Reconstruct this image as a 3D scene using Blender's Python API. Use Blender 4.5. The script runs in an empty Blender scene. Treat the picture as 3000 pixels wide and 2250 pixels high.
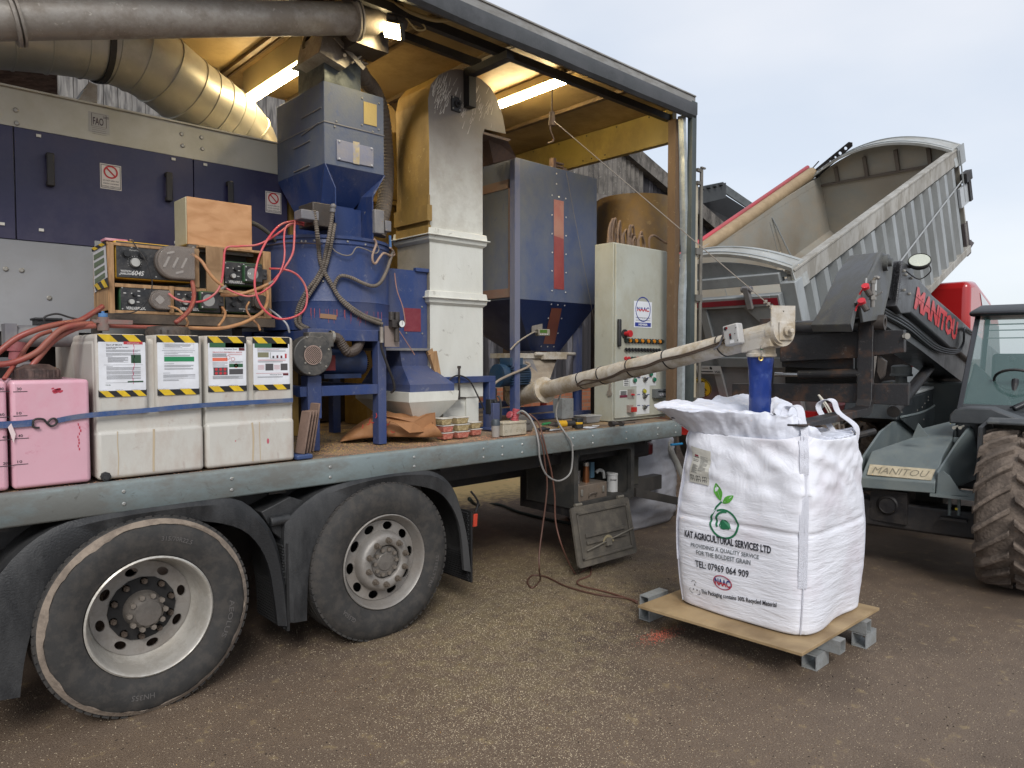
import bpy, bmesh, math, random
from mathutils import Vector, Matrix, noise
V = Vector
random.seed(7)
SC = bpy.context.scene
COL = SC.collection
rad = math.radians
TH = rad(46.9); PITCH = rad(2.3); FPX = 2075.0; CAMH = 1.76
cam_data = bpy.data.cameras.new('Camera'); cam = bpy.data.objects.new('camera', cam_data); COL.objects.link(cam)
cam_data.sensor_width = 36.0; cam_data.lens = FPX / 3000 * 36.0
cam_data.clip_start = 0.05; cam_data.clip_end = 2000
_F = V((math.cos(PITCH) * math.cos(TH), math.cos(PITCH) * math.sin(TH), -math.sin(PITCH)))
_R = V((math.sin(TH), -math.cos(TH), 0)); _U = _R.cross(_F)
cam.matrix_world = Matrix(((_R.x, _U.x, -_F.x, 0), (_R.y, _U.y, -_F.y, 0), (_R.z, _U.z, -_F.z, CAMH), (0, 0, 0, 1)))
SC.camera = cam
def W(u, v, X=None, Y=None, Z=None):
    """point of the place that a photo pixel (3000x2250) shows on the plane X=, Y= or Z="""
    d = _F + _R * ((u - 1500) / FPX) + _U * ((1125 - v) / FPX)
    t = X / d.x if X is not None else (Y / d.y if Y is not None else (Z - CAMH) / d.z)
    return V((0, 0, CAMH)) + d * t
SUN_EL, SUN_AZ = rad(40), rad(215)
wd = bpy.data.worlds.new('World'); SC.world = wd; wd.use_nodes = True
wn = wd.node_tree.nodes; wl = wd.node_tree.links; wn.clear()
def wnew(t, **k):
    n = wn.new(t)
    for a, b in k.items(): setattr(n, a, b)
    return n
sky = wnew('ShaderNodeTexSky', sky_type='NISHITA', sun_disc=False, sun_elevation=SUN_EL, sun_rotation=SUN_AZ, air_density=1.0, dust_density=1.0)
tc = wnew('ShaderNodeTexCoord')
mp = wnew('ShaderNodeMapping'); mp.inputs['Scale'].default_value = (1, 1, 2.4)
nz = wnew('ShaderNodeTexNoise'); nz.inputs['Scale'].default_value = 2.6; nz.inputs['Detail'].default_value = 6; nz.inputs['Roughness'].default_value = .45
rp = wnew('ShaderNodeValToRGB')
rp.color_ramp.elements[0].position = .36; rp.color_ramp.elements[0].color = (.60, .645, .715, 1)
rp.color_ramp.elements[1].position = .66; rp.color_ramp.elements[1].color = (.72, .735, .77, 1)
bg1 = wnew('ShaderNodeBackground'); bg1.inputs['Strength'].default_value = .72
bg2 = wnew('ShaderNodeBackground'); bg2.inputs['Strength'].default_value = .02
ad = wnew('ShaderNodeAddShader'); wo = wnew('ShaderNodeOutputWorld')
wl.new(tc.outputs['Generated'], mp.inputs['Vector']); wl.new(mp.outputs[0], nz.inputs['Vector'])
wl.new(nz.outputs['Fac'], rp.inputs['Fac']); wl.new(rp.outputs['Color'], bg1.inputs['Color'])
wl.new(sky.outputs[0], bg2.inputs['Color']); wl.new(bg1.outputs[0], ad.inputs[0]); wl.new(bg2.outputs[0], ad.inputs[1]); wl.new(ad.outputs[0], wo.inputs['Surface'])
sd = bpy.data.lights.new('Sun', 'SUN'); sd.energy = 1.5; sd.angle = rad(22); sd.color = (1, .97, .93)
so = bpy.data.objects.new('sun', sd); COL.objects.link(so)
sdir = V((math.cos(SUN_EL) * math.sin(SUN_AZ), math.cos(SUN_EL) * math.cos(SUN_AZ), math.sin(SUN_EL)))
so.rotation_euler = sdir.to_track_quat('Z', 'Y').to_euler(); so.location = (0, 0, 20)
SC.view_settings.view_transform = 'Standard'; SC.view_settings.look = 'None'; SC.view_settings.gamma = 1; SC.view_settings.exposure = 0.58
SC.view_settings.use_curve_mapping = False
SC.cycles.max_bounces = 8; SC.cycles.use_denoising = True
def lin(c): return c / 12.92 if c <= .04045 else ((c + .055) / 1.055) ** 2.4
def hx(h): h = h.lstrip('#'); return tuple(lin(int(h[i:i + 2], 16) / 255) for i in (0, 2, 4)) + (1,)
def thing(name, label, cat, loc=(0, 0, 0), group=None, kind=None):
    o = bpy.data.objects.new(name, None); COL.objects.link(o); o.location = loc; o.empty_display_size = .1
    o['label'] = label; o['category'] = cat
    if group: o['group'] = group
    if kind: o['kind'] = kind
    return o
def tag(o, label, cat, group=None, kind=None):
    o['label'] = label; o['category'] = cat
    if group: o['group'] = group
    if kind: o['kind'] = kind
    return o
def wloc(o):
    l = V((0, 0, 0))
    while o is not None: l = l + o.location; o = o.parent
    return l
class B:
    """collects geometry in world coordinates; build() links it as one mesh object"""
    def __init__(s): s.v = []; s.f = []; s.m = []; s.mi = 0
    def mat(s, i): s.mi = i; return s
    def face(s, idx): s.f.append(tuple(idx)); s.m.append(s.mi)
    def add(s, vs, fs):
        b = len(s.v); s.v += [V(p) for p in vs]
        for f in fs: s.face([b + i for i in f])
    def hexa(s, p):
        s.add(p, [(0, 3, 2, 1), (4, 5, 6, 7), (0, 1, 5, 4), (1, 2, 6, 5), (2, 3, 7, 6), (3, 0, 4, 7)]); return s
    def box(s, x0, x1, y0, y1, z0, z1):
        return s.hexa([(x0, y0, z0), (x1, y0, z0), (x1, y1, z0), (x0, y1, z0), (x0, y0, z1), (x1, y0, z1), (x1, y1, z1), (x0, y1, z1)])
    def obox(s, c, a, b, d):
        """box with centre c and half-vectors a, b, d"""
        c, a, b, d = V(c), V(a), V(b), V(d)
        return s.hexa([c - a - b - d, c + a - b - d, c + a + b - d, c - a + b - d, c - a - b + d, c + a - b + d, c + a + b + d, c - a + b + d])
    def prism(s, pts, vec):
        n = len(pts); vec = V(vec); p = [V(q) for q in pts]
        s.add(p + [q + vec for q in p], [tuple(range(n))[::-1], tuple(range(n, 2 * n))] + [(i, (i + 1) % n, n + (i + 1) % n, n + i) for i in range(n)]); return s
    def loft(s, loops, caps=True, closed=True):
        n = len(loops[0]); vs = [p for l in loops for p in l]; fs = []
        for k in range(len(loops) - 1):
            for i in range(n if closed else n - 1):
                j = (i + 1) % n; fs.append((k * n + i, k * n + j, (k + 1) * n + j, (k + 1) * n + i))
        if caps and closed: fs += [tuple(range(n))[::-1], tuple(range((len(loops) - 1) * n, len(loops) * n))]
        s.add(vs, fs); return s
    def ring(s, c, ax, r, n, ref=None):
        ax = V(ax).normalized()
        a = (V(ref) if ref else (V((0, 0, 1)) if abs(ax.z) < .9 else V((1, 0, 0)))); a = (a - ax * a.dot(ax)).normalized(); b = ax.cross(a)
        return [V(c) + (a * math.cos(2 * math.pi * i / n) + b * math.sin(2 * math.pi * i / n)) * r for i in range(n)]
    def cyl(s, p0, p1, r0, r1=None, n=16, caps=True):
        r1 = r0 if r1 is None else r1; ax = V(p1) - V(p0)
        return s.loft([s.ring(p0, ax, r0, n), s.ring(p1, ax, r1, n)], caps)
    def lathe(s, o, ax, prof, n=32, caps=False):
        ax = V(ax).normalized(); return s.loft([s.ring(V(o) + ax * h, ax, max(r, .0004), n) for r, h in prof], caps)
    def tube(s, pts, r, n=8, corr=0, ribs=0.0):
        """round pipe along a smooth path; corr>0: corrugated with that pitch"""
        p = smooth(pts) if len(pts) > 2 else [V(q) for q in pts]
        if corr:
            q = [p[0]]; acc = 0
            L = [0]
            for a, b in zip(p, p[1:]): L.append(L[-1] + (b - a).length)
            m = int(L[-1] / (corr / 2)); q = []; k = 0
            for i in range(m + 1):
                t = L[-1] * i / m
                while k < len(L) - 2 and L[k + 1] < t: k += 1
                q.append(p[k].lerp(p[k + 1], (t - L[k]) / max(L[k + 1] - L[k], 1e-9)))
            p = q
        loops = []; ref = None
        for i, c in enumerate(p):
            t = (p[min(i + 1, len(p) - 1)] - p[max(i - 1, 0)]).normalized()
            if ref is None: ref = V((0, 0, 1)) if abs(t.z) < .9 else V((1, 0, 0))
            ref = (ref - t * ref.dot(t)).normalized(); b = t.cross(ref)
            rr = (r(i / max(len(p) - 1, 1)) if callable(r) else r) * (1 - (ribs if (corr and i % 2) else 0))
            loops.append([c + (ref * math.cos(2 * math.pi * j / n) + b * math.sin(2 * math.pi * j / n)) * rr for j in range(n)])
        return s.loft(loops)
    def ribbon(s, pts, side, w, th=.003):
        p = smooth(pts) if len(pts) > 2 else [V(q) for q in pts]
        loops = []
        for i, c in enumerate(p):
            t = (p[min(i + 1, len(p) - 1)] - p[max(i - 1, 0)]).normalized(); sd = V(side(i / (len(p) - 1)) if callable(side) else side)
            sd = (sd - t * sd.dot(t)).normalized(); nn = t.cross(sd)
            loops.append([c - sd * w / 2 - nn * th / 2, c + sd * w / 2 - nn * th / 2, c + sd * w / 2 + nn * th / 2, c - sd * w / 2 + nn * th / 2])
        return s.loft(loops)
    def ball(s, c, r, n=8, sc=(1, 1, 1)):
        c = V(c); L = []
        for k in range(n // 2 + 1):
            a = math.pi * k / (n // 2); rr = max(math.sin(a), .01)
            L.append([c + V((r * rr * math.cos(2 * math.pi * j / n) * sc[0], r * rr * math.sin(2 * math.pi * j / n) * sc[1], r * math.cos(a) * sc[2])) for j in range(n)])
        return s.loft(L)
    def bolts(s, pts, ax, r=.008, h=.006, n=6):
        ax = V(ax).normalized()
        for p in pts: s.loft([s.ring(V(p), ax, r, n), s.ring(V(p) + ax * h, ax, r * .8, n)])
        return s
    def build(s, name, mats, parent=None, bevel=0, smooth_=False, seg=2, auto=35):
        me = bpy.data.meshes.new(name); off = wloc(parent) if parent else V((0, 0, 0))
        me.from_pydata([tuple(p - off) for p in s.v], [], s.f)
        bm = bmesh.new(); bm.from_mesh(me); bmesh.ops.recalc_face_normals(bm, faces=bm.faces); bm.to_mesh(me); bm.free()
        for m in (mats if isinstance(mats, (list, tuple)) else [mats]): me.materials.append(m)
        me.polygons.foreach_set('material_index', s.m)
        o = bpy.data.objects.new(name, me); COL.objects.link(o)
        if parent: o.parent = parent
        if bevel:
            md = o.modifiers.new('b', 'BEVEL'); md.width = bevel; md.segments = seg; md.limit_method = 'ANGLE'; md.angle_limit = rad(40); md.harden_normals = False
        if smooth_ or bevel: me.shade_smooth() if not auto else me.polygons.foreach_set('use_smooth', [True] * len(me.polygons))
        if (smooth_ or bevel) and auto: me.set_sharp_from_angle(angle=rad(auto))
        return o
def smooth(pts, k=7):
    p = [V(q) for q in pts]; out = []
    for i in range(len(p) - 1):
        a, b, c, d = p[max(i - 1, 0)], p[i], p[i + 1], p[min(i + 2, len(p) - 1)]
        for j in range(k):
            t = j / k; out.append(.5 * ((2 * b) + (c - a) * t + (2 * a - 5 * b + 4 * c - d) * t * t + (3 * b - a - 3 * c + d) * t ** 3))
    out.append(p[-1]); return out
def plate(outer, holes, th, name, mat, parent, fr):
    """flat plate with real holes: 2D outlines placed by frame fr=(origin, right, up); thickness along right x up"""
    cu = bpy.data.curves.new('t', 'CURVE'); cu.dimensions = '2D'; cu.fill_mode = 'BOTH'; cu.extrude = th / 2
    for lp in [outer] + holes:
        sp = cu.splines.new('POLY'); sp.points.add(len(lp) - 1); sp.use_cyclic_u = True
        for q, a in zip(sp.points, lp): q.co = (a[0], a[1], 0, 1)
    o, me = _curve_mesh(cu); off = wloc(parent) if parent else V((0, 0, 0))
    O, Rr, Uu = V(fr[0]), V(fr[1]).normalized(), V(fr[2]).normalized(); N = Rr.cross(Uu)
    for vt in me.vertices: c = vt.co.copy(); vt.co = O + Rr * c.x + Uu * c.y + N * c.z - off
    me.name = name; me.materials.clear(); me.materials.append(mat)
    ob = bpy.data.objects.new(name, me); COL.objects.link(ob); ob.parent = parent; return ob
def _curve_mesh(cu):
    o = bpy.data.objects.new('tmp', cu); COL.objects.link(o); bpy.context.view_layer.update()
    dg = bpy.context.evaluated_depsgraph_get(); me = bpy.data.meshes.new_from_object(o.evaluated_get(dg)); bpy.data.objects.remove(o); return o, me
def textgeo(s, bold=0.0, res=3, spacing=1.0):
    cu = bpy.data.curves.new('t', 'FONT'); cu.body = s; cu.size = 1; cu.offset = bold; cu.resolution_u = res; cu.align_x = 'CENTER'; cu.align_y = 'CENTER'; cu.space_character = spacing
    _, me = _curve_mesh(cu); vs = [v.co.copy() for v in me.vertices]; fs = [tuple(p.vertices) for p in me.polygons]; bpy.data.meshes.remove(me)
    if vs:
        x0 = min(v.x for v in vs); x1 = max(v.x for v in vs); y0 = min(v.y for v in vs); y1 = max(v.y for v in vs)
        vs = [V((v.x - (x0 + x1) / 2, v.y - (y0 + y1) / 2, 0)) for v in vs]; return vs, fs, x1 - x0, y1 - y0
    return vs, fs, 1, 1
def textinto(b, s, mapf, h, w=None, bold=0.0, italic=0):
    """add text geometry to builder b; mapf maps metres (x right, y up) from the text centre to the place"""
    vs, fs, tw, th = textgeo(s, bold); ky = h / th; kx = (w / tw) if w else ky
    b.add([mapf(v.x * kx + italic * v.y * ky, v.y * ky) for v in vs], fs)
def flat(O, Rr, Uu, lift=.0015):
    O, Rr, Uu = V(O), V(Rr).normalized(), V(Uu).normalized(); N = Rr.cross(Uu)
    return lambda x, y: O + Rr * x + Uu * y + N * lift
def shift(f, dx, dy): return lambda x, y: f(x + dx, y + dy)
def rectinto(b, mapf, x0, x1, y0, y1): b.add([mapf(x0, y0), mapf(x1, y0), mapf(x1, y1), mapf(x0, y1)], [(0, 1, 2, 3)])
def polyinto(b, mapf, pts): b.add([mapf(*p) for p in pts], [tuple(range(len(pts)))])
def ringinto(b, mapf, cx, cy, r0, r1, n=24, sx=1.0, a0=0, a1=360):
    k = [rad(a0 + (a1 - a0) * i / n) for i in range(n + 1)]
    vs = [mapf(cx + r * math.cos(a) * sx, cy + r * math.sin(a)) for a in k for r in (r0, r1)]
    b.add(vs, [(2 * i, 2 * i + 1, 2 * i + 3, 2 * i + 2) for i in range(n)])
def copytree(o, parent=None):
    c = o.copy(); COL.objects.link(c)
    if parent: c.parent = parent
    for ch in list(o.children): copytree(ch, c)
    return c
def M(name, col, rough=.5, metal=0.0, dirt=None, amt=.5, sc=3.0, streak=1.0, bump=.15, bsc=60, var=.18, scr=None, scramt=.0, emit=0, spec=.5, trans=0, alpha=1, lo=.44, hi=.59, coat=0, zg=None):
    m = bpy.data.materials.new(name); m.use_nodes = True; N = m.node_tree.nodes; L = m.node_tree.links
    p = N['Principled BSDF']; c = hx(col) if isinstance(col, str) else tuple(col) + ((1,) if len(col) == 3 else ())
    p.inputs['Base Color'].default_value = c; p.inputs['Roughness'].default_value = rough; p.inputs['Metallic'].default_value = metal; p.inputs['Specular IOR Level'].default_value = spec
    if coat: p.inputs['Coat Weight'].default_value = coat
    if trans: p.inputs['Transmission Weight'].default_value = trans
    if alpha < 1: p.inputs['Alpha'].default_value = alpha
    if emit: p.inputs['Emission Color'].default_value = c; p.inputs['Emission Strength'].default_value = emit; return m
    t = N.new('ShaderNodeTexCoord'); mpn = N.new('ShaderNodeMapping'); mpn.inputs['Scale'].default_value = (1, 1, 1.0 / streak); L.new(t.outputs['Object'], mpn.inputs['Vector'])
    n1 = N.new('ShaderNodeTexNoise'); n1.inputs['Scale'].default_value = sc; n1.inputs['Detail'].default_value = 10; n1.inputs['Roughness'].default_value = .7; L.new(mpn.outputs[0], n1.inputs['Vector'])
    mx = N.new('ShaderNodeMix'); mx.data_type = 'RGBA'; mx.blend_type = 'MULTIPLY'; mx.inputs[6].default_value = c
    r0 = N.new('ShaderNodeMapRange'); r0.inputs['From Min'].default_value = .3; r0.inputs['From Max'].default_value = .7; r0.inputs['To Min'].default_value = 1 - var; r0.inputs['To Max'].default_value = 1 + var
    n0 = N.new('ShaderNodeTexNoise'); n0.inputs['Scale'].default_value = sc * .37 + .5; n0.inputs['Detail'].default_value = 4; L.new(mpn.outputs[0], n0.inputs['Vector']); L.new(n0.outputs['Fac'], r0.inputs['Value'])
    L.new(r0.outputs[0], mx.inputs[7]); mx.inputs[0].default_value = 1; out = mx.outputs[2]
    if dirt:
        r1 = N.new('ShaderNodeMapRange'); r1.inputs['From Min'].default_value = lo; r1.inputs['From Max'].default_value = hi; r1.inputs['To Max'].default_value = amt; L.new(n1.outputs['Fac'], r1.inputs['Value'])
        m2 = N.new('ShaderNodeMix'); m2.data_type = 'RGBA'; m2.inputs[7].default_value = hx(dirt); L.new(r1.outputs[0], m2.inputs[0]); L.new(out, m2.inputs[6]); out = m2.outputs[2]
        r2 = N.new('ShaderNodeMapRange'); r2.inputs['To Min'].default_value = rough; r2.inputs['To Max'].default_value = min(1, rough + .3); L.new(r1.outputs[0], r2.inputs['Value']); L.new(r2.outputs[0], p.inputs['Roughness'])
    if scr:
        n3 = N.new('ShaderNodeTexNoise'); n3.inputs['Scale'].default_value = sc * 6; n3.inputs['Detail'].default_value = 9; n3.inputs['Roughness'].default_value = .75; n3.inputs['Distortion'].default_value = .6; L.new(t.outputs['Object'], n3.inputs['Vector'])
        r3 = N.new('ShaderNodeMapRange'); r3.inputs['From Min'].default_value = .60; r3.inputs['From Max'].default_value = .66; r3.inputs['To Max'].default_value = scramt; L.new(n3.outputs['Fac'], r3.inputs['Value'])
        m3 = N.new('ShaderNodeMix'); m3.data_type = 'RGBA'; m3.inputs[7].default_value = hx(scr); L.new(r3.outputs[0], m3.inputs[0]); L.new(out, m3.inputs[6]); out = m3.outputs[2]
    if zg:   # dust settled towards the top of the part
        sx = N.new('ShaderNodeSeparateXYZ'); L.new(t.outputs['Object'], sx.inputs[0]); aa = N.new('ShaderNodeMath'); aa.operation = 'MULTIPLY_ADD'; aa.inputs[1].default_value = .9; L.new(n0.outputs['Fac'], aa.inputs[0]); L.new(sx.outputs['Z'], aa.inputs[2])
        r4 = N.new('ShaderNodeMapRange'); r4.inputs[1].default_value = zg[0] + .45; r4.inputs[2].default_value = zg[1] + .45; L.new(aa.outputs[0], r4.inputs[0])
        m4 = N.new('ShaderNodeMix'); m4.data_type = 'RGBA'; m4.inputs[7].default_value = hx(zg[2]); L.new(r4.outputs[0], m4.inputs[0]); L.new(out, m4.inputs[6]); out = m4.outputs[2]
    L.new(out, p.inputs['Base Color'])
    if bump:
        nb = N.new('ShaderNodeTexNoise'); nb.inputs['Scale'].default_value = bsc; nb.inputs['Detail'].default_value = 4; L.new(t.outputs['Object'], nb.inputs['Vector'])
        bp = N.new('ShaderNodeBump'); bp.inputs['Strength'].default_value = bump; bp.inputs['Distance'].default_value = .01; L.new(nb.outputs['Fac'], bp.inputs['Height']); L.new(bp.outputs[0], p.inputs['Normal'])
    return m
_fc = {}
def fm(col, rough=.6, metal=0):
    k = (col, rough, metal)
    if k not in _fc: _fc[k] = M('paint_' + col.lstrip('#'), col, rough, metal, bump=0, var=.05)
    return _fc[k]
def wood(name, col, dark, sc=14, along=(1, 8, 8), rough=.65):
    m = bpy.data.materials.new(name); m.use_nodes = True; N = m.node_tree.nodes; L = m.node_tree.links; p = N['Principled BSDF']; p.inputs['Roughness'].default_value = rough
    t = N.new('ShaderNodeTexCoord'); mpn = N.new('ShaderNodeMapping'); mpn.inputs['Scale'].default_value = along; L.new(t.outputs['Object'], mpn.inputs['Vector'])
    n = N.new('ShaderNodeTexNoise'); n.inputs['Scale'].default_value = sc / 4; n.inputs['Detail'].default_value = 8; n.inputs['Distortion'].default_value = .5; L.new(mpn.outputs[0], n.inputs['Vector'])
    r = N.new('ShaderNodeValToRGB'); r.color_ramp.elements[0].position = .33; r.color_ramp.elements[0].color = hx(dark); r.color_ramp.elements[1].position = .62; r.color_ramp.elements[1].color = hx(col); L.new(n.outputs['Fac'], r.inputs['Fac']); L.new(r.outputs[0], p.inputs['Base Color'])
    bp = N.new('ShaderNodeBump'); bp.inputs['Strength'].default_value = .3; bp.inputs['Distance'].default_value = .004; L.new(n.outputs['Fac'], bp.inputs['Height']); L.new(bp.outputs[0], p.inputs['Normal'])
    return m
BLUE = M('worn_blue_paint', '#263a6a', .45, dirt='#5a5a66', amt=.5, sc=2.2, streak=2.5, scr='#8c8a8c', scramt=.3, var=.25)
BLUED = M('dusty_blue_paint', '#3e4f76', .6, dirt='#666a70', amt=.95, sc=1.5, streak=1.5, scr='#2d4480', scramt=.3, lo=.33, hi=.60, var=.15)
GREYP = M('dusty_grey_steel', '#6d6c70', .55, dirt='#8f8a82', amt=.5, sc=3, scr='#3a4568', scramt=.4)
NAVY = M('navy_panel', '#242244', .42, dirt='#4a4658', amt=.45, sc=1.8, var=.2, bump=.05)
CREAM = M('cream_panel', '#b9b5a8', .45, dirt='#a39c84', amt=.5, sc=1.5, bump=.04)
LGREY = M('light_grey_panel', '#8f9093', .5, dirt='#7d7c78', amt=.4, sc=1.5, bump=.04)
WHITEP = M('scuffed_white_paint', '#d0d0c8', .5, dirt='#a8a496', amt=.42, sc=1.6, streak=3, scr='#6d6455', scramt=.55, bump=.1, lo=.45, hi=.7)
WHITED = M('dusty_elevator_head', '#958d85', .6, dirt='#665d56', amt=.7, sc=2.5, scr='#d8d4cc', scramt=.8, bump=.1)
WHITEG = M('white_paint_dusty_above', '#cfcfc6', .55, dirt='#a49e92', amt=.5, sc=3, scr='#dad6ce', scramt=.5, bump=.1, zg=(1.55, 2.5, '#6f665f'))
OCHRE = M('ochre_mottled_metal', '#9a7b3c', .55, dirt='#6b5632', amt=.6, sc=2.2, streak=2, scr='#c7b27c', scramt=.5)
GALV = M('galvanised_duct', '#b9b5aa', .32, metal=.45, dirt='#8a8272', amt=.4, sc=2.5, bump=.03)
STEEL = M('grimy_steel', '#a09a92', .45, metal=.25, dirt='#766b5f', amt=.6, sc=4, scr='#cfc8bd', scramt=.5)
STEELD = M('dark_steel', '#4b4643', .5, metal=.5, dirt='#5a5048', amt=.6, sc=4, scr='#8a8178', scramt=.3)
RAILM = M('weathered_blue_grey_rail', '#7d898a', .5, metal=.15, dirt='#676057', amt=.6, sc=2.2, streak=.5, scr='#4d4a45', scramt=.5, bump=.1)
BLACKM = M('black_grimy_metal', '#1d1c1e', .5, dirt='#36312d', amt=.6, sc=5, scr='#6b5a4b', scramt=.25)
BLACKP = M('black_plastic', '#1e1f21', .5, dirt='#4a4a4a', amt=.5, sc=2.5, streak=2.5, var=.2, bump=.25, bsc=120)
RUBBER = M('tyre_rubber', '#302f2e', .8, dirt='#5b544d', amt=.28, sc=16, bump=.15)
RUBMUD = M('muddy_tyre_rubber', '#574d45', .9, dirt='#7d7065', amt=.85, sc=6, bump=.8, bsc=45)
RIMM = M('dusty_alloy_rim', '#8e8a85', .5, metal=.35, dirt='#766d64', amt=.5, sc=6, scr='#b5b1ab', scramt=.3)
RIML = M('bare_alloy_rim_lip', '#c2beb6', .4, metal=.5, dirt='#8f877b', amt=.5, sc=7)
GALVB = M('galvanised_box_steel', '#a7abac', .45, metal=.4, dirt='#7c7a74', amt=.6, sc=6)
PLY = wood('plywood', '#c0936a', '#ab7d54', along=(2, 2, 5)); PLYD = wood('old_plywood', '#a08260', '#806446', along=(3, 10, 3)); PINE = wood('pine_batten', '#ac8860', '#8c6a48', along=(12, 12, 2))
BOARDW = wood('phenolic_board', '#a58e6b', '#806a4c', sc=8, along=(2, 2, 2))
PINKD = fm('#b85a5a', .6)
def each(parent, name, mat, pts, ax, r=.008, h=.006, n=6, kind='bolt'):
    """every bolt / button an object of its own, all sharing one mesh"""
    first = None
    for p in pts:
        p = V(p)
        if first is None:
            b = B(); a_ = V(ax).normalized(); b.loft([b.ring(p, a_, r, n), b.ring(p + a_ * h * .6, a_, r, n), b.ring(p + a_ * h, a_, r * .7, n)]); first = b.build(name, mat, parent); p0 = p
        else:
            c = first.copy(); c.location = first.location + (p - p0); COL.objects.link(c)
def ground_mat():
    m = bpy.data.materials.new('wet_asphalt'); m.use_nodes = True; N = m.node_tree.nodes; L = m.node_tree.links; p = N['Principled BSDF']
    t = N.new('ShaderNodeTexCoord')
    def nz(s, d=6, r=.6): n = N.new('ShaderNodeTexNoise'); n.inputs['Scale'].default_value = s; n.inputs['Detail'].default_value = d; n.inputs['Roughness'].default_value = r; L.new(t.outputs['Object'], n.inputs['Vector']); return n
    def mr(src, a, b, c=0, d=1): n = N.new('ShaderNodeMapRange'); n.inputs[1].default_value = a; n.inputs[2].default_value = b; n.inputs[3].default_value = c; n.inputs[4].default_value = d; L.new(src, n.inputs[0]); return n.outputs[0]
    def mix(f, a, b):
        n = N.new('ShaderNodeMix'); n.data_type = 'RGBA'
        for k, s in ((6, a), (7, b)):
            if isinstance(s, tuple): n.inputs[k].default_value = s
            else: L.new(s, n.inputs[k])
        L.new(f, n.inputs[0]); return n.outputs[2]
    big = nz(.55, 4); fine = nz(140, 3, .7); mid = nz(9, 5)
    base = mix(mr(mid.outputs['Fac'], .3, .7), hx('#4e3e31'), hx('#655444'))
    base = mix(mr(fine.outputs['Fac'], .38, .62), base, hx('#7a6a5a'))
    base = mix(mr(big.outputs['Fac'], .45, .6, 0, .45), base, hx('#332822'))
    def gm(x, y, rx, ry, k=1.0):   # soft mask of a spill area on the ground
        mp_ = N.new('ShaderNodeMapping'); mp_.vector_type = 'TEXTURE'; mp_.inputs['Location'].default_value = (x, y, 0); mp_.inputs['Scale'].default_value = (rx, ry, 10); L.new(t.outputs['Object'], mp_.inputs['Vector'])
        g = N.new('ShaderNodeTexGradient'); g.gradient_type = 'SPHERICAL'; L.new(mp_.outputs[0], g.inputs[0])
        a = N.new('ShaderNodeMath'); a.operation = 'ADD'; L.new(mr(g.outputs['Fac'], 0, .6, 0, k), a.inputs[0]); L.new(mr(mid.outputs['Fac'], .3, .7, -.35, .35), a.inputs[1]); return mr(a.outputs[0], .2, 1.0)
    base = mix(gm(6.3, 8.3, 3.8, 2.4, 1.4), base, hx('#d8bb82'))
    base = mix(gm(3.6, 3.9, 2.0, 1.6, .6), base, hx('#7a6c50'))
    base = mix(gm(2.75, 2.9, 1.1, .9, .4), base, hx('#776a50'))
    L.new(base, p.inputs['Base Color']); L.new(mr(big.outputs['Fac'], .4, .62, .55, .85), p.inputs['Roughness'])
    ad_ = N.new('ShaderNodeMath'); ad_.operation = 'ADD'; L.new(fine.outputs['Fac'], ad_.inputs[0]); L.new(mr(mid.outputs['Fac'], 0, 1, 0, 1.2), ad_.inputs[1])
    bp = N.new('ShaderNodeBump'); bp.inputs['Strength'].default_value = .55; bp.inputs['Distance'].default_value = .012; L.new(ad_.outputs[0], bp.inputs['Height']); L.new(bp.outputs[0], p.inputs['Normal'])
    return m
g = B(); g.add([(-150, -150, 0), (400, -150, 0), (400, 400, 0), (-150, 400, 0)], [(0, 1, 2, 3)]); g = g.build('ground', ground_mat())
tag(g, 'brown wet asphalt yard scattered with grain', 'ground', kind='structure')
def grains(name, label, n, where, col, size=.0035, z=0.0, kind='stuff'):
    vs = []; fs = []
    for i in range(n):
        x, y = where(); a = random.random() * 3.14; l = size * random.uniform(.7, 1.3); w = l * .45; zz = z + w * .3
        ca, sa = math.cos(a), math.sin(a); b = len(vs)
        vs += [(x + ca * l, y + sa * l, zz), (x - sa * w, y + ca * w, zz), (x - ca * l, y - sa * l, zz), (x + sa * w, y - ca * w, zz), (x, y, zz + w), (x, y, zz - w)]
        for q in ((0, 1), (1, 2), (2, 3), (3, 0)): fs += [(b + q[0], b + q[1], b + 4)]
    me = bpy.data.meshes.new(name); me.from_pydata(vs, [], fs); me.materials.append(col); o = bpy.data.objects.new(name, me); COL.objects.link(o); tag(o, label, 'spilled grain', kind=kind); return o
def gauss(cx, cy, sx, sy): return lambda: (random.gauss(cx, sx), random.gauss(cy, sy))
def mixw(*a):
    def f():
        r = random.random()
        for w, g_ in a:
            if r < w: return g_()
            r -= w
        return a[-1][1]()
    return f
GRM = M('pale_grain', '#c2b296', .7, bump=0); 
def uni(x0, x1, y0, y1): return lambda: (random.uniform(x0, x1), random.uniform(y0, y1))
grains('spilled_grain', 'pale grain kernels scattered over the asphalt yard', 42000, mixw((.20, gauss(2.75, 2.9, .55, .5)), (.2, gauss(3.6, 3.7, .8, .6)), (.12, gauss(2.2, 2.2, .5, .4)), (.4, uni(.4, 5.6, .4, 4.4)), (.04, gauss(4.6, 2.6, 1, .8))), GRM, .0030)
grains('pink_seed_spill', 'small heap of orange-pink treated seed left of the white bag', 620, gauss(*W(1935, 1862, Z=0)[:2], .085, .035), M('pink_seed', '#c4614a', .6, bump=0), .0035)
grains('dirt_crumbs', 'dark soil crumbs and grit scattered over the asphalt yard', 1500, mixw((.5, uni(.8, 5, .8, 4)), (.2, gauss(2.2, 1.5, .12, .1)), (.3, gauss(4.4, 3.6, .5, .3))), M('dark_soil', '#2b241e', .9, bump=0), .006)
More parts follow.
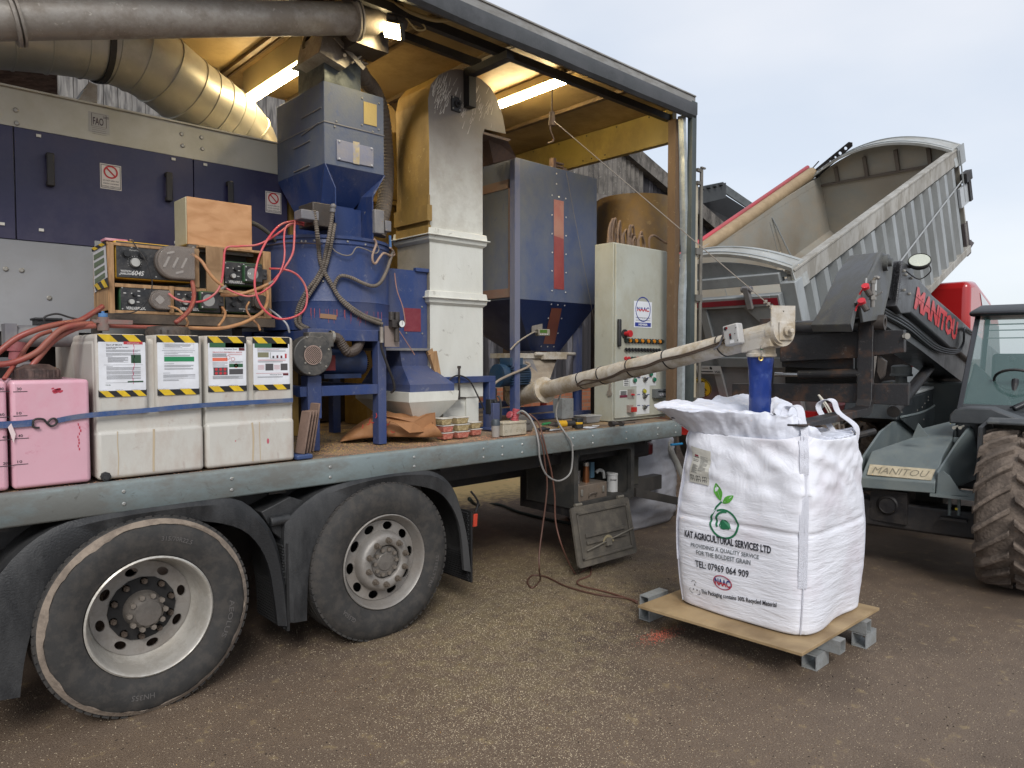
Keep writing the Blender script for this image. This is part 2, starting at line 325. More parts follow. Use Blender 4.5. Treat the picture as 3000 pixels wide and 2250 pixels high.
def barn():
    t = thing('barn', 'old barn with mossy grey gable verge, dark cladding and red brick base behind the lorry', 'barn', (9, 9.2, 0))
    Y = 9.2
    dark = M('dark_weathered_cladding', '#2b292d', .8, dirt='#77767c', amt=.85, sc=3, streak=9, lo=.56, hi=.66, bump=.2)
    asb = M('mossy_asbestos_sheet', '#6f6a64', .9, dirt='#2c2a28', amt=.7, sc=4, streak=2, scr='#b5b1aa', scramt=.9, bump=.4)
    brick = bpy.data.materials.new('red_brick'); brick.use_nodes = True; N = brick.node_tree.nodes; L = brick.node_tree.links
    tcn = N.new('ShaderNodeTexCoord'); mpn = N.new('ShaderNodeMapping'); mpn.inputs['Rotation'].default_value = (rad(90), 0, 0); mpn.inputs['Scale'].default_value = (1, 1, 1)
    br = N.new('ShaderNodeTexBrick'); br.inputs['Scale'].default_value = 1; br.inputs['Brick Width'].default_value = .22; br.inputs['Row Height'].default_value = .075; br.inputs['Mortar Size'].default_value = .008
    br.inputs['Color1'].default_value = hx('#a5694b'); br.inputs['Color2'].default_value = hx('#8a5238'); br.inputs['Mortar'].default_value = hx('#7d7062')
    L.new(tcn.outputs['Object'], mpn.inputs['Vector']); L.new(mpn.outputs[0], br.inputs['Vector']); L.new(br.outputs['Color'], N['Principled BSDF'].inputs['Base Color']); N['Principled BSDF'].inputs['Roughness'].default_value = .85
    b = B(); b.box(-6, 17, Y, Y + 8, 0, 1.25); b.build('brick_wall', brick, t)
    def corr(x0, x1, zt, zb, pitch=.076, amp=.02, yy=Y):
        b = B(); n = int((x1 - x0) / pitch * 2); pts = []
        for i in range(n + 1):
            x = x0 + (x1 - x0) * i / n; pts.append((x, yy - (amp if i % 2 else 0)))
        vs = [(x, y, zb) for x, y in pts] + [(x, y, zt(x) if callable(zt) else zt) for x, y in pts]; m = len(pts)
        b.add(vs, [(i, i + 1, m + i + 1, m + i) for i in range(m - 1)]); return b
    ridge = (11.5, 6.35); ev = lambda x: (6.26 - .0) - max(0, x - 11.6) * .355 if x > 11.6 else 6.26
    top = lambda x: ev(x) - .1
    corr(-6, 17, lambda x: min(top(x), 4.3) if x < 9.2 else top(x), 1.25, .15, .03).build('dark_cladding', dark, t)
    c = corr(9.0, 12.3, lambda x: top(x) - .02, 4.92, .146, .04, Y - .05); c.build('asbestos_gable', asb, t)
    b = B(); b.box(8.9, 12.45, Y - .14, Y - .1, 4.78, 4.93); b.build('lintel_board', M('grey_timber', '#77716b', .85, dirt='#4c4845'), t)
    b = B(); P0 = W(1870, 432, Y=Y - .2); P1 = W(2150, 676, Y=Y - .2); d = (P1 - P0).normalized(); nrm = V((d.z, 0, -d.x)); nrm = nrm if nrm.z > 0 else -nrm
    s0 = P0 - d * 1.0; s1 = P1 + d * 3.5
    b.prism([s0, s1, s1 - nrm * .30, s0 - nrm * .30], (0, .35, 0)); b.build('verge_capping', asb, t)
    plank = wood('grey_weathered_planks', '#85817c', '#4c4947', along=(9, 9, 1.2))
    b = B(); x = 1.75
    while x < 6.2: b.box(x, x + .14, Y - .1 + random.uniform(0, .012), Y - .04, 3.6, 5.4); x += .147
    b.build('plank_boarding', plank, t)
    b = B(); b.box(5.0, 17.2, Y - .2, Y - .02, 4.2, 4.5); b.build('eaves_beam', BLACKM, t)
    b = B(); b.add([(-6, Y, 4.4), (9, Y, 6.4), (17, Y, 4.3), (17, Y + 8, 4.3), (9, Y + 8, 6.4), (-6, Y + 8, 4.4)], [(0, 1, 4, 5), (1, 2, 3, 4)]); b.build('roof_sheets', asb, t)
    return t
barn()
def canopy():
    t = thing('canopy_roof', 'dark metal canopy roof of an open shed beyond the mossy verge', 'shed', (17.5, 11, 0))
    dk = M('dark_profiled_sheet', '#2c2f31', .6, dirt='#4c4f50', amt=.4); dl = M('grey_flashing', '#54595a', .5, dirt='#3d4142', amt=.5)
    yy = 11.0
    p = [W(u, v, Y=yy) for u, v in ((2036, 561), (2127, 541), (2213, 600), (2240, 620))]
    a, c, e, f = p
    b = B(); b.prism([a, c, c - V((0, 0, .38)), a - V((0, 0, .38))], (0, .06, 0)); b.build('front_fascia', dk, t)
    b = B(); b.prism([c, e + (e - c) * 1.2, e + (e - c) * 1.2 - V((0, 0, .25)), c - V((0, 0, .25))], (0, .05, 0)); b.build('side_flashing', dl, t)
    b = B()
    L_ = (c - a)
    for i in range(6): q = a + L_ * (i / 5 - .2); b.cyl(q + V((0, -.1, .04)), q + V((0, 5, .04)), .06, n=6)
    b.prism([a - L_, c, c + V((0, 5, 0)), a - L_ + V((0, 5, 0))], (0, 0, .06)); b.build('profiled_roof', dk, t)
    b = B()
    for k in (0.3, 2.2, 4.1): b.box(c.x - 1.2 + k, c.x - 1.0 + k, yy + .6, yy + .8, 0, c.z - .5 - k * .36)
    b.prism([c - V((1.5, -.5, .45)), e + (e - c) * 1.0 - V((0, -.5, .4)), e + (e - c) * 1.0 - V((0, -.5, .75)), c - V((1.5, -.5, .8))], (0, .15, 0))
    b.build('steel_frame', BLACKM, t)
    b = B(); b.prism([W(u, v, Y=yy + .7) for u, v in ((2025, 592), (2125, 572), (2245, 648), (2300, 790), (2025, 790))], (0, 3, 0)); b.build('canopy_shade_fill', M('canopy_shade_black', '#16171a', .8), t)  # added black block standing in for the shaded space under the canopy
canopy()
Y0 = 3.757; DZ = 1.155
def lorry():
    t = thing('processing_lorry', 'open-sided lorry carrying seed machinery on its flat bed under a high roof', 'lorry', (3, 5, 0))
    deckm = M('dusty_deck_boards', '#6c5c50', .8, dirt='#96805f', amt=.8, sc=5, scr='#c3715c', scramt=.35, bump=.3)
    b = B(); b.box(-2.5, 5.72, 3.80, 6.25, 1.08, DZ - .008); b.build('deck', deckm, t)
    prof = [(3.800, DZ), (3.775, DZ), (3.762, DZ - .006), (3.757, DZ - .018), (3.757, 1.012), (3.764, 1.003), (3.785, 1.0), (3.800, 1.0)]
    b = B(); b.loft([[V((x, y, z)) for y, z in prof] for x in (-2.5, 5.70)]); rail = b.build('side_rail', RAILM, t, smooth_=True, auto=50)
    rb = []
    for x in [.42, .95, 1.47, 2.05, 2.65, 3.24, 3.42, 3.62, 4.18, 4.42, 4.86, 5.32, 5.6]:
        for z in (1.045, 1.105): rb.append((x, Y0, z))
    each(rail, 'rail_bolt', fm('#b8b8b4', .35, .8), rb, (0, -1, 0), .009, .006, 8)
    b = B(); b.box(-2.5, 5.6, 4.45, 4.53, .70, 1.0); b.box(-2.5, 5.6, 5.45, 5.53, .70, 1.0)
    for x in (.4, 1.7, 2.9, 4.0, 5.2): b.box(x, x + .1, 3.81, 6.2, .98, 1.078)
    b.box(-2.5, 5.5, 4.0, 4.05, .86, 1.0)
    b.build('chassis_frame', BLACKM, t)
    b = B(); b.cyl((1.06, 4.1, .5), (1.06, 6.0, .5), .09); b.cyl((2.40, 4.1, .5), (2.40, 6.0, .5), .09); b.cyl((1.7, 4.45, .55), (1.7, 5.5, .55), .2)
    b.build('axle_beam', BLACKM, t)
    def guard(px_out, px_in, flap, depth=.42):
        Yg = 3.742
        o = [W(u, v, Y=Yg) for u, v in px_out]; i = [W(u, v, Y=Yg) for u, v in px_in]
        b = B(); n = 40
        def res(p):
            L = [0]
            for a, c in zip(p, p[1:]): L.append(L[-1] + (c - a).length)
            out = []; k = 0
            for j in range(n + 1):
                s_ = L[-1] * j / n
                while k < len(L) - 2 and L[k + 1] < s_: k += 1
                out.append(p[k].lerp(p[k + 1], (s_ - L[k]) / max(L[k + 1] - L[k], 1e-6)))
            return out
        o, i = res(smooth(o)), res(smooth(i))
        loops = []
        for a, c in zip(o, i):
            q = a.lerp(c, .25); loops.append([a + V((0, depth, 0)), a + V((0, .02, 0)), q + V((0, 0, 0)), c + V((0, .012, 0)), c + V((0, .035, 0)), q + V((0, .05, 0)), a.lerp(c, .1) + V((0, .06, 0)), a.lerp(c, .1) + V((0, depth, 0))])
        b.loft(loops); gd = b.build('mudguard', BLACKP, t, smooth_=True, auto=40)
        b = B(); x0, z0 = flap; 
        b.box(x0 - .012, x0 + .004, Yg + .01, Yg + .40, z0, z0 + .5)
        for k in range(30):
            for j in range(24): b.obox((x0 - .02, Yg + .03 + j * .015 + (k % 2) * .007, z0 + .02 + k * .016), (.006, 0, 0), (0, .0045, 0), (0, .002, .005))
        b.build('mud_flap', M('black_rubber_flap', '#1b1b1c', .6), t)
    guard([(-120, 2070), (-60, 1800), (30, 1650), (151, 1553), (271, 1515), (482, 1482), (663, 1461), (723, 1476), (778, 1527), (814, 1594), (838, 1708), (850, 1835)],
          [(60, 2046), (78, 1913), (120, 1762), (151, 1696), (223, 1618), (338, 1563), (482, 1531), (579, 1526), (693, 1545), (753, 1588), (790, 1660), (808, 1762), (817, 1835)], (W(846, 1835, Y=Y0).x, .20))
    guard([(848, 1826), (837, 1569), (858, 1510), (940, 1444), (1010, 1417), (1130, 1390), (1238, 1379), (1292, 1390), (1330, 1428), (1352, 1482), (1374, 1580), (1385, 1677)],
          [(902, 1820), (907, 1688), (924, 1607), (983, 1493), (1054, 1450), (1141, 1424), (1211, 1422), (1282, 1439), (1325, 1482), (1352, 1553), (1363, 1672)], (W(1382, 1677, Y=Y0).x, .18))
    b = B(); b.prism([W(u, v, Y=3.80) for u, v in ((765, 1500), (850, 1455), (900, 1470), (860, 1560), (835, 1590), (800, 1560))], (0, .3, 0)); b.cyl(W(790, 1530, Y=3.79), W(860, 1515, Y=3.79), .03)
    b.build('mudguard_bracket', BLACKP, t, bevel=.006)
    def wheel(cx, deep, lab):
        zc, yo = .478, 3.715; R0 = .492; C = V((cx, yo, zc)); ax = V((0, 1, 0))
        w = bpy.data.objects.new('wheel', None); COL.objects.link(w); w.parent = t; w.location = V((cx, yo, zc)) - t.location; w['label'] = lab
        prof = [(.292, .03), (.30, .008), (.32, .0), (.345, -.008), (.38, -.016), (.42, -.014), (.452, .0), (.466, .012), (.478, .022), (.487, .034), (.492, .05)]
        for k in range(4):
            y = .095 + k * .047; prof += [(.492, y), (.482, y + .003), (.482, y + .011), (.492, y + .014)]
        prof += [(.492, .27), (.478, .295), (.43, .31), (.30, .29)]
        b = B(); b.lathe(C, ax, prof, 96)
        for k in range(72):
            a = 2 * math.pi * k / 72; d = V((math.cos(a), 0, math.sin(a))); tt = V((-math.sin(a), 0, math.cos(a)))
            b.obox(C + d * .4865 + V((0, .052, 0)), d * .007, tt * .0155, V((0, .024, 0)))
        ty = b.build('tyre', RUBBER, w, smooth_=True, auto=40)
        if deep:
            b = B(); b.mat(0)   # dried pale band on the shoulder, as in the photo (scuffed mud ring)
            n = 120; lp = []
            for k in range(n):
                a = 2 * math.pi * k / n; ri = .454 - .016 * noise.noise(V((math.cos(a) * 3, math.sin(a) * 3, 1))) - .006 * noise.noise(V((math.cos(a) * 14, math.sin(a) * 14, 1)))
                d = V((math.cos(a), 0, math.sin(a))); q = []
                for r in (ri, .455, .4665, .4785): q.append((r, {ri: -.0025}.get(r, {.455: .0, .4665: .0105, .4785: .0205}.get(r, 0))))
                lp.append([C + d * r + V((0, y - .002, 0)) for r, y in q])
            lp.append(lp[0]); b.loft(lp, caps=False, closed=False); b.build('dried_mud_ring', M('dried_mud', '#8a7d70', .95, dirt='#5d534b', amt=.6, sc=9, bump=.4), w)
        b = B()
        def arc(s, r, ac, h, sp=1.0):
            vs, fs, tw, th = textgeo(s, .01, 2); k = h / th
            pts = []
            for v in vs:
                a = rad(ac) - v.x * k * sp / r; rr = r + v.y * k; pts.append(C + V((math.cos(a) * rr, -.0185 - .0035 * 0 + (0 if rr < .42 else .004), math.sin(a) * rr)))
            b.add(pts, fs)
        if deep:
            arc('315/70R22.5', .385, 72, .022); arc('HN355', .385, 262, .026); arc('AEOLUS', .385, -15, .026, 1.5)
        else:
            arc('GL550A', .385, 225, .024); arc('STEELTYRE', .385, -20, .024, 1.3)
        b.build('sidewall_lettering', M('raised_rubber', '#575452', .7, bump=0), w)
        if deep:
            prof = [(.288, .035), (.296, .004), (.288, -.002), (.280, .006), (.277, .03), (.268, .05), (.262, .10), (.252, .165), (.235, .178), (.232, .182)]
            b = B(); b.lathe(C, ax, prof, 72); rim = b.build('rim', RIML, w, smooth_=True, auto=50)
            holes = [[(.196 * math.cos(a) + .030 * math.cos(q) * math.cos(a + 1.57) + .021 * math.sin(q) * math.cos(a), .196 * math.sin(a) + .030 * math.cos(q) * math.sin(a + 1.57) + .021 * math.sin(q) * math.sin(a)) for q in [2 * math.pi * i / 16 for i in range(16)]] for a in [2 * math.pi * (k + .3) / 8 for k in range(8)]]
            circ = lambda r, n=48: [(r * math.cos(2 * math.pi * i / n), r * math.sin(2 * math.pi * i / n)) for i in range(n)]
            plate(circ(.236, 64), holes + [circ(.112)], .014, 'rim_disc', RIMM, w, (C + V((0, .176, 0)), (1, 0, 0), (0, 0, 1)))
            b = B(); b.lathe(C, ax, [(.112, .18), (.118, .165), (.112, .25), (.10, .25)], 40); b.cyl(C + V((0, .28, 0)), C + V((0, .16, 0)), .16); b.build('brake_drum', fm('#1b1a1a', .8), w, smooth_=True)
            b = B(); b.lathe(C, ax, [(.105, .26), (.10, .20), (.085, .12), (.080, .085), (.066, .07), (.060, .058), (.0, .052)], 40, caps=True); hub = b.build('hub', M('greasy_hub', '#6f6963', .5, metal=.3, dirt='#4e4a45', amt=.6, sc=12), w, smooth_=True)
            bd, br_, hy, sy = 10, .140, .166, .078
        else:
            prof = [(.288, .035), (.296, .004), (.290, -.003), (.282, .004), (.278, .02), (.262, .045), (.252, .075), (.246, .085)]
            b = B(); b.lathe(C, ax, prof, 72); rim = b.build('rim', RIMM, w, smooth_=True, auto=50)
            holes = [[((.216 + .026 * math.sin(q)) * math.cos(a + .165 * math.cos(q)), (.216 + .026 * math.sin(q)) * math.sin(a + .165 * math.cos(q))) for q in [2 * math.pi * i / 16 for i in range(16)]] for a in [2 * math.pi * (k + .1) / 10 for k in range(10)]]
            circ = lambda r, n=48: [(r * math.cos(2 * math.pi * i / n), r * math.sin(2 * math.pi * i / n)) for i in range(n)]
            pl = plate(circ(.250, 64), holes + [circ(.18)], .01, 'rim_disc', RIMM, w, (C + V((0, .07, 0)), (1, 0, 0), (0, 0, 1)))
            inv = [(.188, .072), (.184, .04), (.176, .012), (.165, -.004), (.150, -.008), (.112, -.008), (.105, .0), (.104, .02)]
            b = B(); b.lathe(C, ax, inv, 64); b.build('wheel_centre', RIMM, w, smooth_=True, auto=60)
            b = B(); b.lathe(C, ax, [(.108, .03), (.10, .022), (.095, .014), (.058, .010), (.052, .004), (0, .002)], 40, caps=True); hub = b.build('hub', M('greasy_hub_pale', '#77726c', .5, metal=.3, dirt='#57524d', amt=.6, sc=12), w, smooth_=True)
            b = B(); b.lathe(C, ax, [(.27, .2), (.1, .19)], 40); b.build('brake_drum', fm('#1b1a1a', .8), w)
            bd, br_, hy, sy = 10, .137, -.008, .010
        nm = M('wheel_nut', '#5f544b' if deep else '#6f665c', .5, metal=.5, dirt='#4b4037', amt=.5, sc=30); hm = M('hub_bolt', '#857d74', .45, metal=.5, dirt='#5b544c', amt=.5, sc=30)
        for nme, r_, y_, mat_, dl_ in (('wheel_nut', br_, hy, nm, .4), ('hub_bolt', .083 if deep else .078, sy, hm, 0)):
            f0 = None
            for k in range(10):
                a = 2 * math.pi * (k + dl_) / 10; d = V((math.cos(a), 0, math.sin(a))) * r_
                if f0 is None:
                    b = B()
                    if nme == 'wheel_nut': b.cyl(C + d + V((0, y_ + .002, 0)), C + d + V((0, y_ - .006, 0)), .0185, n=14); b.cyl(C + d + V((0, y_ - .006, 0)), C + d + V((0, y_ - .026, 0)), .0145, n=6); b.cyl(C + d + V((0, y_ - .026, 0)), C + d + V((0, y_ - .038, 0)), .009, n=8)
                    else: b.cyl(C + d + V((0, y_ + .01, 0)), C + d + V((0, y_ - .014, 0)), .0135, n=6)
                    f0 = b.build(nme, mat_, w); d0 = d
                else: c_ = f0.copy(); c_.location = f0.location + (d - d0); COL.objects.link(c_)
        return w
    wheel(1.055, True, 'drive wheel with deep dished rim and pale scuffed tyre edge'); wheel(2.405, False, 'rear steering wheel with domed rim')
    b = B()
    for x in (1.055, 2.405): b.lathe((x, 5.98, .478), (0, 1, 0), [(.1, .0), (.45, .0), (.49, .04), (.49, .24), (.45, .28), (.1, .28)], 40)
    b.build('far_side_tyres', RUBBER, t, smooth_=True)
    ceil = M('dusty_translucent_roof_panel', '#a08757', .5, dirt='#6d5838', amt=.6, sc=1.2, bump=.05, var=.2)
    b = B(); b.box(-2.5, 5.83, 3.80, 6.27, 4.11, 4.17); roof = b.build('roof', ceil, t)
    b = B(); x = 5.03
    while x > -1.5:
        b.box(x, x + .035, 3.86, 6.25, 4.075, 4.108); b.box(x + .07, x + .085, 3.86, 6.25, 4.09, 4.108); x -= .68
    b.build('roof_rib', M('dusty_roof_rib', '#6d5a40', .5, metal=.3, dirt='#4a3b2a', amt=.5), roof)
    b = B(); b.box(-2.5, 5.86, 3.745, 3.80, 4.118, 4.18); b.box(-2.5, 5.86, 3.735, 3.79, 4.176, 4.19); b.build('roof_side_rail', M('silver_side_rail', '#9c9a96', .5, metal=.4, dirt='#77736c', amt=.5, sc=4, streak=.3), roof, bevel=.003)
    b = B(); n = 60; lp = []
    for k in range(n + 1):
        x = -2.5 + 8.36 * k / n; w_ = .012 * noise.noise(V((x * 1.7, 0, 0)))
        lp.append([V((x, 3.80, 4.115)), V((x, 3.735 + w_ * .3, 4.115)), V((x, 3.722 + w_, 4.07)), V((x, 3.73 + w_, 4.0 - w_)), V((x, 3.755, 3.975 - w_)), V((x, 3.80, 3.99))])
    b.loft(lp); b.build('gathered_side_curtain', M('dark_grey_curtain', '#3f4143', .55, dirt='#55565a', amt=.5, sc=6), roof, smooth_=True)
    b = B(); b.box(-2.5, 5.80, 3.95, 4.0, 3.985, 4.045); b.box(-2.5, 3.63, 4.22, 4.26, 3.985, 4.04); b.box(3.56, 3.63, 3.86, 4.34, 3.93, 3.985)
    b.box(3.57, 3.64, 4.30, 4.37, 3.70, 4.0); b.build('curtain_track', BLACKM, roof)
    yel = M('dusty_yellow_header', '#93803f', .45, dirt='#6b5a35', amt=.6, sc=1.6, streak=1.5, bump=.05)
    b = B(); b.box(5.76, 5.83, 3.93, 6.25, 3.79, 4.105); hd = b.build('rear_header', yel, t, bevel=.004)
    b = B(); b.bolts([(5.76, y, 3.83) for y in (4.75, 4.86, 4.93, 5.05)] + [(5.76, y, 4.08) for y in (4.2, 4.6, 5.0, 5.4, 5.8)], (-1, 0, 0), .009, .004); b.build('header_bolt', fm('#2a2723'), hd)
    b = B(); b.box(5.72, 5.80, 3.865, 3.95, DZ, 3.98); pm_ = M('brown_dusty_pillar', '#66503a', .6, dirt='#4f4030', amt=.6, sc=2, streak=3, scr='#9a8a70', scramt=.4); b.build('rear_pillar', pm_, t); b = B(); b.box(5.70, 5.83, 6.17, 6.25, DZ, 4.1); b.build('rear_pillar', pm_, t)
    zs = [DZ, 1.6, 2.1, 2.35, 2.6, 2.72, 2.9, 3.3, 3.62, 3.8, 4.0]; dx = [0, 0, .004, .008, .03, .045, .03, .01, 0, -.015, -.03]
    b = B(); b.loft([[V((5.77 + a, 3.80, z)), V((5.80 + a, 3.79, z)), V((5.80 + a, 3.86, z)), V((5.77 + a, 3.86, z))] for z, a in zip(zs, dx)]); b.build('bent_galvanised_strip', M('pale_galvanised', '#a9b1b4', .4, metal=.4, dirt='#7f8486', amt=.5, sc=8), t)
    b = B(); b.box(5.815, 5.885, 3.745, 3.80, DZ, 4.12); b.box(5.80, 5.89, 3.74, 3.80, 4.02, 4.135); post = b.build('rear_corner_post', M('slate_grey_post', '#3e4646', .5, dirt='#565c5b', amt=.4, sc=3), t, bevel=.003)
    b = B(); b.box(5.89, 5.935, 3.755, 3.775, 1.2, 3.4); b.build('door_edge', M('cream_door_edge', '#b4ab96', .5, dirt='#8a8170', amt=.5), post)
    b = B(); b.cyl((5.975, 3.745, 1.22), (5.975, 3.745, 3.52), .017); 
    for z in (3.38, 3.50): b.box(5.90, 5.99, 3.735, 3.76, z, z + .03)
    for z in (1.3, 2.28, 2.72): b.box(5.885, 5.995, 3.732, 3.757, z, z + .06)
    b.box(5.95, 6.02, 3.725, 3.745, 3.535, 3.55); b.box(5.93, 6.03, 3.72, 3.75, 1.36, 1.5); b.build('door_lock_rod', M('grey_lock_gear', '#77736b', .5, metal=.4, dirt='#55504a', amt=.5), post)
    warm = M('lit_tube', (1.0, .80, .45), emit=48); warm2 = M('lit_led', (1.0, .80, .42), emit=190)
    for x, ya, yb, dz in ((2.50, 4.84, 5.88, -.13), (4.36, 4.02, 4.98, 0)):
        b = B(); b.box(x - .05, x + .05, ya, yb, 4.045 + dz, 4.108); f = b.build('strip_light', M('dusty_fitting', '#b8a77c', .5), t, bevel=.004)
        b = B(); b.box(x - .035, x + .035, ya + .02, yb - .02, 4.005 + dz, 4.043 + dz); b.build('tube', warm, f)
    c = W(1153, 88, Y=4.0); nx = V((-.80, -.14, -.58)).normalized(); rx = V((.72, -.69, 0)).normalized(); ux = nx.cross(rx).normalized(); rx = ux.cross(nx)
    b = B(); b.obox(c, rx * .075, ux * .058, nx * .018); b.obox(c - nx * .03, rx * .06, ux * .045, nx * .015); fl = b.build('floodlight', fm('#2d2920', .5), t, bevel=.006)
    b = B(); b.obox(c + nx * .0205, rx * .062, ux * .045, nx * .002); b.build('led_panel', warm2, fl)
    b = B(); b.tube([c - nx * .03 + ux * .02, c + V((.02, 0, .09)), V((c.x + .02, c.y, 4.11))], .012); b.build('lamp_bracket', BLACKM, fl)
    b = B(); b.tube([V((c.x + .02, c.y - .02, 4.05)), V((c.x + .08, c.y - .04, 3.98)), V((c.x + .15, c.y - .05, 3.93)), V((c.x + .22, c.y - .05, 3.96)), V((c.x + .18, c.y - .04, 4.0)), V((c.x + .05, c.y - .02, 4.04))], .006)
    b.tube([V((c.x - .3, c.y, 4.08)), V((c.x - .1, c.y - .03, 4.06)), V((c.x + .1, c.y - .05, 4.03)), V((c.x + .3, c.y - .08, 4.03)), V((c.x + .45, c.y - .14, 4.08))], .014); b.build('lamp_cable', M('cable_beige', '#a08c60', .6), fl)
    x0, x1, yf, yb, z0, z1 = 4.30, 5.09, 3.85, 4.42, .50, .985
    pl = M('grey_black_toolbox_plastic', '#2f2f2e', .6, dirt='#4f4a43', amt=.5, sc=3)
    b = B(); th = .025
    b.box(x0, x1, yb - th, yb, z0, z1); b.box(x0, x0 + th, yf + .03, yb - th, z0, z1); b.box(x1 - th, x1, yf + .03, yb - th, z0, z1); b.box(x0 + th, x1 - th, yf + .03, yb - th, z0, z0 + th); b.box(x0 + th, x1 - th, yf + .03, yb - th, z1 - th, z1)
    bx = b.build('tool_box', pl, t, bevel=.004)
    def rr(x0, x1, z0, z1, r, n=5):
        o = []
        for cx_, cz, a0 in ((x1 - r, z1 - r, 0), (x0 + r, z1 - r, 90), (x0 + r, z0 + r, 180), (x1 - r, z0 + r, 270)):
            for k in range(n + 1): a = rad(a0 + 90 * k / n); o.append((cx_ + r * math.cos(a), cz + r * math.sin(a)))
        return o
    plate(rr(x0 - .005, x1 + .005, z0 - .01, z1 + .005, .04), [rr(x0 + .045, x1 - .04, z0 + .045, z1 - .045, .035)], .035, 'box_rim', pl, bx, (V((0, yf + .015, 0)), (1, 0, 0), (0, 0, 1)))
    b = B(); b.box(x0 + .01, x0 + .06, 3.9, 4.5, .43, 1.0) ; b.build('box_strap', BLACKM, bx)
    P = [W(u, v, Y=y) for u, v, y in ((1664, 1490, 3.80), (1843, 1455, 3.80), (1860, 1618, 3.66), (1700, 1667, 3.66))]
    A_, B_, C_, D_ = P; rx = (B_ - A_).normalized(); ux = ((A_ + B_) / 2 - (C_ + D_) / 2).normalized(); nn = rx.cross(ux); cen = (A_ + B_ + C_ + D_) / 4; w_ = ((B_ - A_).length + (C_ - D_).length) / 2; h_ = ((A_ - D_).length + (B_ - C_).length) / 2
    lm = M('dusty_lid_plastic', '#4d4841', .7, dirt='#6e675b', amt=.6, sc=6)
    lid = plate([(a, b_) for a, b_ in rr(-w_ / 2, w_ / 2, -h_ / 2, h_ / 2, .03)], [], .02, 'box_lid', lm, bx, (cen, rx, ux))
    f = flat(cen, rx, ux, .0)
    def bar(b, xa, xb, ya, yb_, hgt=.012): q = [f(xa, ya), f(xb, ya), f(xb, yb_), f(xa, yb_)]; n_ = rx.cross(ux) * 1.0; b.prism([p + n_ * .010 for p in q], n_ * hgt)
    b = B(); W2, H2 = w_ / 2, h_ / 2
    bar(b, -W2 + .05, W2 - .05, H2 - .07, H2 - .05); bar(b, -W2 + .05, W2 - .05, -H2 + .05, -H2 + .07); bar(b, -W2 + .05, -W2 + .07, -H2 + .05, H2 - .05); bar(b, W2 - .07, W2 - .05, -H2 + .05, H2 - .05)
    bar(b, -W2 + .12, W2 - .12, -.02, .012, .016); bar(b, -W2 + .12, W2 - .12, -.075, -.045, .016)
    b.build('lid_ribs', lm, lid, bevel=.003)
    b = B(); n_ = rx.cross(ux); b.tube([f(-W2 + .1, -H2 + .12) + n_ * .03, f(0, -H2 + .16) + n_ * .03], .006); b.tube([f(.0, -H2 + .16) + n_ * .03, f(W2 - .02, -H2 + .21) + n_ * .03], .006); b.obox(f(0, -H2 + .15) + n_ * .025, rx * .03, ux * .03, n_ * .015)
    zl_ = M('zinc_latch', '#8d877b', .45, metal=.5, dirt='#5d564b', amt=.5); b.build('lid_latch', zl_, lid)
    for k in (-W2 + .1, W2 - .1): b = B(); b.cyl(f(k - .04, H2 + .012), f(k + .04, H2 + .012), .014); b.build('lid_hinge', zl_, lid)
    b = B(); ringinto(b, flat(cen + ux * (-H2 + .13), rx, ux, .028), 0, 0, .055, .075, 16, a0=10, a1=170); b.build('lid_arc', fm('#8a7f63', .8), lid)
    b = B(); b.prism([W(u, v, Y=4.0) for u, v in ((1864, 1430), (2000, 1460), (2000, 1482), (1864, 1455))], (0, .1, 0))
    b.box(5.15, 5.95, 4.15, 4.25, .42, .56); b.box(5.3, 5.42, 4.1, 4.3, .55, 1.0); b.build('underrun_bar', M('dark_bar', '#343230', .6, dirt='#4c4742', amt=.5), t)
    b = B(); b.box(5.16, 5.58, 4.03, 4.13, .80, .93); lb = b.build('rear_lamp', BLACKM, t, bevel=.02)
    b = B(); b.box(5.55, 5.64, 4.028, 4.132, .805, .925); b.build('lamp_lens', M('dark_red_lens', '#5c1c20', .3), lb, bevel=.02)
    b = B(); b.box(5.2, 5.55, 4.14, 4.16, .52, .84); b.build('mud_flap', M('grey_flap', '#35342f', .7, dirt='#4e4a41', amt=.5), t)
    b = B(); b.tube([W(1380, 1440, Y=3.85), W(1400, 1470, Y=3.85), W(1393, 1500, Y=3.85)], .008); b.build('air_line', BLACKM, t)
    b = B(); b.obox(W(1392, 1524, Y=3.84), (.018, 0, 0), (0, .006, 0), (0.004, 0, .045)); b.build('red_tag', M('red_tag', '#b8402c', .5), t, bevel=.003)
    return t
LORRY = lorry()
def X_(u, v, Y): return W(u, v, Y=Y).x
def Z_(u, v, Y): return W(u, v, Y=Y).z
BOLT = fm('#9a968e', .4, .6); BOLTD = fm('#4a4540', .5, .4)
INK = fm('#26262a', .7); RED = fm('#b3282e', .6); PAPER = M('printed_paper', '#d9dbe0', .6, dirt='#b9b6b4', amt=.25, sc=9, bump=.03)
def facef(Y, u0, v0, u1, v1, lift=.002):
    """frame on a plane facing the camera side (-Y): centre, map function, width, height"""
    p = W(u0, v0, Y=Y); q = W(u1, v1, Y=Y); c = (p + q) / 2; c.z = (W(u0, v0, Y=Y).z + W(u1, v1, Y=Y).z) / 2
    return flat(c, (1, 0, 0), (0, 0, 1), lift), q.x - p.x, p.z - q.z, c
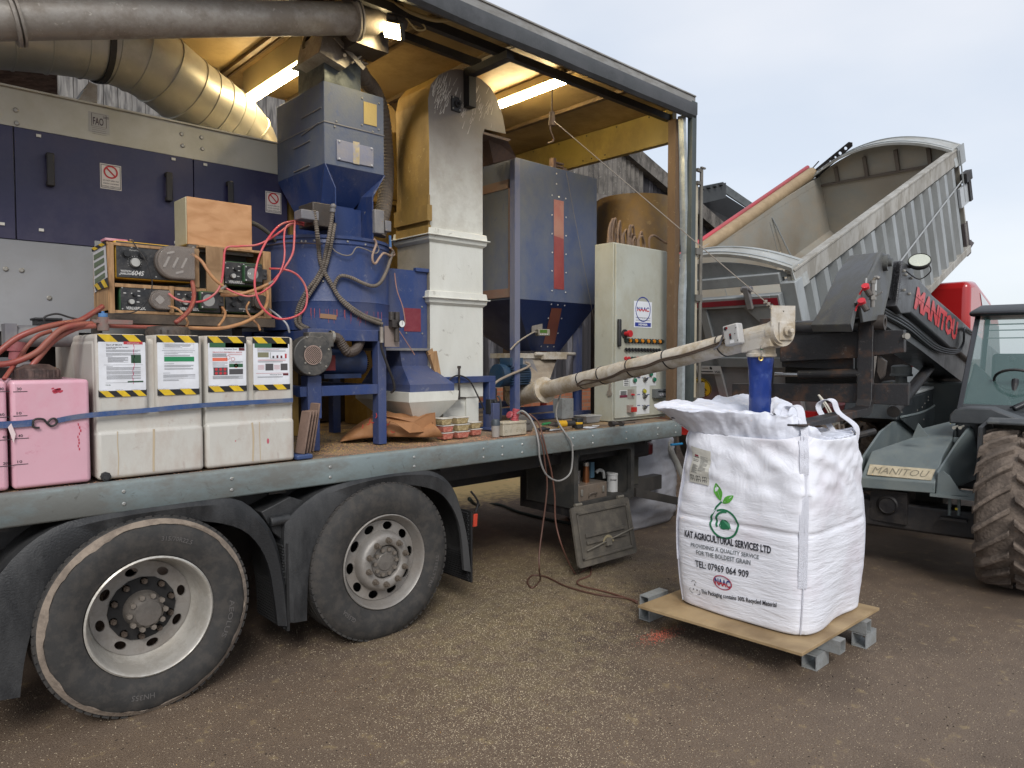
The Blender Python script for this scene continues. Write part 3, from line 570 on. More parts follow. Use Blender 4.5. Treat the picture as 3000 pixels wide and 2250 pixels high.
def cleaner():
    t = thing('grain_cleaner', 'long navy and cream grain cleaner with black grab handles behind the pump shelves', 'grain cleaner', (1, 5.0, DZ))
    Y = 5.0; x0 = -1.5; x1 = 2.40
    b = B(); b.box(x0, x1, Y + .02, 6.1, 1.95, 3.29); b.build('body', LGREY, t)
    b = B(); b.box(x0, x1 - .03, Y, Y + .018, 3.085, 3.30); b.box(x0, x1 - .03, Y - .02, Y + .25, 3.302, 3.312); b.build('top_panel', CREAM, t)
    xs = [x0, X_(42, 500, Y), X_(567, 560, Y), x1]
    for a, c in zip(xs, xs[1:]):
        b = B(); b.box(a + .003, c - .003, Y - .006, Y + .018, 2.435, 3.082); pn = b.build('door_panel', NAVY, t, bevel=.002)
    b = B(); b.box(x0, x1, Y, Y + .018, 1.93, 2.432); b.box(x0, x1, Y - .012, Y + .03, 1.90, 1.928); b.build('lower_panel', LGREY, t)
    for u, va, vb in ((144, 452, 548), (490, 508, 592), (669, 534, 612)):
        x = X_(u, (va + vb) / 2, Y); za = Z_(u, va, Y); zb = Z_(u, vb, Y)
        b = B(); b.box(x - .02, x + .02, Y - .05, Y - .036, zb, za); b.box(x - .02, x + .02, Y - .036, Y - .006, zb, zb + .03); b.box(x - .02, x + .02, Y - .036, Y - .006, za - .03, za); b.build('handle', BLACKM, t, bevel=.006)
    for u, v in ((6, 660), (121, 678), (113, 402), (508, 470), (516, 714), (601, 486)):
        p = W(u, v, Y=Y - .007); b = B(); b.box(p.x - .012, p.x + .012, Y - .014, Y - .006, p.z, p.z + .016); b.build('panel_clip', fm('#c9c6bd'), t)
    each(t, 'panel_bolt', BOLT, [W(u, v, Y=Y) for u, v in ((46, 323), (49, 361), (532, 393), (535, 427), (590, 403), (593, 436), (16, 788), (63, 792), (144, 873))], (0, -1, 0), .014, .008, 10)
    f, w, h, c = facef(Y, 258, 325, 321, 396); b = B(); rectinto(b.mat(0), f, -w / 2, w / 2, -h / 2, h / 2)
    g = flat(c, (1, 0, 0), (0, 0, 1), .003); s = w * .36
    b.mat(1)
    for a_, b_, c_, d_ in ((-s, s, h * .44, h * .45), (-s, s, -h * .2, -h * .19), (-s, -s + .003, -h * .2, h * .45), (s - .003, s, -h * .2, h * .45)): rectinto(b, g, a_, b_, c_, d_)
    textinto(b, 'FAO', shift(g, -.004, h * .07), .046, w * .5, .02); rectinto(b, g, .022, .055, h * .28, h * .305); rectinto(b, g, .022, .055, h * .34, h * .365)
    for k in range(4): rectinto(b, g, -w * .34, w * .34, -h * .28 - k * .012, -h * .27 - k * .012)
    b.build('maker_plate', [fm('#a5a198', .4), fm('#4a3c40')], t)
    for u0, v0, u1, v1 in ((292, 477, 356, 560), (777, 559, 824, 628)):
        f, w, h, c = facef(Y - .006, u0, v0, u1, v1); b = B(); rectinto(b.mat(0), f, -w / 2, w / 2, -h / 2, h / 2)
        g = flat(c, (1, 0, 0), (0, 0, 1), .0035); b.mat(1); e = .004
        for q in ((-w * .46, w * .46, h * .46 - .003, h * .46), (-w * .46, w * .46, -h * .46, -h * .46 + .003), (-w * .46, -w * .46 + .003, -h * .46, h * .46), (w * .46 - .003, w * .46, -h * .46, h * .46)): rectinto(b, g, *q)
        for i, s in enumerate(('DO NOT OPEN THE', 'GRAIN CLEANER', 'DURING OPERATION')): textinto(b, s, shift(g, 0, -h * (.16 + .115 * i)), h * .055, w * (.74 if i != 2 else .84), .01)
        b.mat(2); r = w * .34; ringinto(b, g, 0, h * .19, r * .76, r, 32)
        polyinto(b, flat(c, (1, 0, 0), (0, 0, 1), .004), [(-r * .72, h * .19 + r * .56), (-r * .56, h * .19 + r * .72), (r * .72, h * .19 - r * .56), (r * .56, h * .19 - r * .72)])
        b.build('warning_sign', [fm('#cfc6bd', .5), INK, RED], t)
    b = B()
    for x in (x0 + .2, .3, 1.2, 2.3): b.box(x, x + .08, 5.05, 5.13, DZ, 1.9); b.box(x, x + .08, 5.95, 6.03, DZ, 1.9)
    b.box(x0, x1, 5.02, 5.1, 1.82, 1.9); b.build('stand', BLACKM, t)
    b = B(); b.box(x0, x1 - .05, 5.35, 6.05, DZ + .01, 1.88); b.box(2.45, 4.1, 5.85, 6.1, DZ + .01, 2.3); b.build('dark_backing', M('dark_clutter_tone', '#2a2523', .7, dirt='#4d4138', amt=.6), t)  # added dark boxes standing in for the dark clutter behind the legs
    b = B(); b.box(2.42, 2.47, 5.0, 5.1, DZ, 3.1); b.build('side_post', OCHRE, t)
    return t
cleaner()
def duct():
    t = thing('ventilation_duct', 'wide spiral-seamed metal air duct bending down behind the grain cleaner top', 'air duct', (1.3, 5.4, 3.5))
    pts = [W(u, v, Y=y) for u, v, y in ((-330, 45, 5.30), (-120, 60, 5.30), (100, 84, 5.30), (300, 122, 5.33), (430, 178, 5.38), (545, 265, 5.48), (640, 335, 5.58), (705, 400, 5.66), (740, 490, 5.72))]
    p = smooth(pts, 10); b = B(); b.tube(pts, .255, 40)
    acc = 0; step = .17; ref = None; rings = []
    for i in range(1, len(p)):
        acc += (p[i] - p[i - 1]).length
        if acc >= step:
            acc = 0; d = (p[i] - p[i - 1]).normalized(); rings.append((p[i], d)); b.lathe(p[i], d, [(.254, -.006), (.262, -.003), (.262, .003), (.254, .006)], 40)
            if i > 45: step = .095
    b.build('duct_pipe', GALV, t, smooth_=True, auto=35)
    c, d = rings[len(rings) // 2]
    q = W(285, 119, Y=5.32); b = B(); dd = (W(430, 195, Y=5.38) - W(100, 128, Y=5.3)).normalized(); b.lathe(q, dd, [(.256, -.02), (.266, -.018), (.266, .018), (.256, .02)], 40); b.build('strap_band', BLACKM, t)
    b = B(); a_ = W(262, 245, Y=5.15); b.prism([W(230, 292, Y=5.1), W(262, 240, Y=5.1), W(285, 250, Y=5.1), W(285, 302, Y=5.1)], (0, .25, 0)); b.build('support_bracket', STEEL, t)
duct()
def overhead():
    t = thing('overhead_auger', 'scuffed grey feed pipe running under the lorry roof to the blue hopper', 'auger pipe', (1.6, 4.3, 3.7))
    a = V((-.6, 4.42, 3.145)); m_ = W(30, 57, Y=4.30); e = W(1035, 54, Y=4.10); a = m_ + (m_ - e) * .5
    b = B(); b.tube([a, e], .098, 32); b.build('pipe', STEEL, t, smooth_=True)
    d = (e - a).normalized()
    for k, c, r in ((0, W(45, 57, Y=4.30), .128), (1, e, .135)):
        b = B(); b.lathe(c, d, [(.09, -.02), (r, -.018), (r, -.004), (.10, -.002), (.10, .004), (r, .006), (r, .018), (.09, .02)], 32); b.build('pipe_flange', STEEL, t, smooth_=True, auto=30)
    b = B(); p = W(125, 28, Y=4.2); b.obox(W(125, 32, Y=4.215), d * .14, V((0, -.012, .045)), V((0, .004, .001))); 
    for k in (-.1, 0, .1): b.cyl(W(125, 20, Y=4.23) + d * (k - .035), W(125, 20, Y=4.23) + d * (k + .035), .008, n=8)
    b.build('inspection_hatch', STEEL, t)
    b = B(); b.cyl(e + d * .02, e + d * .16, .10); b.cyl(e + d * .16, e + d * .36, .085, n=20); b.box(e.x + .05, e.x + .3, e.y + .05, e.y + .25, e.z - .12, e.z + .06); b.build('drive_unit', STEELD, t, smooth_=True, auto=30)
overhead()
DC = V((2.52, 4.62, 0)); DR = .43
def drumpt(u, v, off=.02):
    d = _F + _R * ((u - 1500) / FPX) + _U * ((1125 - v) / FPX); o = V((0, 0, CAMH)) - DC
    A = d.x ** 2 + d.y ** 2; Bq = 2 * (o.x * d.x + o.y * d.y); Cq = o.x ** 2 + o.y ** 2 - (DR + off) ** 2; D = Bq * Bq - 4 * A * Cq
    tt = (-Bq - math.sqrt(D)) / (2 * A) if D > 0 else -Bq / (2 * A)
    return V((0, 0, CAMH)) + d * tt
CORR = M('ribbed_conduit', '#5b534b', .6, dirt='#7d7368', amt=.6, sc=10, bump=0)
def treater():
    t = thing('seed_treater', 'blue seed treater with square hopper over a round drum on a blue leg frame', 'seed treater', (2.5, 4.6, DZ))
    x0, x1, y0, y1 = 2.328, 2.79, 4.30, 5.0
    b = B(); b.box(x0, x1, y0, y1, 3.027, 3.567); hop = b.build('hopper', BLUED, t, bevel=.004)
    tb = [(x0, y0), (x1, y0), (x1, y1), (x0, y1)]; q = [(2.385, 4.46), (2.64, 4.46), (2.64, 4.86), (2.385, 4.86)]
    b = B(); b.loft([[V((x, y, 3.027)) for x, y in tb], [V((x, y, 2.80)) for x, y in q], [V((x, y, 2.55)) for x, y in q]]); b.build('hopper_funnel', BLUE, t)
    b = B(); c1 = [W(u, v, Y=4.27) for u, v in ((948, 479), (981, 550), (982, 697), (980, 697))]
    b.prism([(2.33, y0, 3.03), (2.375, 4.25, 2.87), (2.375, 4.25, 2.53), (2.375, 4.5, 2.53), (2.375, 4.5, 2.9)], (.008, 0, 0))
    b.prism([(2.79, y0, 3.03), (2.66, 4.25, 2.855), (2.66, 4.25, 2.53), (2.66, 4.55, 2.53), (2.66, 4.6, 2.9)], (.008, 0, 0)); b.box(2.385, 2.66, 4.40, 4.408, 2.56, 2.78); b.build('throat_plates', BLUE, t)
    b = B(); b.box(x0 - .004, x1 + .004, y0 - .005, y0, 3.30, 3.306); b.box(x0 - .005, x0, y0, y1, 3.30, 3.306); b.build('hopper_seam', GREYP, hop)
    f, w, h, c = facef(y0, 985, 397, 1093, 502); b = B(); b.box(c.x - w / 2, c.x + w / 2, y0 - .008, y0 - .001, c.z - h * .36, c.z + h * .36); cp = b.build('cover_plate', M('grey_blue_plate', '#777a8c', .5, dirt='#8f8a85', amt=.6), hop, bevel=.002)
    each(hop, 'cover_bolt', fm('#c9c9c9', .3, .6), [(c.x + sx * w * .44, y0 - .008, c.z + sz * h * .31) for sx in (-1, 1) for sz in (-1, 1)], (0, -1, 0), .008, .006, 8)
    b = B(); b.box(c.x - .02, c.x + .03, y0 - .0095, y0 - .008, c.z - .07, c.z + .08); b.build('dust_patch', M('grain_dust', '#a99c7e', .9, dirt='#8b8ea0', amt=.8, sc=30), hop, bevel=.01)
    b = B(); p = W(1083, 330, Y=y0); q_ = W(1103, 330, Y=y0); zt, zb = Z_(1065, 297, y0), Z_(1065, 362, y0); xa, xb = X_(1065, 330, y0), X_(1103, 330, y0)
    b.box(xa, xb, y0 - .004, y0 - .001, zb, zt); b.build('sight_window', M('amber_sight_glass', '#a3905a', .3), hop)
    each(hop, 'window_bolt', BOLT, [W(u, v, Y=y0) for u, v in ((1060, 288), (1110, 303), (1060, 366), (1109, 380), (985, 356), (980, 371), (1092, 386))], (0, -1, 0), .007, .006, 8)
    for u0, v0, u1, v1 in ((884, 348, 942, 315), (885, 397, 935, 360), (862, 437, 910, 412), (863, 505, 908, 484)):
        p = W(u0, v0, X=x0); q_ = W(u1, v1, X=x0); b = B(); b.tube([p + V((-.004, 0, 0)), q_ + V((-.004, 0, 0))], .005, 6); b.build('side_rib', GREYP, hop)
    b = B(); b.box(2.40, 2.68, 4.42, 4.80, 3.567, 3.80); b.build('neck', M('mottled_grey_zinc', '#5f666a', .5, metal=.3, dirt='#3f4447', amt=.6, sc=9), t)
    b = B(); b.box(2.36, 2.72, 4.38, 4.84, 3.80, 3.812); b.prism([W(u, v, Y=4.34) for u, v in ((950, 84), (1032, 84), (1072, 150), (1012, 200), (936, 152))], (0, .34, 0)); sp = b.build('spout_box', STEEL, t, bevel=.003)
    b = B(); b.obox(W(1025, 155, Y=4.31), V((.11, 0, -.075)), V((0, .004, 0)), V((.01, 0, .013))); b.cyl(W(1010, 162, Y=4.34), W(1010, 162, Y=4.28), .012); b.tube([W(1030, 185, Y=4.32), W(1082, 145, Y=4.32)], .008); b.build('diverter_lever', STEEL, sp)
    b = B(); b.lathe(W(920, 130, Y=4.55), V((-1, -.2, 0)), [(.07, 0), (.09, .01), (.09, .03), (.05, .04)], 20); b.build('end_cap', STEELD, sp)
    b = B(); b.lathe(DC, (0, 0, 1), [(DR, 2.53), (DR + .006, 2.5), (DR, 2.49), (DR, 2.13), (DR + .004, 2.12), (DR, 2.11), (DR, 2.02), (DR + .01, 2.015), (DR + .01, 1.93), (.0, 1.93)], 72)
    b.cyl(DC + V((0, 0, 2.53)), DC + V((0, 0, 2.55)), DR + .012, n=72); dr = b.build('drum', BLUE, t, smooth_=True, auto=30)
    each(dr, 'rim_bolt', BOLT, [drumpt(u, v, .0) + V((0, 0, .0)) for u, v in ((883, 707), (895, 707), (1018, 708), (1070, 717), (920, 705), (946, 824), (885, 932))], (-.3, -1, 0), .008, .01, 8)
    b = B(); p = drumpt(962, 930, .016); q_ = drumpt(985, 930, .016); b.ribbon([drumpt(938, 925, .014), drumpt(962, 927, .014), drumpt(986, 930, .014)], (0, 0, 1), .03, .004); b.build('rating_plate', fm('#8d6b4e', .5, .2), dr)
    b = B(); random.seed(3)
    for k in range(26):
        u = random.choice([random.uniform(1005, 1130), random.uniform(1005, 1130), random.uniform(905, 990)]); v0 = 905 + (u - 960) * .06; L = random.uniform(12, 45)
        b.ribbon([drumpt(u, v0, .0115), drumpt(u + random.uniform(-1, 1), v0 + L / 2, .0115), drumpt(u + random.uniform(-1.5, 1.5), v0 + L, .0115)], (1, 0, 0), random.uniform(.001, .004), .001)
    b.build('dressing_drips', M('dried_pink_dressing', '#a0525c', .6, bump=0), dr)
    fb = lambda b, u0, v0, u1, v1, Y, d: b.box(X_(u0, (v0 + v1) / 2, Y), X_(u1, (v0 + v1) / 2, Y), Y, Y + d, min(Z_(u0, v1, Y), Z_(u1, v1, Y)), Z_(u0, v0, Y))
    yf = 4.12
    for (xa, w_, y) in ((2.105, .075, yf), (2.615, .065, yf), (2.105, .075, 4.98), (2.75, .065, 4.98)):
        b = B(); b.box(xa, xa + w_, y, y + .075, DZ, 1.93); 
        if y == yf and xa < 2.2: b.box(xa - .01, xa + w_ + .01, y - .008, y + .085, 1.36, 1.63)
        b.build('leg', BLUE, t, bevel=.003)
    b = B(); b.box(2.18, 2.615, yf + .005, yf + .07, 1.50, 1.565); b.box(2.05, 2.105, yf + .005, yf + .07, 1.50, 1.565); b.box(2.18, 2.68, yf + .0, yf + .07, 1.855, 1.93); b.box(2.12, 2.18, 4.2, 4.98, 1.50, 1.56); b.box(2.62, 2.68, 4.2, 4.98, 1.50, 1.56); b.box(2.12, 2.18, 4.2, 4.98, 1.86, 1.92); b.box(2.0, 2.8, 4.98, 5.05, 1.85, 1.93); b.build('cross_frame', BLUE, t, bevel=.003)
    c = W(916, 1040, Y=4.05); b = B(); pr = []
    for k in range(40):
        a = 2 * math.pi * k / 40; r = .118 + .022 * (k / 40); pr.append(c + V((math.cos(a + 1.2) * r, 0, math.sin(a + 1.2) * r)))
    b.prism(pr, (0, .09, 0)); b.box(c.x - .02, c.x + .15, c.y + .004, c.y + .086, c.z + .05, c.z + .142); bl = b.build('blower', M('dark_grey_blower', '#444341', .5, metal=.3, dirt='#77716a', amt=.6, sc=7), t, bevel=.006)
    b = B(); g = flat(c + V((.0, -.002, .0)), (1, 0, 0), (0, 0, 1), .002); b.cyl(c + V((0, .0, 0)), c + V((0, -.004, 0)), .058, n=28); b.build('blower_intake', fm('#1c1a19'), bl)
    b = B(); g = flat(c, (1, 0, 0), (0, 0, 1), .008); ringinto(b, g, 0, 0, .055, .061, 28)
    for k in range(-6, 7):
        o_ = k * .0095; L = math.sqrt(max(.057 ** 2 - o_ ** 2, 0))
        for s in (1, -1):
            dv = V((.7071, 0, .7071 * s)); nv = V((-.7071 * s, 0, .7071)); m0 = c + V((0, -.008, 0)) + nv * o_
            b.tube([m0 - dv * L, m0 + dv * L], .0013, 4)
    b.build('blower_grille', fm('#a58f84', .4, .5), bl)
    each(bl, 'blower_bolt', BOLT, [c + V((math.cos(a) * .07, 0, math.sin(a) * .07)) for a in (.78, 2.36, 3.93, 5.5)] + [c + V((math.cos(a) * .115, 0, math.sin(a) * .115)) for a in (.3, 1.9, 4.5, 5.6)], (0, -1, 0), .007, .006, 8)
    b = B(); b.tube([W(972, 988, Y=4.09), W(990, 992, Y=4.1), W(1005, 1015, Y=4.1), W(1020, 1032, Y=4.1), W(1042, 1025, Y=4.13), W(1055, 1000, Y=4.2)], .034, 12, corr=.014, ribs=.14); b.build('blower_hose', M('brown_hose', '#4a3f38', .6), bl)
    b = B(); b.lathe(W(974, 988, Y=4.09), (1, 0, -.1), [(.038, -.02), (.042, -.018), (.042, .0), (.038, .002)], 20); b.build('hose_clamp', BOLT, bl)
    m0 = W(1062, 1062, Y=4.32); b = B(); b.cyl(m0, m0 + V((-.34, .05, .01)), .085, n=28); b.box(m0.x - .32, m0.x - .04, m0.y - .05, m0.y + .15, m0.z - .105, m0.z - .075); mo = b.build('motor', M('dirty_blue_motor', '#2c3f66', .5, dirt='#35353b', amt=.6), t, smooth_=True, auto=30)
    f_ = flat(m0 + V((.002, 0, 0)), (.92, -.38, 0), (0, 0, 1)); b = B()
    c2 = m0 + V((.001, 0, 0)); rx = V((0, -1, 0)); g = lambda x, y: c2 + V((.004, x, y))
    b.mat(0)
    for k in range(-5, 6):
        z = k * .013; L = math.sqrt(.075 ** 2 - z * z); rectinto(b, g, -L, -.03 if abs(z) < .03 else -.002, z - .003, z + .003); rectinto(b, g, .03 if abs(z) < .03 else .002, L, z - .003, z + .003)
    b.build('motor_fan_slots', fm('#0f1018'), mo)
    b = B(); b.box(m0.x - .33, m0.x - .26, m0.y - .09, m0.y - .08, m0.z - .05, m0.z + .05); b.build('motor_label', fm('#7c2c2c'), mo)
    def cond(pts, r=.0125, Y=None): b = B(); b.tube([drumpt(u, v, .03) if Y is None else W(u, v, Y=Y) for u, v in pts], r, 10, corr=.011, ribs=.16); b.build('ribbed_conduit', CORR, t)
    hp = lambda u, v: W(u, v, Y=4.18)
    def cond2(pts, r=.0125):
        b = B(); q = [(W(u, v, Y=4.17) if v < 715 else drumpt(u, v, .03)) for u, v in pts]; b.tube(q, r * 1.15, 10, corr=.014, ribs=.26); b.build('ribbed_conduit', CORR, t)
    cond2([(918, 613), (925, 650), (930, 690), (934, 730), (938, 765), (952, 800), (972, 835), (1000, 880), (1040, 915), (1080, 936), (1118, 950)], .0135)
    cond2([(976, 605), (972, 640), (962, 700), (954, 740), (945, 780), (925, 818), (900, 850), (878, 890), (868, 925), (870, 950), (895, 968), (920, 972)], .0125)
    cond2([(981, 655), (973, 700), (964, 745), (953, 785), (935, 820), (910, 858), (886, 895), (878, 930), (882, 950), (905, 962)], .0115)
    cond2([(1150, 735), (1142, 765), (1130, 800), (1112, 830), (1090, 838), (1060, 828), (1030, 814), (1000, 808), (984, 825), (980, 850), (998, 873), (1030, 900), (1070, 925), (1115, 940)], .0115)
    for nm, u0, v0, u1, v1, Y, d, m_ in (('gearbox', 916, 590, 976, 660, 4.22, .2, STEELD), ('terminal_box', 883, 611, 935, 640, 4.16, .10, GREYP), ('junction_box', 1098, 612, 1126, 682, 4.22, .14, GREYP), ('cylinder_valve', 1129, 645, 1147, 677, 4.24, .05, GREYP)):
        b = B(); b.box(X_(u0, v0, Y), X_(u1, v0, Y), Y, Y + d, Z_(u0, v1, Y), Z_(u0, v0, Y)); b.build(nm, m_, t, bevel=.006)
    b = B(); b.ball(W(976, 605, Y=4.17), .02, 10); b.cyl(W(975, 612, Y=4.17), W(974, 622, Y=4.17), .018); b.build('conduit_elbow', GREYP, t, smooth_=True)
    for pts, r, c_ in (([(972, 725), (985, 738), (1010, 748), (1030, 745), (1045, 725), (1070, 730), (1100, 742), (1110, 730), (1100, 710)], .004, '#77706a'), ([(1096, 700), (1102, 715), (1092, 745), (1092, 765), (1100, 772), (1112, 755), (1125, 742), (1145, 750), (1155, 745), (1150, 735), (1143, 725)], .008, '#9a8272'), ([(1142, 690), (1143, 705), (1144, 725)], .009, '#4a6f9c'), ([(770, 722), (830, 712), (890, 712), (945, 715)], .004, '#4a3c38')):
        b = B(); b.tube([drumpt(u, v, .03) for u, v in pts], r, 8); b.build('cable', fm(c_, .6), t)
    Yc = 4.40; xa = 2.94; xb = X_(1252, 900, Yc)
    b = B(); b.box(xa - .1, xb, Yc, 4.85, Z_(1200, 1021, Yc), Z_(1250, 796, Yc)); sc_ = b.build('side_casing', BLUE, t, bevel=.004)
    b = B(); b.box(X_(1215, 795, Yc), xb + .012, Yc - .02, Yc + .02, Z_(1230, 797, Yc) - .0, Z_(1230, 786, Yc)); b.build('casing_lid', BLUE, sc_, bevel=.003)
    b = B(); b.box(X_(1183, 930, Yc), X_(1232, 930, Yc), Yc - .004, Yc - .001, Z_(1205, 971, Yc), Z_(1205, 903, Yc)); b.build('red_window', M('red_window', '#7a2a36', .35, dirt='#8c4c50', amt=.4), sc_)
    each(sc_, 'window_bolt', BOLT, [W(u, v, Y=Yc) for u, v in ((1236, 899), (1190, 976), (1237, 977))], (0, -1, 0), .007, .006, 8)
    b = B(); b.box(xa - .12, xb + .02, Yc - .025, 4.87, Z_(1200, 1027, Yc), Z_(1200, 1020, Yc)); b.build('casing_flange', GREYP, sc_)
    Yq = 4.30
    tp = [(1160, 1027), (1254, 1027), (1254, 1070), (1180, 1072)]; 
    b = B(); T = [W(1150, 1028, Y=Yc), W(1252, 1028, Y=Yc)]; zt = Z_(1200, 1028, Yc); zm = Z_(1200, 1072, Yc); zl = Z_(1230, 1125, Yq); zz = Z_(1230, 1146, Yq)
    b.loft([[V((2.98, Yc, zt)), V((xb, Yc, zt)), V((xb, 4.8, zt)), V((2.98, 4.8, zt))], [V((3.0, Yc, zm)), V((xb, Yc, zm)), V((xb, 4.8, zm)), V((3.0, 4.8, zm))], [V((2.93, 4.2, zl)), V((xb + .1, 4.2, zl)), V((xb + .1, 4.85, zl)), V((2.93, 4.85, zl))], [V((2.93, 4.2, zz)), V((xb + .1, 4.2, zz)), V((xb + .1, 4.85, zz)), V((2.93, 4.85, zz))]]); b.build('lower_chute', BLUE, sc_)
    b = B(); b.loft([[V((2.90, 4.17, zz)), V((xb + .12, 4.17, zz)), V((xb + .12, 4.9, zz)), V((2.90, 4.9, zz))], [V((2.90, 4.17, zz - .07)), V((xb + .11, 4.17, zz - .07)), V((xb + .11, 4.9, zz - .07)), V((2.90, 4.9, zz - .07))], [V((3.06, 4.3, DZ + .05)), V((3.14, 4.3, DZ + .05)), V((3.14, 4.6, DZ + .05)), V((3.06, 4.6, DZ + .05))]]); b.build('outlet_cone', WHITEP, sc_)
    Yr = 4.06
    b = B(); b.box(X_(1127, 990, Yr), X_(1170, 990, Yr), Yr, Yr + .006, Z_(1140, 1016, Yr), Z_(1140, 955, Yr)); rg = b.build('regulator_plate', M('grey_brown_plate', '#8a7d76', .5, dirt='#6c615a', amt=.5), t)
    b = B(); c = W(1158, 950, Y=Yr - .03); b.box(X_(1138, 950, Yr), X_(1168, 950, Yr), Yr - .05, Yr, Z_(1150, 960, Yr), Z_(1150, 938, Yr))
    for u in (1147, 1163): p = W(u, 938, Y=Yr - .025); b.cyl(p, p + V((0, 0, .055)), .019, n=14)
    p = W(1162, 962, Y=Yr - .025); b.cyl(p, p - V((0, 0, .09)), .018, n=14); b.build('air_regulator', STEELD, rg, bevel=.002)
    b = B(); p = W(1173, 949, Y=Yr - .05); b.cyl(p, p + V((0, -.02, 0)), .026, n=24); b.mat(1); b.cyl(p + V((0, -.0205, 0)), p + V((0, -.0215, 0)), .022, n=24); b.mat(0); b.obox(p + V((0, -.023, .006)), (.0012, 0, 0), (0, .0005, 0), (0, 0, .012)); b.build('pressure_gauge', [BLACKM, fm('#d8d8d4', .3)], rg)
    b = B(); b.tube([W(1118, 950, Y=4.04), W(1117, 985, Y=4.04), W(1118, 1020, Y=4.05), W(1135, 1070, Y=4.05), W(1152, 1115, Y=4.06), W(1155, 1140, Y=4.07), W(1146, 1150, Y=4.1)], .009); b.build('air_hose', BLACKM, rg)
    b = B(); b.cyl(W(1118, 958, Y=4.04), W(1118, 1004, Y=4.04), .013, n=10); b.build('hose_coupling', STEEL, rg)
    b = B(); b.tube([W(1156, 800, Y=4.35), W(1163, 850, Y=4.32), W(1180, 900, Y=4.30), W(1188, 950, Y=4.28)], .004, 6); b.tube([W(1170, 970, Y=4.3), W(1198, 1013, Y=4.3), W(1215, 1040, Y=4.3)], .004, 6); b.build('cable', fm('#9a7468', .6), t)
    b = B(); b.tube([W(1035, 170, Y=4.55), W(1062, 225, Y=4.6), W(1095, 268, Y=4.7), W(1118, 330, Y=4.75), W(1128, 420, Y=4.8), W(1132, 500, Y=4.8), W(1128, 580, Y=4.75), W(1118, 640, Y=4.7), W(1108, 690, Y=4.7)], lambda s: .062, 20, corr=.028, ribs=.07); b.build('suction_hose', M('dusty_grey_hose', '#6b625a', .65, dirt='#857a6d', amt=.6), t)
    return t
treater()
def elevator():
    t = thing('bucket_elevator', 'tall white bucket elevator with scratched round head between blue treater and blue tank', 'elevator', (3.5, 4.4, DZ))
    Y = 4.37; D = .43; xl, xr = 3.235, 3.765
    for za, zb in ((Z_(1330, 1165, Y), Z_(1330, 884, Y)), (Z_(1330, 880, Y), Z_(1330, 700, Y)), (Z_(1330, 695, Y), 3.02), (3.02, 3.36)):
        b = B(); b.box(xl, xr, Y, Y + D, za, zb)
        b.m = [0] * 6; b.m[5] = 1 if za > 2.5 else 2; b.build('casing_section', [WHITEG, OCHRE, M('grey_brown_side', '#8f877b', .6, dirt='#6c6459', amt=.6, sc=2)] if za > 2.5 else [WHITEP, OCHRE, M('grey_left_side', '#8f8a80', .6, dirt='#6c6459', amt=.6, sc=2)], t)  # left face ochre higher up and grey-brown lower down, front white
    pts = [W(u, v, Y=Y) for u, v in ((1256, 520), (1254, 290), (1262, 248), (1285, 220), (1320, 204), (1350, 203), (1378, 215), (1410, 232), (1438, 258), (1458, 292), (1473, 340), (1482, 392), (1420, 378), (1407, 334))]
    pts = [V((xl, Y, 3.36))] + pts[1:13] + [V((xr, Y, 3.52)), V((xr, Y, 3.36))]
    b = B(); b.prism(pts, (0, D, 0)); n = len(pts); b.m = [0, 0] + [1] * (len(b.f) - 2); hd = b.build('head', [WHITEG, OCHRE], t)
    for v in (697, 876):
        z = Z_(1330, v, Y); b = B(); b.loft([[V((xl - a, Y - a, z + dz)), V((xr + a, Y - a, z + dz)), V((xr + a, Y + D + a, z + dz)), V((xl - a, Y + D + a, z + dz))] for a, dz in ((0, -.055), (.022, -.035), (.028, -.004), (.045, -.004), (.045, .004), (.028, .004), (.022, .05), (0, .056))]); b.build('joint_flange', WHITEP, t, bevel=.002)
    b = B(); c = W(1334, 305, Y=Y); b.box(c.x - .045, c.x + .045, Y - .012, Y, c.z - .06, c.z + .055); b.cyl(c + V((.01, 0, 0)), c + V((.01, -.03, 0)), .028, n=20); b.cyl(c + V((.01, -.03, 0)), c + V((.01, -.06, 0)), .014, n=12); br = b.build('head_bearing', BLACKM, hd, bevel=.005)
    each(hd, 'bearing_bolt', BOLT, [c + V((a * .033, -.012, d * .042)) for a in (-1, 1) for d in (-1, 1)], (0, -1, 0), .007, .008)
    b = B(); random.seed(11); g = flat((0, Y, 0), (1, 0, 0), (0, 0, 1), .0008)
    for k in range(150):
        u = random.gauss(1400, 32) if k < 60 else random.gauss(1290, 18); v = random.gauss(320, 22) if k < 60 else random.gauss(280, 25)
        if u > 1440: v += 10
        if u < 1262 or u > 1452: continue
        L = random.uniform(8, 34); a = rad(random.gauss(62, 9)); p = W(u, v, Y=Y); q = W(u + math.cos(a) * L * .6, v - math.sin(a) * L, Y=Y); w = random.uniform(.001, .0034)
        polyinto(b, g, [(p.x - w, p.z), (p.x + w, p.z), (q.x + w * .3, q.z), (q.x - w * .3, q.z)])
    b.build('scratches', fm('#d6cfc4', .7), hd)
    for i, (va, vb, o_) in enumerate(((570, 616, .02), (602, 648, .045), (640, 664, .02), (660, 690, .03))):
        b = B(); z0 = Z_(1253, vb, Y); z1 = Z_(1253, va, Y); b.box(xl - o_, xl - .002, Y - o_ + .01, Y + D - .02, z0, z1); b.build('side_patch', OCHRE, t)
    brn = M('rusty_brown_chute', '#54433c', .55, dirt='#7a6050', amt=.6, sc=4, scr='#a58a78', scramt=.4)
    b = B(); b.prism([W(u, v, Y=Y + .02) for u, v in ((1408, 300), (1465, 330), (1482, 393), (1432, 382), (1408, 336))], (0, D - .04, 0))
    b.build('discharge_hood', brn, t)
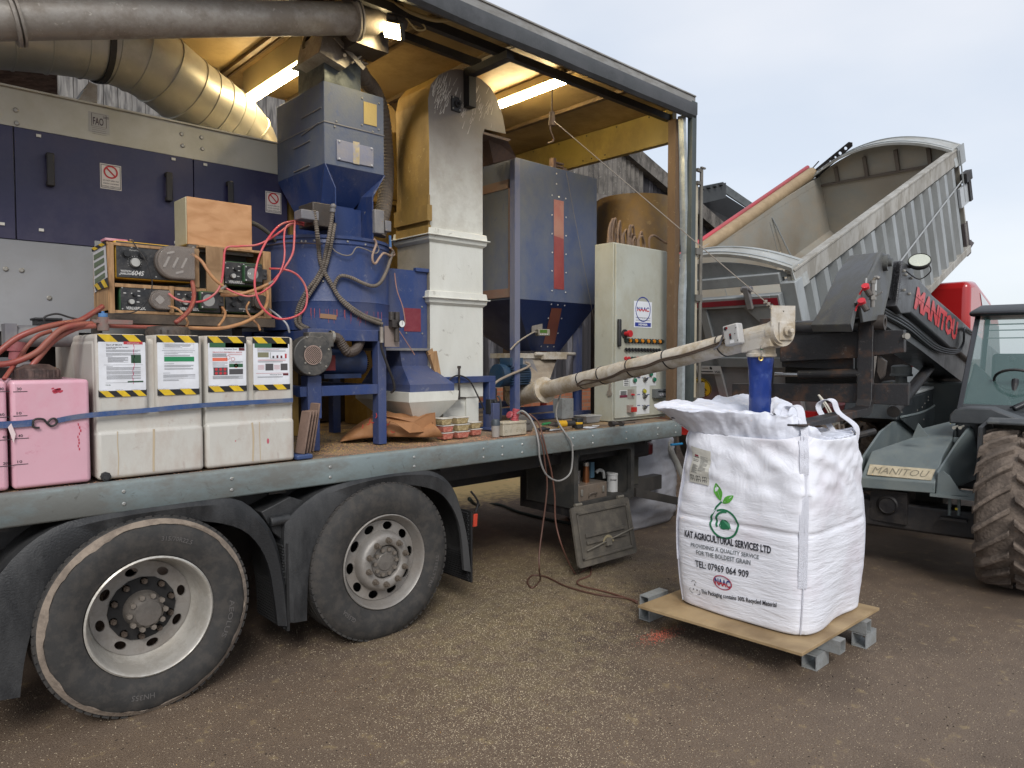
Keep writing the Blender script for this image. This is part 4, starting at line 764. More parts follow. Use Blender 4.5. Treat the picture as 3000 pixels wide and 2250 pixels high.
    b = B(); b.prism([W(u, v, Y=Y) for u, v in ((1418, 386), (1497, 408), (1490, 414), (1414, 392))], (0, D, 0)); b.build('chute_flange', brn, t)
    b = B(); A0 = [V((3.80, Y + .03, 3.72)), V((4.02, Y + .03, 3.70)), V((4.02, Y + D - .03, 3.70)), V((3.80, Y + D - .03, 3.72))]; A1 = [W(1446, 478, Y=4.6), W(1513, 462, Y=4.6), W(1513, 462, Y=4.6) + V((0, .33, 0)), W(1446, 478, Y=4.6) + V((0, .33, 0))]
    A0 = [W(1428, 393, Y=Y + .05), W(1485, 408, Y=Y + .05), W(1485, 408, Y=Y + .05) + V((0, .33, 0)), W(1428, 393, Y=Y + .05) + V((0, .33, 0))]
    b.loft([A0, A1]); b.build('chute', brn, t)
    b = B(); b.box(3.38, 3.74, Y + .03, Y + D, DZ, Z_(1350, 1165, Y)); b.build('boot', WHITEP, t)
    b = B(); b.box(3.60, 3.73, Y + .012, Y + .03, DZ + .04, Z_(1380, 1135, Y)); b.build('boot_cover', WHITEP, t, bevel=.003)
    b = B(); z = Z_(1350, 1122, Y - .03); b.box(3.28, 3.86, Y - .05, Y + .02, z, z + .05); b.box(3.79, 3.86, Y - .05, Y + .03, DZ, z); b.box(3.76, 3.92, Y - .10, Y + .03, DZ, DZ + .02); b.box(3.79, 3.86, Y - .10, Y - .05, DZ, DZ + .22); b.build('blue_stand', BLUE, t, bevel=.003)
    p = W(1345, 1072, Y=Y - .06); b = B(); b.cyl(p, V((p.x, p.y, Z_(1345, 1170, Y - .06))), .009, n=8); b.cyl(p, p - V((0, 0, .02)), .016, n=6); b.obox(V((p.x, p.y + .02, Z_(1345, 1166, Y - .06))), (.06, 0, 0), (0, .03, 0), (0, 0, .005)); b.build('tension_rod', STEELD, t)
    b = B(); b.tube([W(1306, 1138, Y=4.3), W(1320, 1110, Y=4.3), W(1345, 1100, Y=4.29), W(1375, 1115, Y=4.3), W(1400, 1160, Y=4.3), W(1418, 1200, Y=4.3)], .006); b.build('cable', BLACKM, t)
elevator()
def backcolumn():
    t = thing('ochre_casing', 'dusty ochre metal casing standing behind the ribbed hose right of the blue hopper', 'machine casing', (4, 5.3, DZ))
    b = B(); Y = 5.3; b.prism([W(u, v, Y=Y) for u, v in ((1060, 300), (1120, 292), (1148, 312), (1172, 348), (1185, 400), (1190, 590), (1075, 575))], (0, .4, 0)); b.build('hood', OCHRE, t)
    b = B(); p = W(1188, 600, Y=Y); b.box(X_(1075, 600, Y), X_(1170, 600, Y), Y + .03, Y + .4, DZ, Z_(1130, 585, Y)); b.box(X_(1075, 600, Y), X_(1192, 600, Y), Y - .02, Y + .42, Z_(1130, 598, Y), Z_(1130, 585, Y)); b.build('lower_casing', OCHRE, t)
    b = B(); b.box(X_(1184, 500, 5.2), X_(1194, 500, 5.2), 5.2, 5.3, DZ, Z_(1188, 380, 5.2)); b.build('grey_upright', GREYP, t)
backcolumn()
def tank():
    t = thing('blue_tank', 'large dusty blue square tank with tapered base and red sight strips', 'hopper tank', (4.9, 5.2, DZ))
    x0, x1, y0, y1, z0, z1 = 4.402, 5.515, 4.65, 5.85, 2.27, 3.53
    b = B(); b.box(x0, x1, y0, y1, z0, z1); bd = b.build('tank_body', BLUED, t, bevel=.004)
    b = B(); tb = [(x0, y0), (x1, y0), (x1, y1), (x0, y1)]; A = W(1556, 1028, Y=5.05); Bq = W(1640, 1031, Y=5.05); zc = A.z
    q = [(A.x, 5.05), (Bq.x, 5.05), (Bq.x, 5.4), (A.x, 5.4)]
    b.loft([[V((x, y, z0)) for x, y in tb], [V((x, y, zc)) for x, y in q]]); b.build('tank_funnel', M('clean_blue_paint', '#1f3566', .4, dirt='#2b335c', amt=.6, sc=1.5), t)
    b = B(); e = .012
    b.box(x0 - e, x0, y0 + .06, y1, z1 - .26, z1 - .18); b.box(x0 - e, x0, y0 + .02, y0 + .09, z0 + .02, z1 - .18); b.box(x0 - e, x0, y0 + .09, y1, z0 + .02, z0 + .1); b.build('side_frame', M('brown_grey_angle', '#6a5c55', .6, dirt='#7e5f52', amt=.6), bd)
    f = lambda u, v: W(u, v, Y=y0)
    g = flat((0, y0, 0), (1, 0, 0), (0, 0, 1), .003)
    b = B(); pa = [f(1622, 584), f(1651, 590), f(1651, 700), f(1622, 690)]; pb = [f(1622, 690), f(1651, 700), f(1652, 849), f(1622, 846)]
    b.mat(0); polyinto(b, g, [(p.x, p.z) for p in pa]); b.mat(1); polyinto(b, g, [(p.x, p.z) for p in pb]); b.build('sight_strip', [M('pinkish_sight_strip', '#a97a68', .35, dirt='#a3625a', amt=.7, sc=3), M('red_seed_behind_strip', '#8d4343', .35, dirt='#98514b', amt=.5, sc=3)], bd)
    each(bd, 'strip_bolt', fm('#c2c2c2', .3, .6), [f(u, v) for u, v in ((1617, 572), (1637, 577), (1657, 582), (1617, 630), (1658, 637), (1617, 685), (1658, 691), (1618, 740), (1658, 745), (1617, 794), (1658, 799), (1617, 852), (1657, 857), (1630, 509), (1630, 539))], (0, -1, 0), .008, .007, 8)
    n = ((V((x1, y0, z0)) - V((x0, y0, z0))).cross(V((q[0][0], q[0][1], zc)) - V((x0, y0, z0)))).normalized()
    n = n if n.y < 0 else -n
    def onsl(u, v, l=.004):
        d = _F + _R * ((u - 1500) / FPX) + _U * ((1125 - v) / FPX); o = V((0, 0, CAMH)); P0 = V((x0, y0, z0)) + n * l; return o + d * ((P0 - o).dot(n) / d.dot(n))
    b = B(); b.add([onsl(*p) for p in ((1616, 902), (1646, 904), (1625, 1008), (1592, 1007))], [(0, 1, 2, 3)]); b.build('lower_sight_strip', M('brown_red_strip', '#864c40', .4, dirt='#95604f', amt=.5), t)
    each(t, 'strip_bolt', fm('#c2c2c2', .3, .6), [onsl(u, v) for u, v in ((1615, 891), (1634, 893), (1654, 895), (1606, 932), (1645, 933), (1634, 976), (1585, 1014), (1604, 1015), (1622, 1015))], n, .008, .007, 8)
    for xa, ya in ((x0 - .035, y0 - .02), (x1 - .05, 4.85), (x0 - .035, y1 - .06), (x1 - .05, y1 - .06)):
        b = B(); b.box(xa, xa + .065, ya, ya + .065, DZ, z1 - .01 if xa < 4.5 else z0 + .3); b.build('leg', M('scuffed_blue_leg', '#3a4a78', .5, dirt='#77777f', amt=.7, sc=3, streak=4), t)
    for ya in (4.9, 5.7): b = B(); b.box(x0, x1, ya, ya + .06, 1.2, 1.26); b.build('base_rail', BLUE, t)
    b = B(); b.box(5.42, 5.47, 5.3, 5.35, DZ, 2.3); b.build('red_upright', M('red_upright', '#8f2422', .5, dirt='#5d2420', amt=.5), t)
    b = B(); p = onsl(1600, 962, .0); b.obox(onsl(1573, 958, .01), (.06, -.01, 0), n * .008, (0, 0, .05)); b.build('indicator_bracket', STEEL, t)
    c = onsl(1590, 974, .10); rx = V((.93, -.36, 0)).normalized(); uz = V((0, 0, 1)); ny = rx.cross(uz)
    b = B(); b.obox(c, rx * .062, ny * .035, uz * .032); ind = b.build('scale_indicator', M('beige_indicator', '#8d8776', .5, dirt='#6c675b', amt=.4), t, bevel=.006)
    gg = flat(c + ny * .035, rx, uz, .002); b = B(); b.mat(0); rectinto(b, gg, -.045, .03, -.005, .024); b.mat(1); 
    for k in range(5): ringinto(b, gg, -.04 + k * .018, -.018, 0.0001, .005, 8)
    b.build('indicator_screen', [M('green_lcd', '#45691c', .3), fm('#c8c8c8')], ind)
    b = B(); b.tube([c - rx * .06, W(1560, 975, Y=4.65), W(1520, 1000, Y=4.62), W(1495, 1025, Y=4.62)], .007); b.build('indicator_cable', fm('#8f877b'), ind)
    b = B(); p = V((4.95, y0 + .05, z1)); pp = W(1625, 478, Y=y0 + .05); b.box(pp.x - .04, pp.x, y0 + .03, y0 + .08, z1 - .01, z1 + .1); b.box(pp.x, pp.x + .12, y0 + .04, y0 + .07, z1 + .03, z1 + .045); b.box(pp.x, pp.x + .12, y0 + .04, y0 + .07, z1 + .06, z1 + .075); b.cyl((pp.x + .12, y0 + .02, z1 + .0), (pp.x + .12, y0 + .05, z1 + .0), .03); b.build('pulley_bracket', M('brown_bracket', '#5d4c48', .5, metal=.4, dirt='#77655c', amt=.5), t)
    b = B(); b.cyl(W(1659, 505, Y=y0 - .02), W(1748, 980, Y=4.55), .0025, n=5); b.build('thin_cable', fm('#6c6a68'), t)
    return t
tank()
def cabinet():
    t = thing('control_cabinet', 'pale grey electrical control cabinet with rows of lamps and switches at the bed tail', 'control cabinet', (5.5, 4.15, DZ))
    x0, x1, y0, y1, z0, z1 = 5.075, 5.90, 4.06, 4.30, DZ, 2.785
    cg = M('stained_cabinet_grey', '#a9aba0', .5, dirt='#948c74', amt=.5, sc=1.4, streak=1.5, scr='#7b7667', scramt=.25, bump=.05)
    b = B(); b.box(x0, x1, y0 + .022, y1, z0, z1); b.build('cabinet_body', cg, t, bevel=.004)
    b = B(); b.box(x0 + .012, x1, y0, y0 + .02, z0 + .03, z1 - .012); dr = b.build('door', cg, t, bevel=.003)
    Y = y0; F = lambda u, v, l=.0: W(u, v, Y=Y) + V((0, -l, 0))
    f, w, h, c = facef(Y, 1857, 881, 1909, 961)
    b = B(); b.mat(0); rectinto(b, f, -w / 2, w / 2, -h / 2, h / 2); g = flat(c, (1, 0, 0), (0, 0, 1), .003); g2 = flat(c, (1, 0, 0), (0, 0, 1), .004)
    b.mat(1); rectinto(b, g, -w * .44, w * .44, -h * .46, -h * .31); ringinto(b, g, 0, h * .2, w * .385, w * .42, 32)
    def naac(b, gf, cx, cy, hh, ww, mb, mr):
        vs, fs, tw, th = textgeo('NAAC', .035); kx, ky = ww / tw, hh / th
        bm = bmesh.new(); V_ = [bm.verts.new((v.x * kx, v.y * ky, 0)) for v in vs]
        for q in fs:
            try: bm.faces.new([V_[i] for i in q])
            except Exception: pass
        bmesh.ops.bisect_plane(bm, geom=bm.verts[:] + bm.edges[:] + bm.faces[:], plane_co=(0, 0, 0), plane_no=(0, 1, 0)); bm.verts.index_update()
        base = len(b.v); b.v += [gf(cx + v.co.x, cy + v.co.y) for v in bm.verts]
        for q in bm.faces: b.mi = mb if q.calc_center_median().y > 0 else mr; b.face([base + v.index for v in q.verts])
        bm.free()
    globals()['naac'] = naac
    naac(b, g2, 0, h * .2, h * .17, w * .66, 1, 2)
    b.mat(3); textinto(b, 'Representing Agricultural', shift(g, 0, -h * .13), h * .05, w * .8, .01); textinto(b, 'and Amenity Contractors', shift(g, 0, -h * .225), h * .05, w * .8, .01)
    b.mat(0); textinto(b, 'MEMBER', shift(g2, 0, -h * .385), h * .08, w * .5, .03)
    b.build('member_sticker', [fm('#dadde2', .35), fm('#2a3a8c'), fm('#c43236'), INK], dr)
    b = B(); a = F(1811, 935); d = F(1811, 1015); b.box(a.x - .018, a.x + .018, Y - .03, Y, d.z, a.z); b.build('door_handle', BLACKP, dr, bevel=.008)
    b = B(); c = F(1829, 978); b.cyl(c, c + V((0, -.012, 0)), .042, n=24); b.mat(1); b.cyl(c + V((0, -.012, 0)), c + V((0, -.05, 0)), .02, n=16); b.cyl(c + V((0, -.05, 0)), c + V((0, -.075, 0)), .032, n=20); b.build('emergency_stop', [BLACKP, M('estop_red', '#b3262c', .35)], dr, smooth_=True, auto=30)
    gr, am, gl = M('dark_lamp', '#2d3a33', .35), M('amber_lamp', '#c47a1c', .3), M('chrome_switch', '#9b9a92', .3, metal=.6)
    n = 13; A = F(1832, 997.5); Bq = F(1937, 1001)
    for k in range(n):
        p = A.lerp(Bq, k / (n - 1)); b = B(); b.cyl(p, p + V((0, -.01, 0)), .023, n=14); b.mat(1); b.cyl(p + V((0, -.01, 0)), p + V((0, -.028, 0)), .017, n=12); b.build('indicator_lamp', [BLACKP, am if k % 2 else gr], dr)
        if k < 12:
            p2 = p + V((0, 0, -.085)); b = B(); b.cyl(p2, p2 + V((0, -.008, 0)), .021, n=14); b.mat(1); b.obox(p2 + V((0, -.016, 0)), (.006, 0, .006), (0, .01, 0), (-.012, 0, .012)); b.build('toggle_switch', [gl, BLACKP], dr)
            p3 = p + V((0, 0, -.165)); b = B(); b.cyl(p3, p3 + V((0, -.014, 0)), .017, n=12); b.build('push_button', RED if k in (0, 1, 4) else gr, dr)
    b = B(); g = flat(F(1885, 1130), (1, 0, 0), (0, 0, 1), .0015); b.mat(0)
    def prect(b, u0, v0, u1, v1, l=.0015):
        p, q = F(u0, v0, l), F(u1, v1, l); b.add([(p.x, p.y, p.z), (q.x, p.y, p.z), (q.x, p.y, q.z), (p.x, p.y, q.z)], [(0, 1, 2, 3)])
    prect(b, 1845, 1070, 1921, 1129, .003); prect(b, 1864, 1129, 1902, 1211, .0022); b.build('mimic_panel', fm('#c9cbca', .4), dr)
    def btn(u, v, m, nm='push_button', r=.019):
        p = F(u, v, .003); b = B(); b.mat(0); b.cyl(p, p + V((0, -.008, 0)), r + .006, n=16); b.mat(1)
        if nm == 'rotary_switch': b.obox(p + V((0, -.02, 0)), (.011, 0, .011), (0, .014, 0), (-.004, 0, .004))
        else: b.cyl(p + V((0, -.008, 0)), p + V((0, -.022, 0)), r, n=14)
        b.build(nm, [gl, m], dr)
    gn = M('green_button', '#1d6a50', .35)
    for u, v, m in ((1869, 1097, RED), (1904, 1096, gn), (1857, 1114, gn), (1914, 1112, gn), (1885, 1146, M('yellow_lamp', '#a8a02a', .3)), (1888, 1084, M('orange_lamp', '#d0562a', .3))): btn(u, v, m)
    for u, v in ((1887, 1112), (1886, 1161), (1886, 1193)): btn(u, v, BLACKP, 'rotary_switch')
    b = B(); b.mat(0); prect(b, 1838, 1141, 1858, 1168, .003); b.mat(1); p = F(1850, 1156, .003); b.cyl(p, p + V((0, -.03, 0)), .009); b.build('key_plate', [STEEL, RED], dr)
    b = B(); p, q = F(1836, 1187), F(1848, 1207); b.box(p.x, q.x, Y - .03, Y, q.z, p.z); b.mat(1); p = F(1846, 1199); b.box(p.x - .025, p.x + .025, Y - .06, Y - .03, p.z - .022, p.z + .022); b.build('isolator', [fm('#8f7d73'), M('isolator_red', '#a82a22', .4)], dr)
    b = B(); p, q = F(1910, 1140), F(1944, 1163); b.box(p.x, q.x, Y - .05, Y, q.z, p.z); b.mat(1); b.box(p.x + .03, q.x - .02, Y - .052, Y - .05, q.z + .055, p.z - .015); b.mat(2)
    for k in range(3): b.cyl((p.x + .06 + k * .04, Y - .05, q.z + .028), (p.x + .06 + k * .04, Y - .06, q.z + .028), .013, n=10)
    b.build('panel_meter', [M('grey_meter', '#5f6262', .5), fm('#25292f', .2), fm('#8f8f94')], dr, bevel=.003)
    b = B(); b.mat(0); prect(b, 1815, 1144, 1837, 1164); prect(b, 1826, 1103, 1843, 1131); b.mat(1); prect(b, 1815, 1158, 1837, 1164, .003); b.mat(2)
    for k in range(4): prect(b, 1817, 1146 + k * 3, 1835, 1147 + k * 3, .003); prect(b, 1828, 1112 + k * 5, 1841, 1114 + k * 5, .003)
    b.mat(3)
    for k in range(4): prect(b, 1828 + k * 3.6, 1105, 1830 + k * 3.6, 1109, .003)
    for v in (1078, 1106, 1155, 1187): 
        for k in range(3): prect(b, 1866 + k * 14, v, 1874 + k * 14, v + 1.5, .0045)
    b.build('door_labels', [fm('#d2d2ce', .4), fm('#6a1f36'), INK, fm('#27356f')], dr)
    b = B(); k0 = W(1787, 1120, X=x0 - .001); b.box(x0 - .008, x0 - .002, k0.y - .012, k0.y + .008, k0.z - .08, k0.z + .05); b.cyl((x0 - .01, k0.y, k0.z - .10), (x0 - .004, k0.y, k0.z - .10), .03, n=12); b.build('hanging_keys', STEEL, t)
    cb = M('dusty_cable', '#6b5748', .65, dirt='#8a7258', amt=.5, sc=12, bump=0); random.seed(5)
    for k in range(15):
        xa = 5.12 + k * .030; ya = 4.14 + random.uniform(0, .06); h = .16 + .05 * math.sin(k * .9) + (.04 if k < 6 else 0)
        dx_ = random.uniform(.05, .12) + k * .004
        b = B(); b.tube([(xa, ya, z1), (xa + .005, ya, z1 + h * .6), (xa + dx_ * .5, ya + .01, z1 + h), (xa + dx_, ya + .04, z1 + h * .55), (xa + dx_ + .02, ya + .05, z1)], .0105, 8); b.cyl((xa, ya, z1), (xa, ya, z1 + .05), .015, n=8); b.build('cable', cb, t)
    b = B(); b.tube([W(1902, 730, Y=4.2), W(1902, 700, Y=4.2), W(1915, 690, Y=4.2), W(1935, 702, Y=4.2), W(1955, 712, Y=4.15), W(1975, 700, Y=4.1), W(1983, 660, Y=4.0), W(1982, 560, Y=3.97)], .012); b.build('cable', cb, t)
    return t
cabinet()
def cyclone():
    t = thing('brown_bin', 'round brown dusty metal bin behind the control cabinet', 'metal bin', (6.27, 4.75, 0))
    c = V((6.27, 4.75, 0)); r = .41
    b = B(); b.lathe(c, (0, 0, 1), [(r - .01, 3.36), (r, 3.43), (r, 3.40), (r, 2.5), (.12, 1.6), (.12, 1.3)], 48); b.build('bin_shell', M('brown_bin_metal', '#6a5334', .5, dirt='#8c6d34', amt=.6, sc=2, scr='#a58d5c', scramt=.5), t, smooth_=True, auto=30)
    for a in (.8, 2.4, 4.0, 5.5):
        b = B(); b.box(c.x + math.cos(a) * (r + .02) - .03, c.x + math.cos(a) * (r + .02) + .03, c.y + math.sin(a) * (r + .02) - .03, c.y + math.sin(a) * (r + .02) + .03, 0, 2.7); b.build('leg', STEELD, t)
    b = B(); p = W(1888, 597, Y=4.5); b.cyl(p - V((0, 0, .05)), p + V((0, 0, .06)), .012); b.obox(p + V((.13, 0, .01)), (.04, 0, .02), (0, .01, 0), (-.01, 0, .02)); b.build('lifting_lug', STEEL, t)
cyclone()
AUG_A = W(1545, 1155, Y=4.72); AUG_B = W(2285, 972, Y=2.06)
def auger():
    t = thing('discharge_auger', 'long dirty white discharge auger reaching out from the blue tank over the white bag', 'auger', tuple(AUG_B))
    A, Bp = AUG_A, AUG_B; d = (Bp - A).normalized(); side = d.cross(V((0, 0, 1))).normalized(); up = side.cross(d); r = .072
    aw = M('dusty_white_auger', '#c2bcb2', .55, dirt='#98876a', amt=.75, sc=5, scr='#d8d2c8', scramt=.6, bump=.15)
    b = B(); b.tube([A, Bp - d * .02], r, 32); b.build('auger_tube', aw, t, smooth_=True)
    L = (Bp - A).length
    b = B(); b.cyl(A - d * .22, A + d * .26, r * 1.25, n=28); b.build('inlet_tube', aw, t, smooth_=True, auto=30)
    for s, rr in ((.27, .118), (-.21, .105)):
        b = B(); b.lathe(A + d * s, d, [(r, -.02), (rr, -.016), (rr, -.004), (rr - .02, -.003), (rr - .02, .003), (rr, .004), (rr, .016), (r, .02)], 32); b.build('flange', aw, t, smooth_=True, auto=30)
    T = W(1530, 1050, Y=5.0); zt = W(1580, 1050, Y=4.95).z; xa, xb = X_(1530, 1055, 4.95), X_(1628, 1055, 4.95)
    b = B(); bt = A + V((0, 0, .03)); b.loft([[V((xa, 4.93, zt)), V((xb, 4.93, zt)), V((xb, 5.3, zt)), V((xa, 5.3, zt))], [bt + V((-.09, -.14, 0)), bt + V((.10, -.14, 0)), bt + V((.10, .2, 0)), bt + V((-.09, .2, 0))]]); b.build('inlet_box', M('grey_brown_inlet', '#85796b', .6, dirt='#a39a8b', amt=.6, sc=6), t)
    b = B(); b.box(xa - .08, xb + .12, 4.90, 5.33, zt, zt + .05); b.tube([(xa + .1, 4.87, zt + .045), (xb + .2, 4.87, zt + .045)], .018); b.box(xa + .2, xb + .05, 4.84, 4.9, zt - .01, zt + .06); b.build('slide_gate', aw, t, bevel=.003)
    b = B(); b.prism([V((xa - .06, 4.915, zt)), V((xa + .10, 4.915, zt)), W(1583, 1108, Y=4.72), W(1528, 1118, Y=4.72)], (0, .01, 0)); b.build('side_plate', GREYP, t)
    cab = BLACKM; P = lambda s, a, k=0: A + d * (L * s) + (-side * math.cos(a) + up * math.sin(a)) * (r + .008 + k)
    for s in (.30, .395, .52, .66, .84):
        b = B(); b.lathe(A + d * (L * s), (d + up * .25 + side * 0).normalized(), [(r + .001, -.004), (r + .006, -.004), (r + .006, .004), (r + .001, .004)], 28); b.build('cable_tie', BLACKM, t)
    th0 = 3.55   # angle of the camera-facing flank
    b = B(); b.tube([P(s, a) for s, a in ((.30, 3.6), (.34, 3.3), (.40, 3.6), (.46, 3.55), (.52, 3.25), (.60, 3.35), (.66, 3.15), (.74, 3.2), (.84, 3.0), (.875, 2.7), (.89, 2.3))], .006); b.tube([P(s, a) for s, a in ((.30, 3.75), (.40, 3.75), (.46, 3.7), (.52, 3.4), (.60, 3.5), (.66, 3.3), (.74, 3.35), (.84, 3.15), (.90, 3.05))], .006); b.build('control_cable', fm('#574a40', .6), t)
    c = W(2181, 970, Y=A.y + (Bp.y - A.y) * .88 - .0); c = A + d * (L * .905) + side * (r + .035) + up * .035
    nx = side; rxx = d if d.dot(_R) > 0 else -d
    b = B(); b.obox(c, rxx * .058, nx * .03, up * .066); sb = b.build('switch_box', M('grey_switch_box', '#b9b8b6', .45, dirt='#8e8a84', amt=.25), t, bevel=.01, seg=3)
    ff = flat(c + nx * .03, rxx, up, .002); ff = (lambda o, R_, U_: (lambda x, y: o + R_ * x + U_ * y))(c + nx * .0325, rxx, up)
    b = B(); b.mat(0); ringinto(b, ff, -.032, .045, .0001, .012, 16); rectinto(b, ff, -.01, .006, -.028, .008); b.mat(1); rectinto(b, ff, -.007, .003, -.006, .006); rectinto(b, ff, -.03, -.015, .04, .055); b.mat(2); rectinto(b, lambda x, y: ff(x, y) + nx * -.001, -.012, .022, -.055, -.035); b.mat(3); 
    for x_, y_ in ((-.045, -.02), (.035, 0), (.05, .035), (.05, -.045)): ringinto(b, ff, x_, y_, .0001, .004, 8)
    b.build('switch_details', [INK, RED, fm('#dcdcdc'), BOLTD], sb)
    b = B(); b.tube([c - rxx * .06 + up * .03, c - rxx * .085 + up * .01, c - rxx * .12 - up * .04, c - rxx * .17 - up * .06], .007); b.cyl(c - rxx * .055 + up * .03, c - rxx * .08 + up * .025, .012); b.build('cable_gland', GREYP, sb)
    b = B(); m_ = Bp - d * .14; b.obox(m_ - up * .03, d * .11, side * .07, up * .055); b.build('head_box', aw, t, bevel=.004)
    oc = V((4.222, 2.205, 1.79)); mz = Bp - d * .10
    b = B(); b.lathe(V((4.222, 2.2, 0)), (0, 0, 1), [(.075, 1.86), (.085, 1.80), (.085, 1.775), (.092, 1.77), (.092, 1.755), (.082, 1.75)], 28); b.build('outlet_collar', aw, t, smooth_=True, auto=30)
    pl = []
    for a in range(0, 19): q = rad(180 + 10 * a); pl.append((.078 * math.cos(q), .085 * math.sin(q) * 1.1))
    pl += [(.078, .155), (-.078, .155)]
    pd = (d * .9 + side * .4).normalized(); prr = pd.cross(V((0, 0, 1))).normalized(); prr = prr if prr.dot(_R) > 0 else -prr
    pu = V((0, 0, 1)); pd2 = prr.cross(pu)
    plate(pl, [[(.006 * math.cos(k), .12 + .006 * math.sin(k)) for k in range(6)]], .012, 'end_plate', aw, t, (Bp + d * .02, prr, pu))
    b = B(); q = Bp + d * .02; b.obox(q + pd2 * .014 + prr * .012, prr * .045, pd2 * .008, pu * .055); b.cyl(q + pd2 * .02 + prr * .02, q + pd2 * .045 + prr * .02, .032, n=20); b.cyl(q + pd2 * .045 + prr * .02, q + pd2 * .075 + prr * .02, .014, n=12); b.build('end_bearing', aw, t, bevel=.003)
    b = B(); b.cyl(Bp - d * .05, Bp + d * .012, r * 1.08, n=28); b.build('end_ring', aw, t)
    sl = M('blue_vinyl_sleeve', '#152f70', .28, dirt='#5d78ac', amt=.3, sc=9, lo=.55, hi=.68, bump=.3, bsc=14, coat=.3)
    b = B(); lp = []; n = 40
    for k in range(26):
        z = 1.765 - k * .0185; q = k / 25; R0 = .082 - .014 * min(1, q * 2.5)
        lp.append([V((4.222 + .0 * q, 2.205, z)) + _R * math.cos(2 * math.pi * j / n) * (R0 + .006 * noise.noise(V((j * .35, k * .3, 0)))) * (1 + .0) + V((math.cos(TH), math.sin(TH), 0)) * math.sin(2 * math.pi * j / n) * (R0 * (.95 - .25 * q) + .008 * noise.noise(V((j * .3, k * .25, 4)))) for j in range(n)])
    b.loft(lp, caps=False); s_ = b.build('sleeve', sl, t, smooth_=True, auto=0)
    pz = V((4.222, 2.205, 1.742)) - V((math.cos(TH), math.sin(TH), 0)) * .085 - _R * .028
    b = B(); b.lathe(pz, V((math.cos(TH), math.sin(TH), 0)), [(.008, 0), (.015, -.002), (.016, .002), (.008, .004)], 20); b.build('brass_eyelet', fm('#b59a5a', .35, .7), s_, smooth_=True)
    gq = -V((math.cos(TH), math.sin(TH), 0))
    b = B(); b.tube([Bp - d * .06 + up * .05 + gq * .06, Bp - d * .10 + up * .0 + gq * .09, pz + V((0, 0, .11)) + gq * .01 + _R * .01, pz + V((0, 0, .055)) + gq * .01], .0085); b.build('green_hose_tie', M('green_hose', '#1d7a4a', .4, bump=0), t)
    b = B(); b.cyl(pz + V((0, 0, .09)) + gq * .012 + _R * .006, pz + V((0, 0, .06)) + gq * .012, .012, n=10); b.tube([pz + V((0, 0, .06)) + gq * .01, pz + V((0, 0, .03)) + gq * .02, pz], .0025, 5); b.build('wire_clip', STEEL, t)
    top = W(1617, 350, Y=4.05); e = Bp + pu * .13 - prr * .03
    b = B(); b.cyl(top, e, .0035, n=6)
    for s in (.985, .975, .965): p = top.lerp(e, s); b.ball(p, .013, 6); b.obox(p, V((.02, 0, .01)), V((0, .003, 0)), V((0, 0, .003)))
    b.build('suspension_wire', fm('#8e857a', .5, .3), t)
    b = B(); b.cyl(V((top.x, top.y, 4.02)), top, .006, n=6); b.cyl(top + V((0, 0, .06)), top - V((0, 0, .05)), .022, .03, n=8); b.tube([top, top - V((.02, 0, .08)), top - V((-.02, 0, .16)), top - V((.05, 0, .2))], .006); b.build('roof_tackle', M('rusty_tackle', '#5d473b', .6, dirt='#8d7650', amt=.5), t)
    m0 = W(1470, 1100, Y=4.75); b = B(); b.cyl(m0, m0 + V((.28, 0, 0)), .10, n=24); b.cyl(m0 - V((.06, 0, 0)), m0, .105, n=24)
    for k in range(8): b.box(m0.x + .02, m0.x + .26, m0.y - .112, m0.y - .09, m0.z - .08 + k * .022, m0.z - .074 + k * .022)
    b.box(m0.x + .02, m0.x + .18, m0.y - .09, m0.y + .05, m0.z + .09, m0.z + .16); b.build('drive_motor', M('teal_blue_motor', '#1d3a55', .5, dirt='#3f4a55', amt=.6), t, smooth_=True, auto=30)
    b = B(); b.tube([m0 + V((.2, -.1, .12)), m0 + V((.22, -.12, .08)), W(1460, 1115, Y=4.6), W(1430, 1155, Y=4.6)], .011); b.build('motor_cable', fm('#8d8174'), t)
    return t
auger()
TANKM = M('translucent_white_plastic', '#c3c0b8', .38, dirt='#a08878', amt=.6, sc=1.8, streak=2.2, scr='#8c6a60', scramt=.3, bump=.05)
PINKM = M('pink_stained_plastic', '#d2a4b0', .35, dirt='#c9627e', amt=.55, sc=1.6, streak=1.3, scr='#ab3550', scramt=.3, bump=.04, lo=.48, hi=.75)
TAPEB = fm('#1f1e1f', .5); TAPEY = M('hazard_yellow', '#d9b51f', .45, dirt='#a8882a', amt=.4, sc=20)
HOSE = M('dirty_red_hose', '#8f463e', .4, dirt='#8a5a48', amt=.6, sc=8, bump=0); HOSEP = M('pink_hose', '#c0444e', .35, dirt='#b08478', amt=.5, sc=6, bump=0); HOSEC = M('tan_hose', '#b08258', .4, dirt='#8f6348', amt=.6, sc=8, bump=0)
def rbox(x0, x1, y0, y1, z0, z1, r, name, mat, parent, pinch=None):
    b = B(); b.box(x0, x1, y0, y1, z0, z1); return b.build(name, mat, parent, bevel=r, seg=4, smooth_=True, auto=60)
def hazard(b, f, x0, x1, y0, y1, n=3):
    """diagonal black and yellow stripes; material 0 black, 1 yellow"""
    b.mat(0); rectinto(b, f, x0, x1, y0, y1); h = y1 - y0; w = (x1 - x0) / n
    g = lambda x, y: f(x, y) + V((0, -.0008, 0)); b.mat(1)
    for k in range(n):
        a = x0 + k * w; pts = [(a, y1), (a + w * .5, y1), (min(a + w * .5 + h, x1), y0), (min(a + h, x1), y0)]; polyinto(b, g, pts)
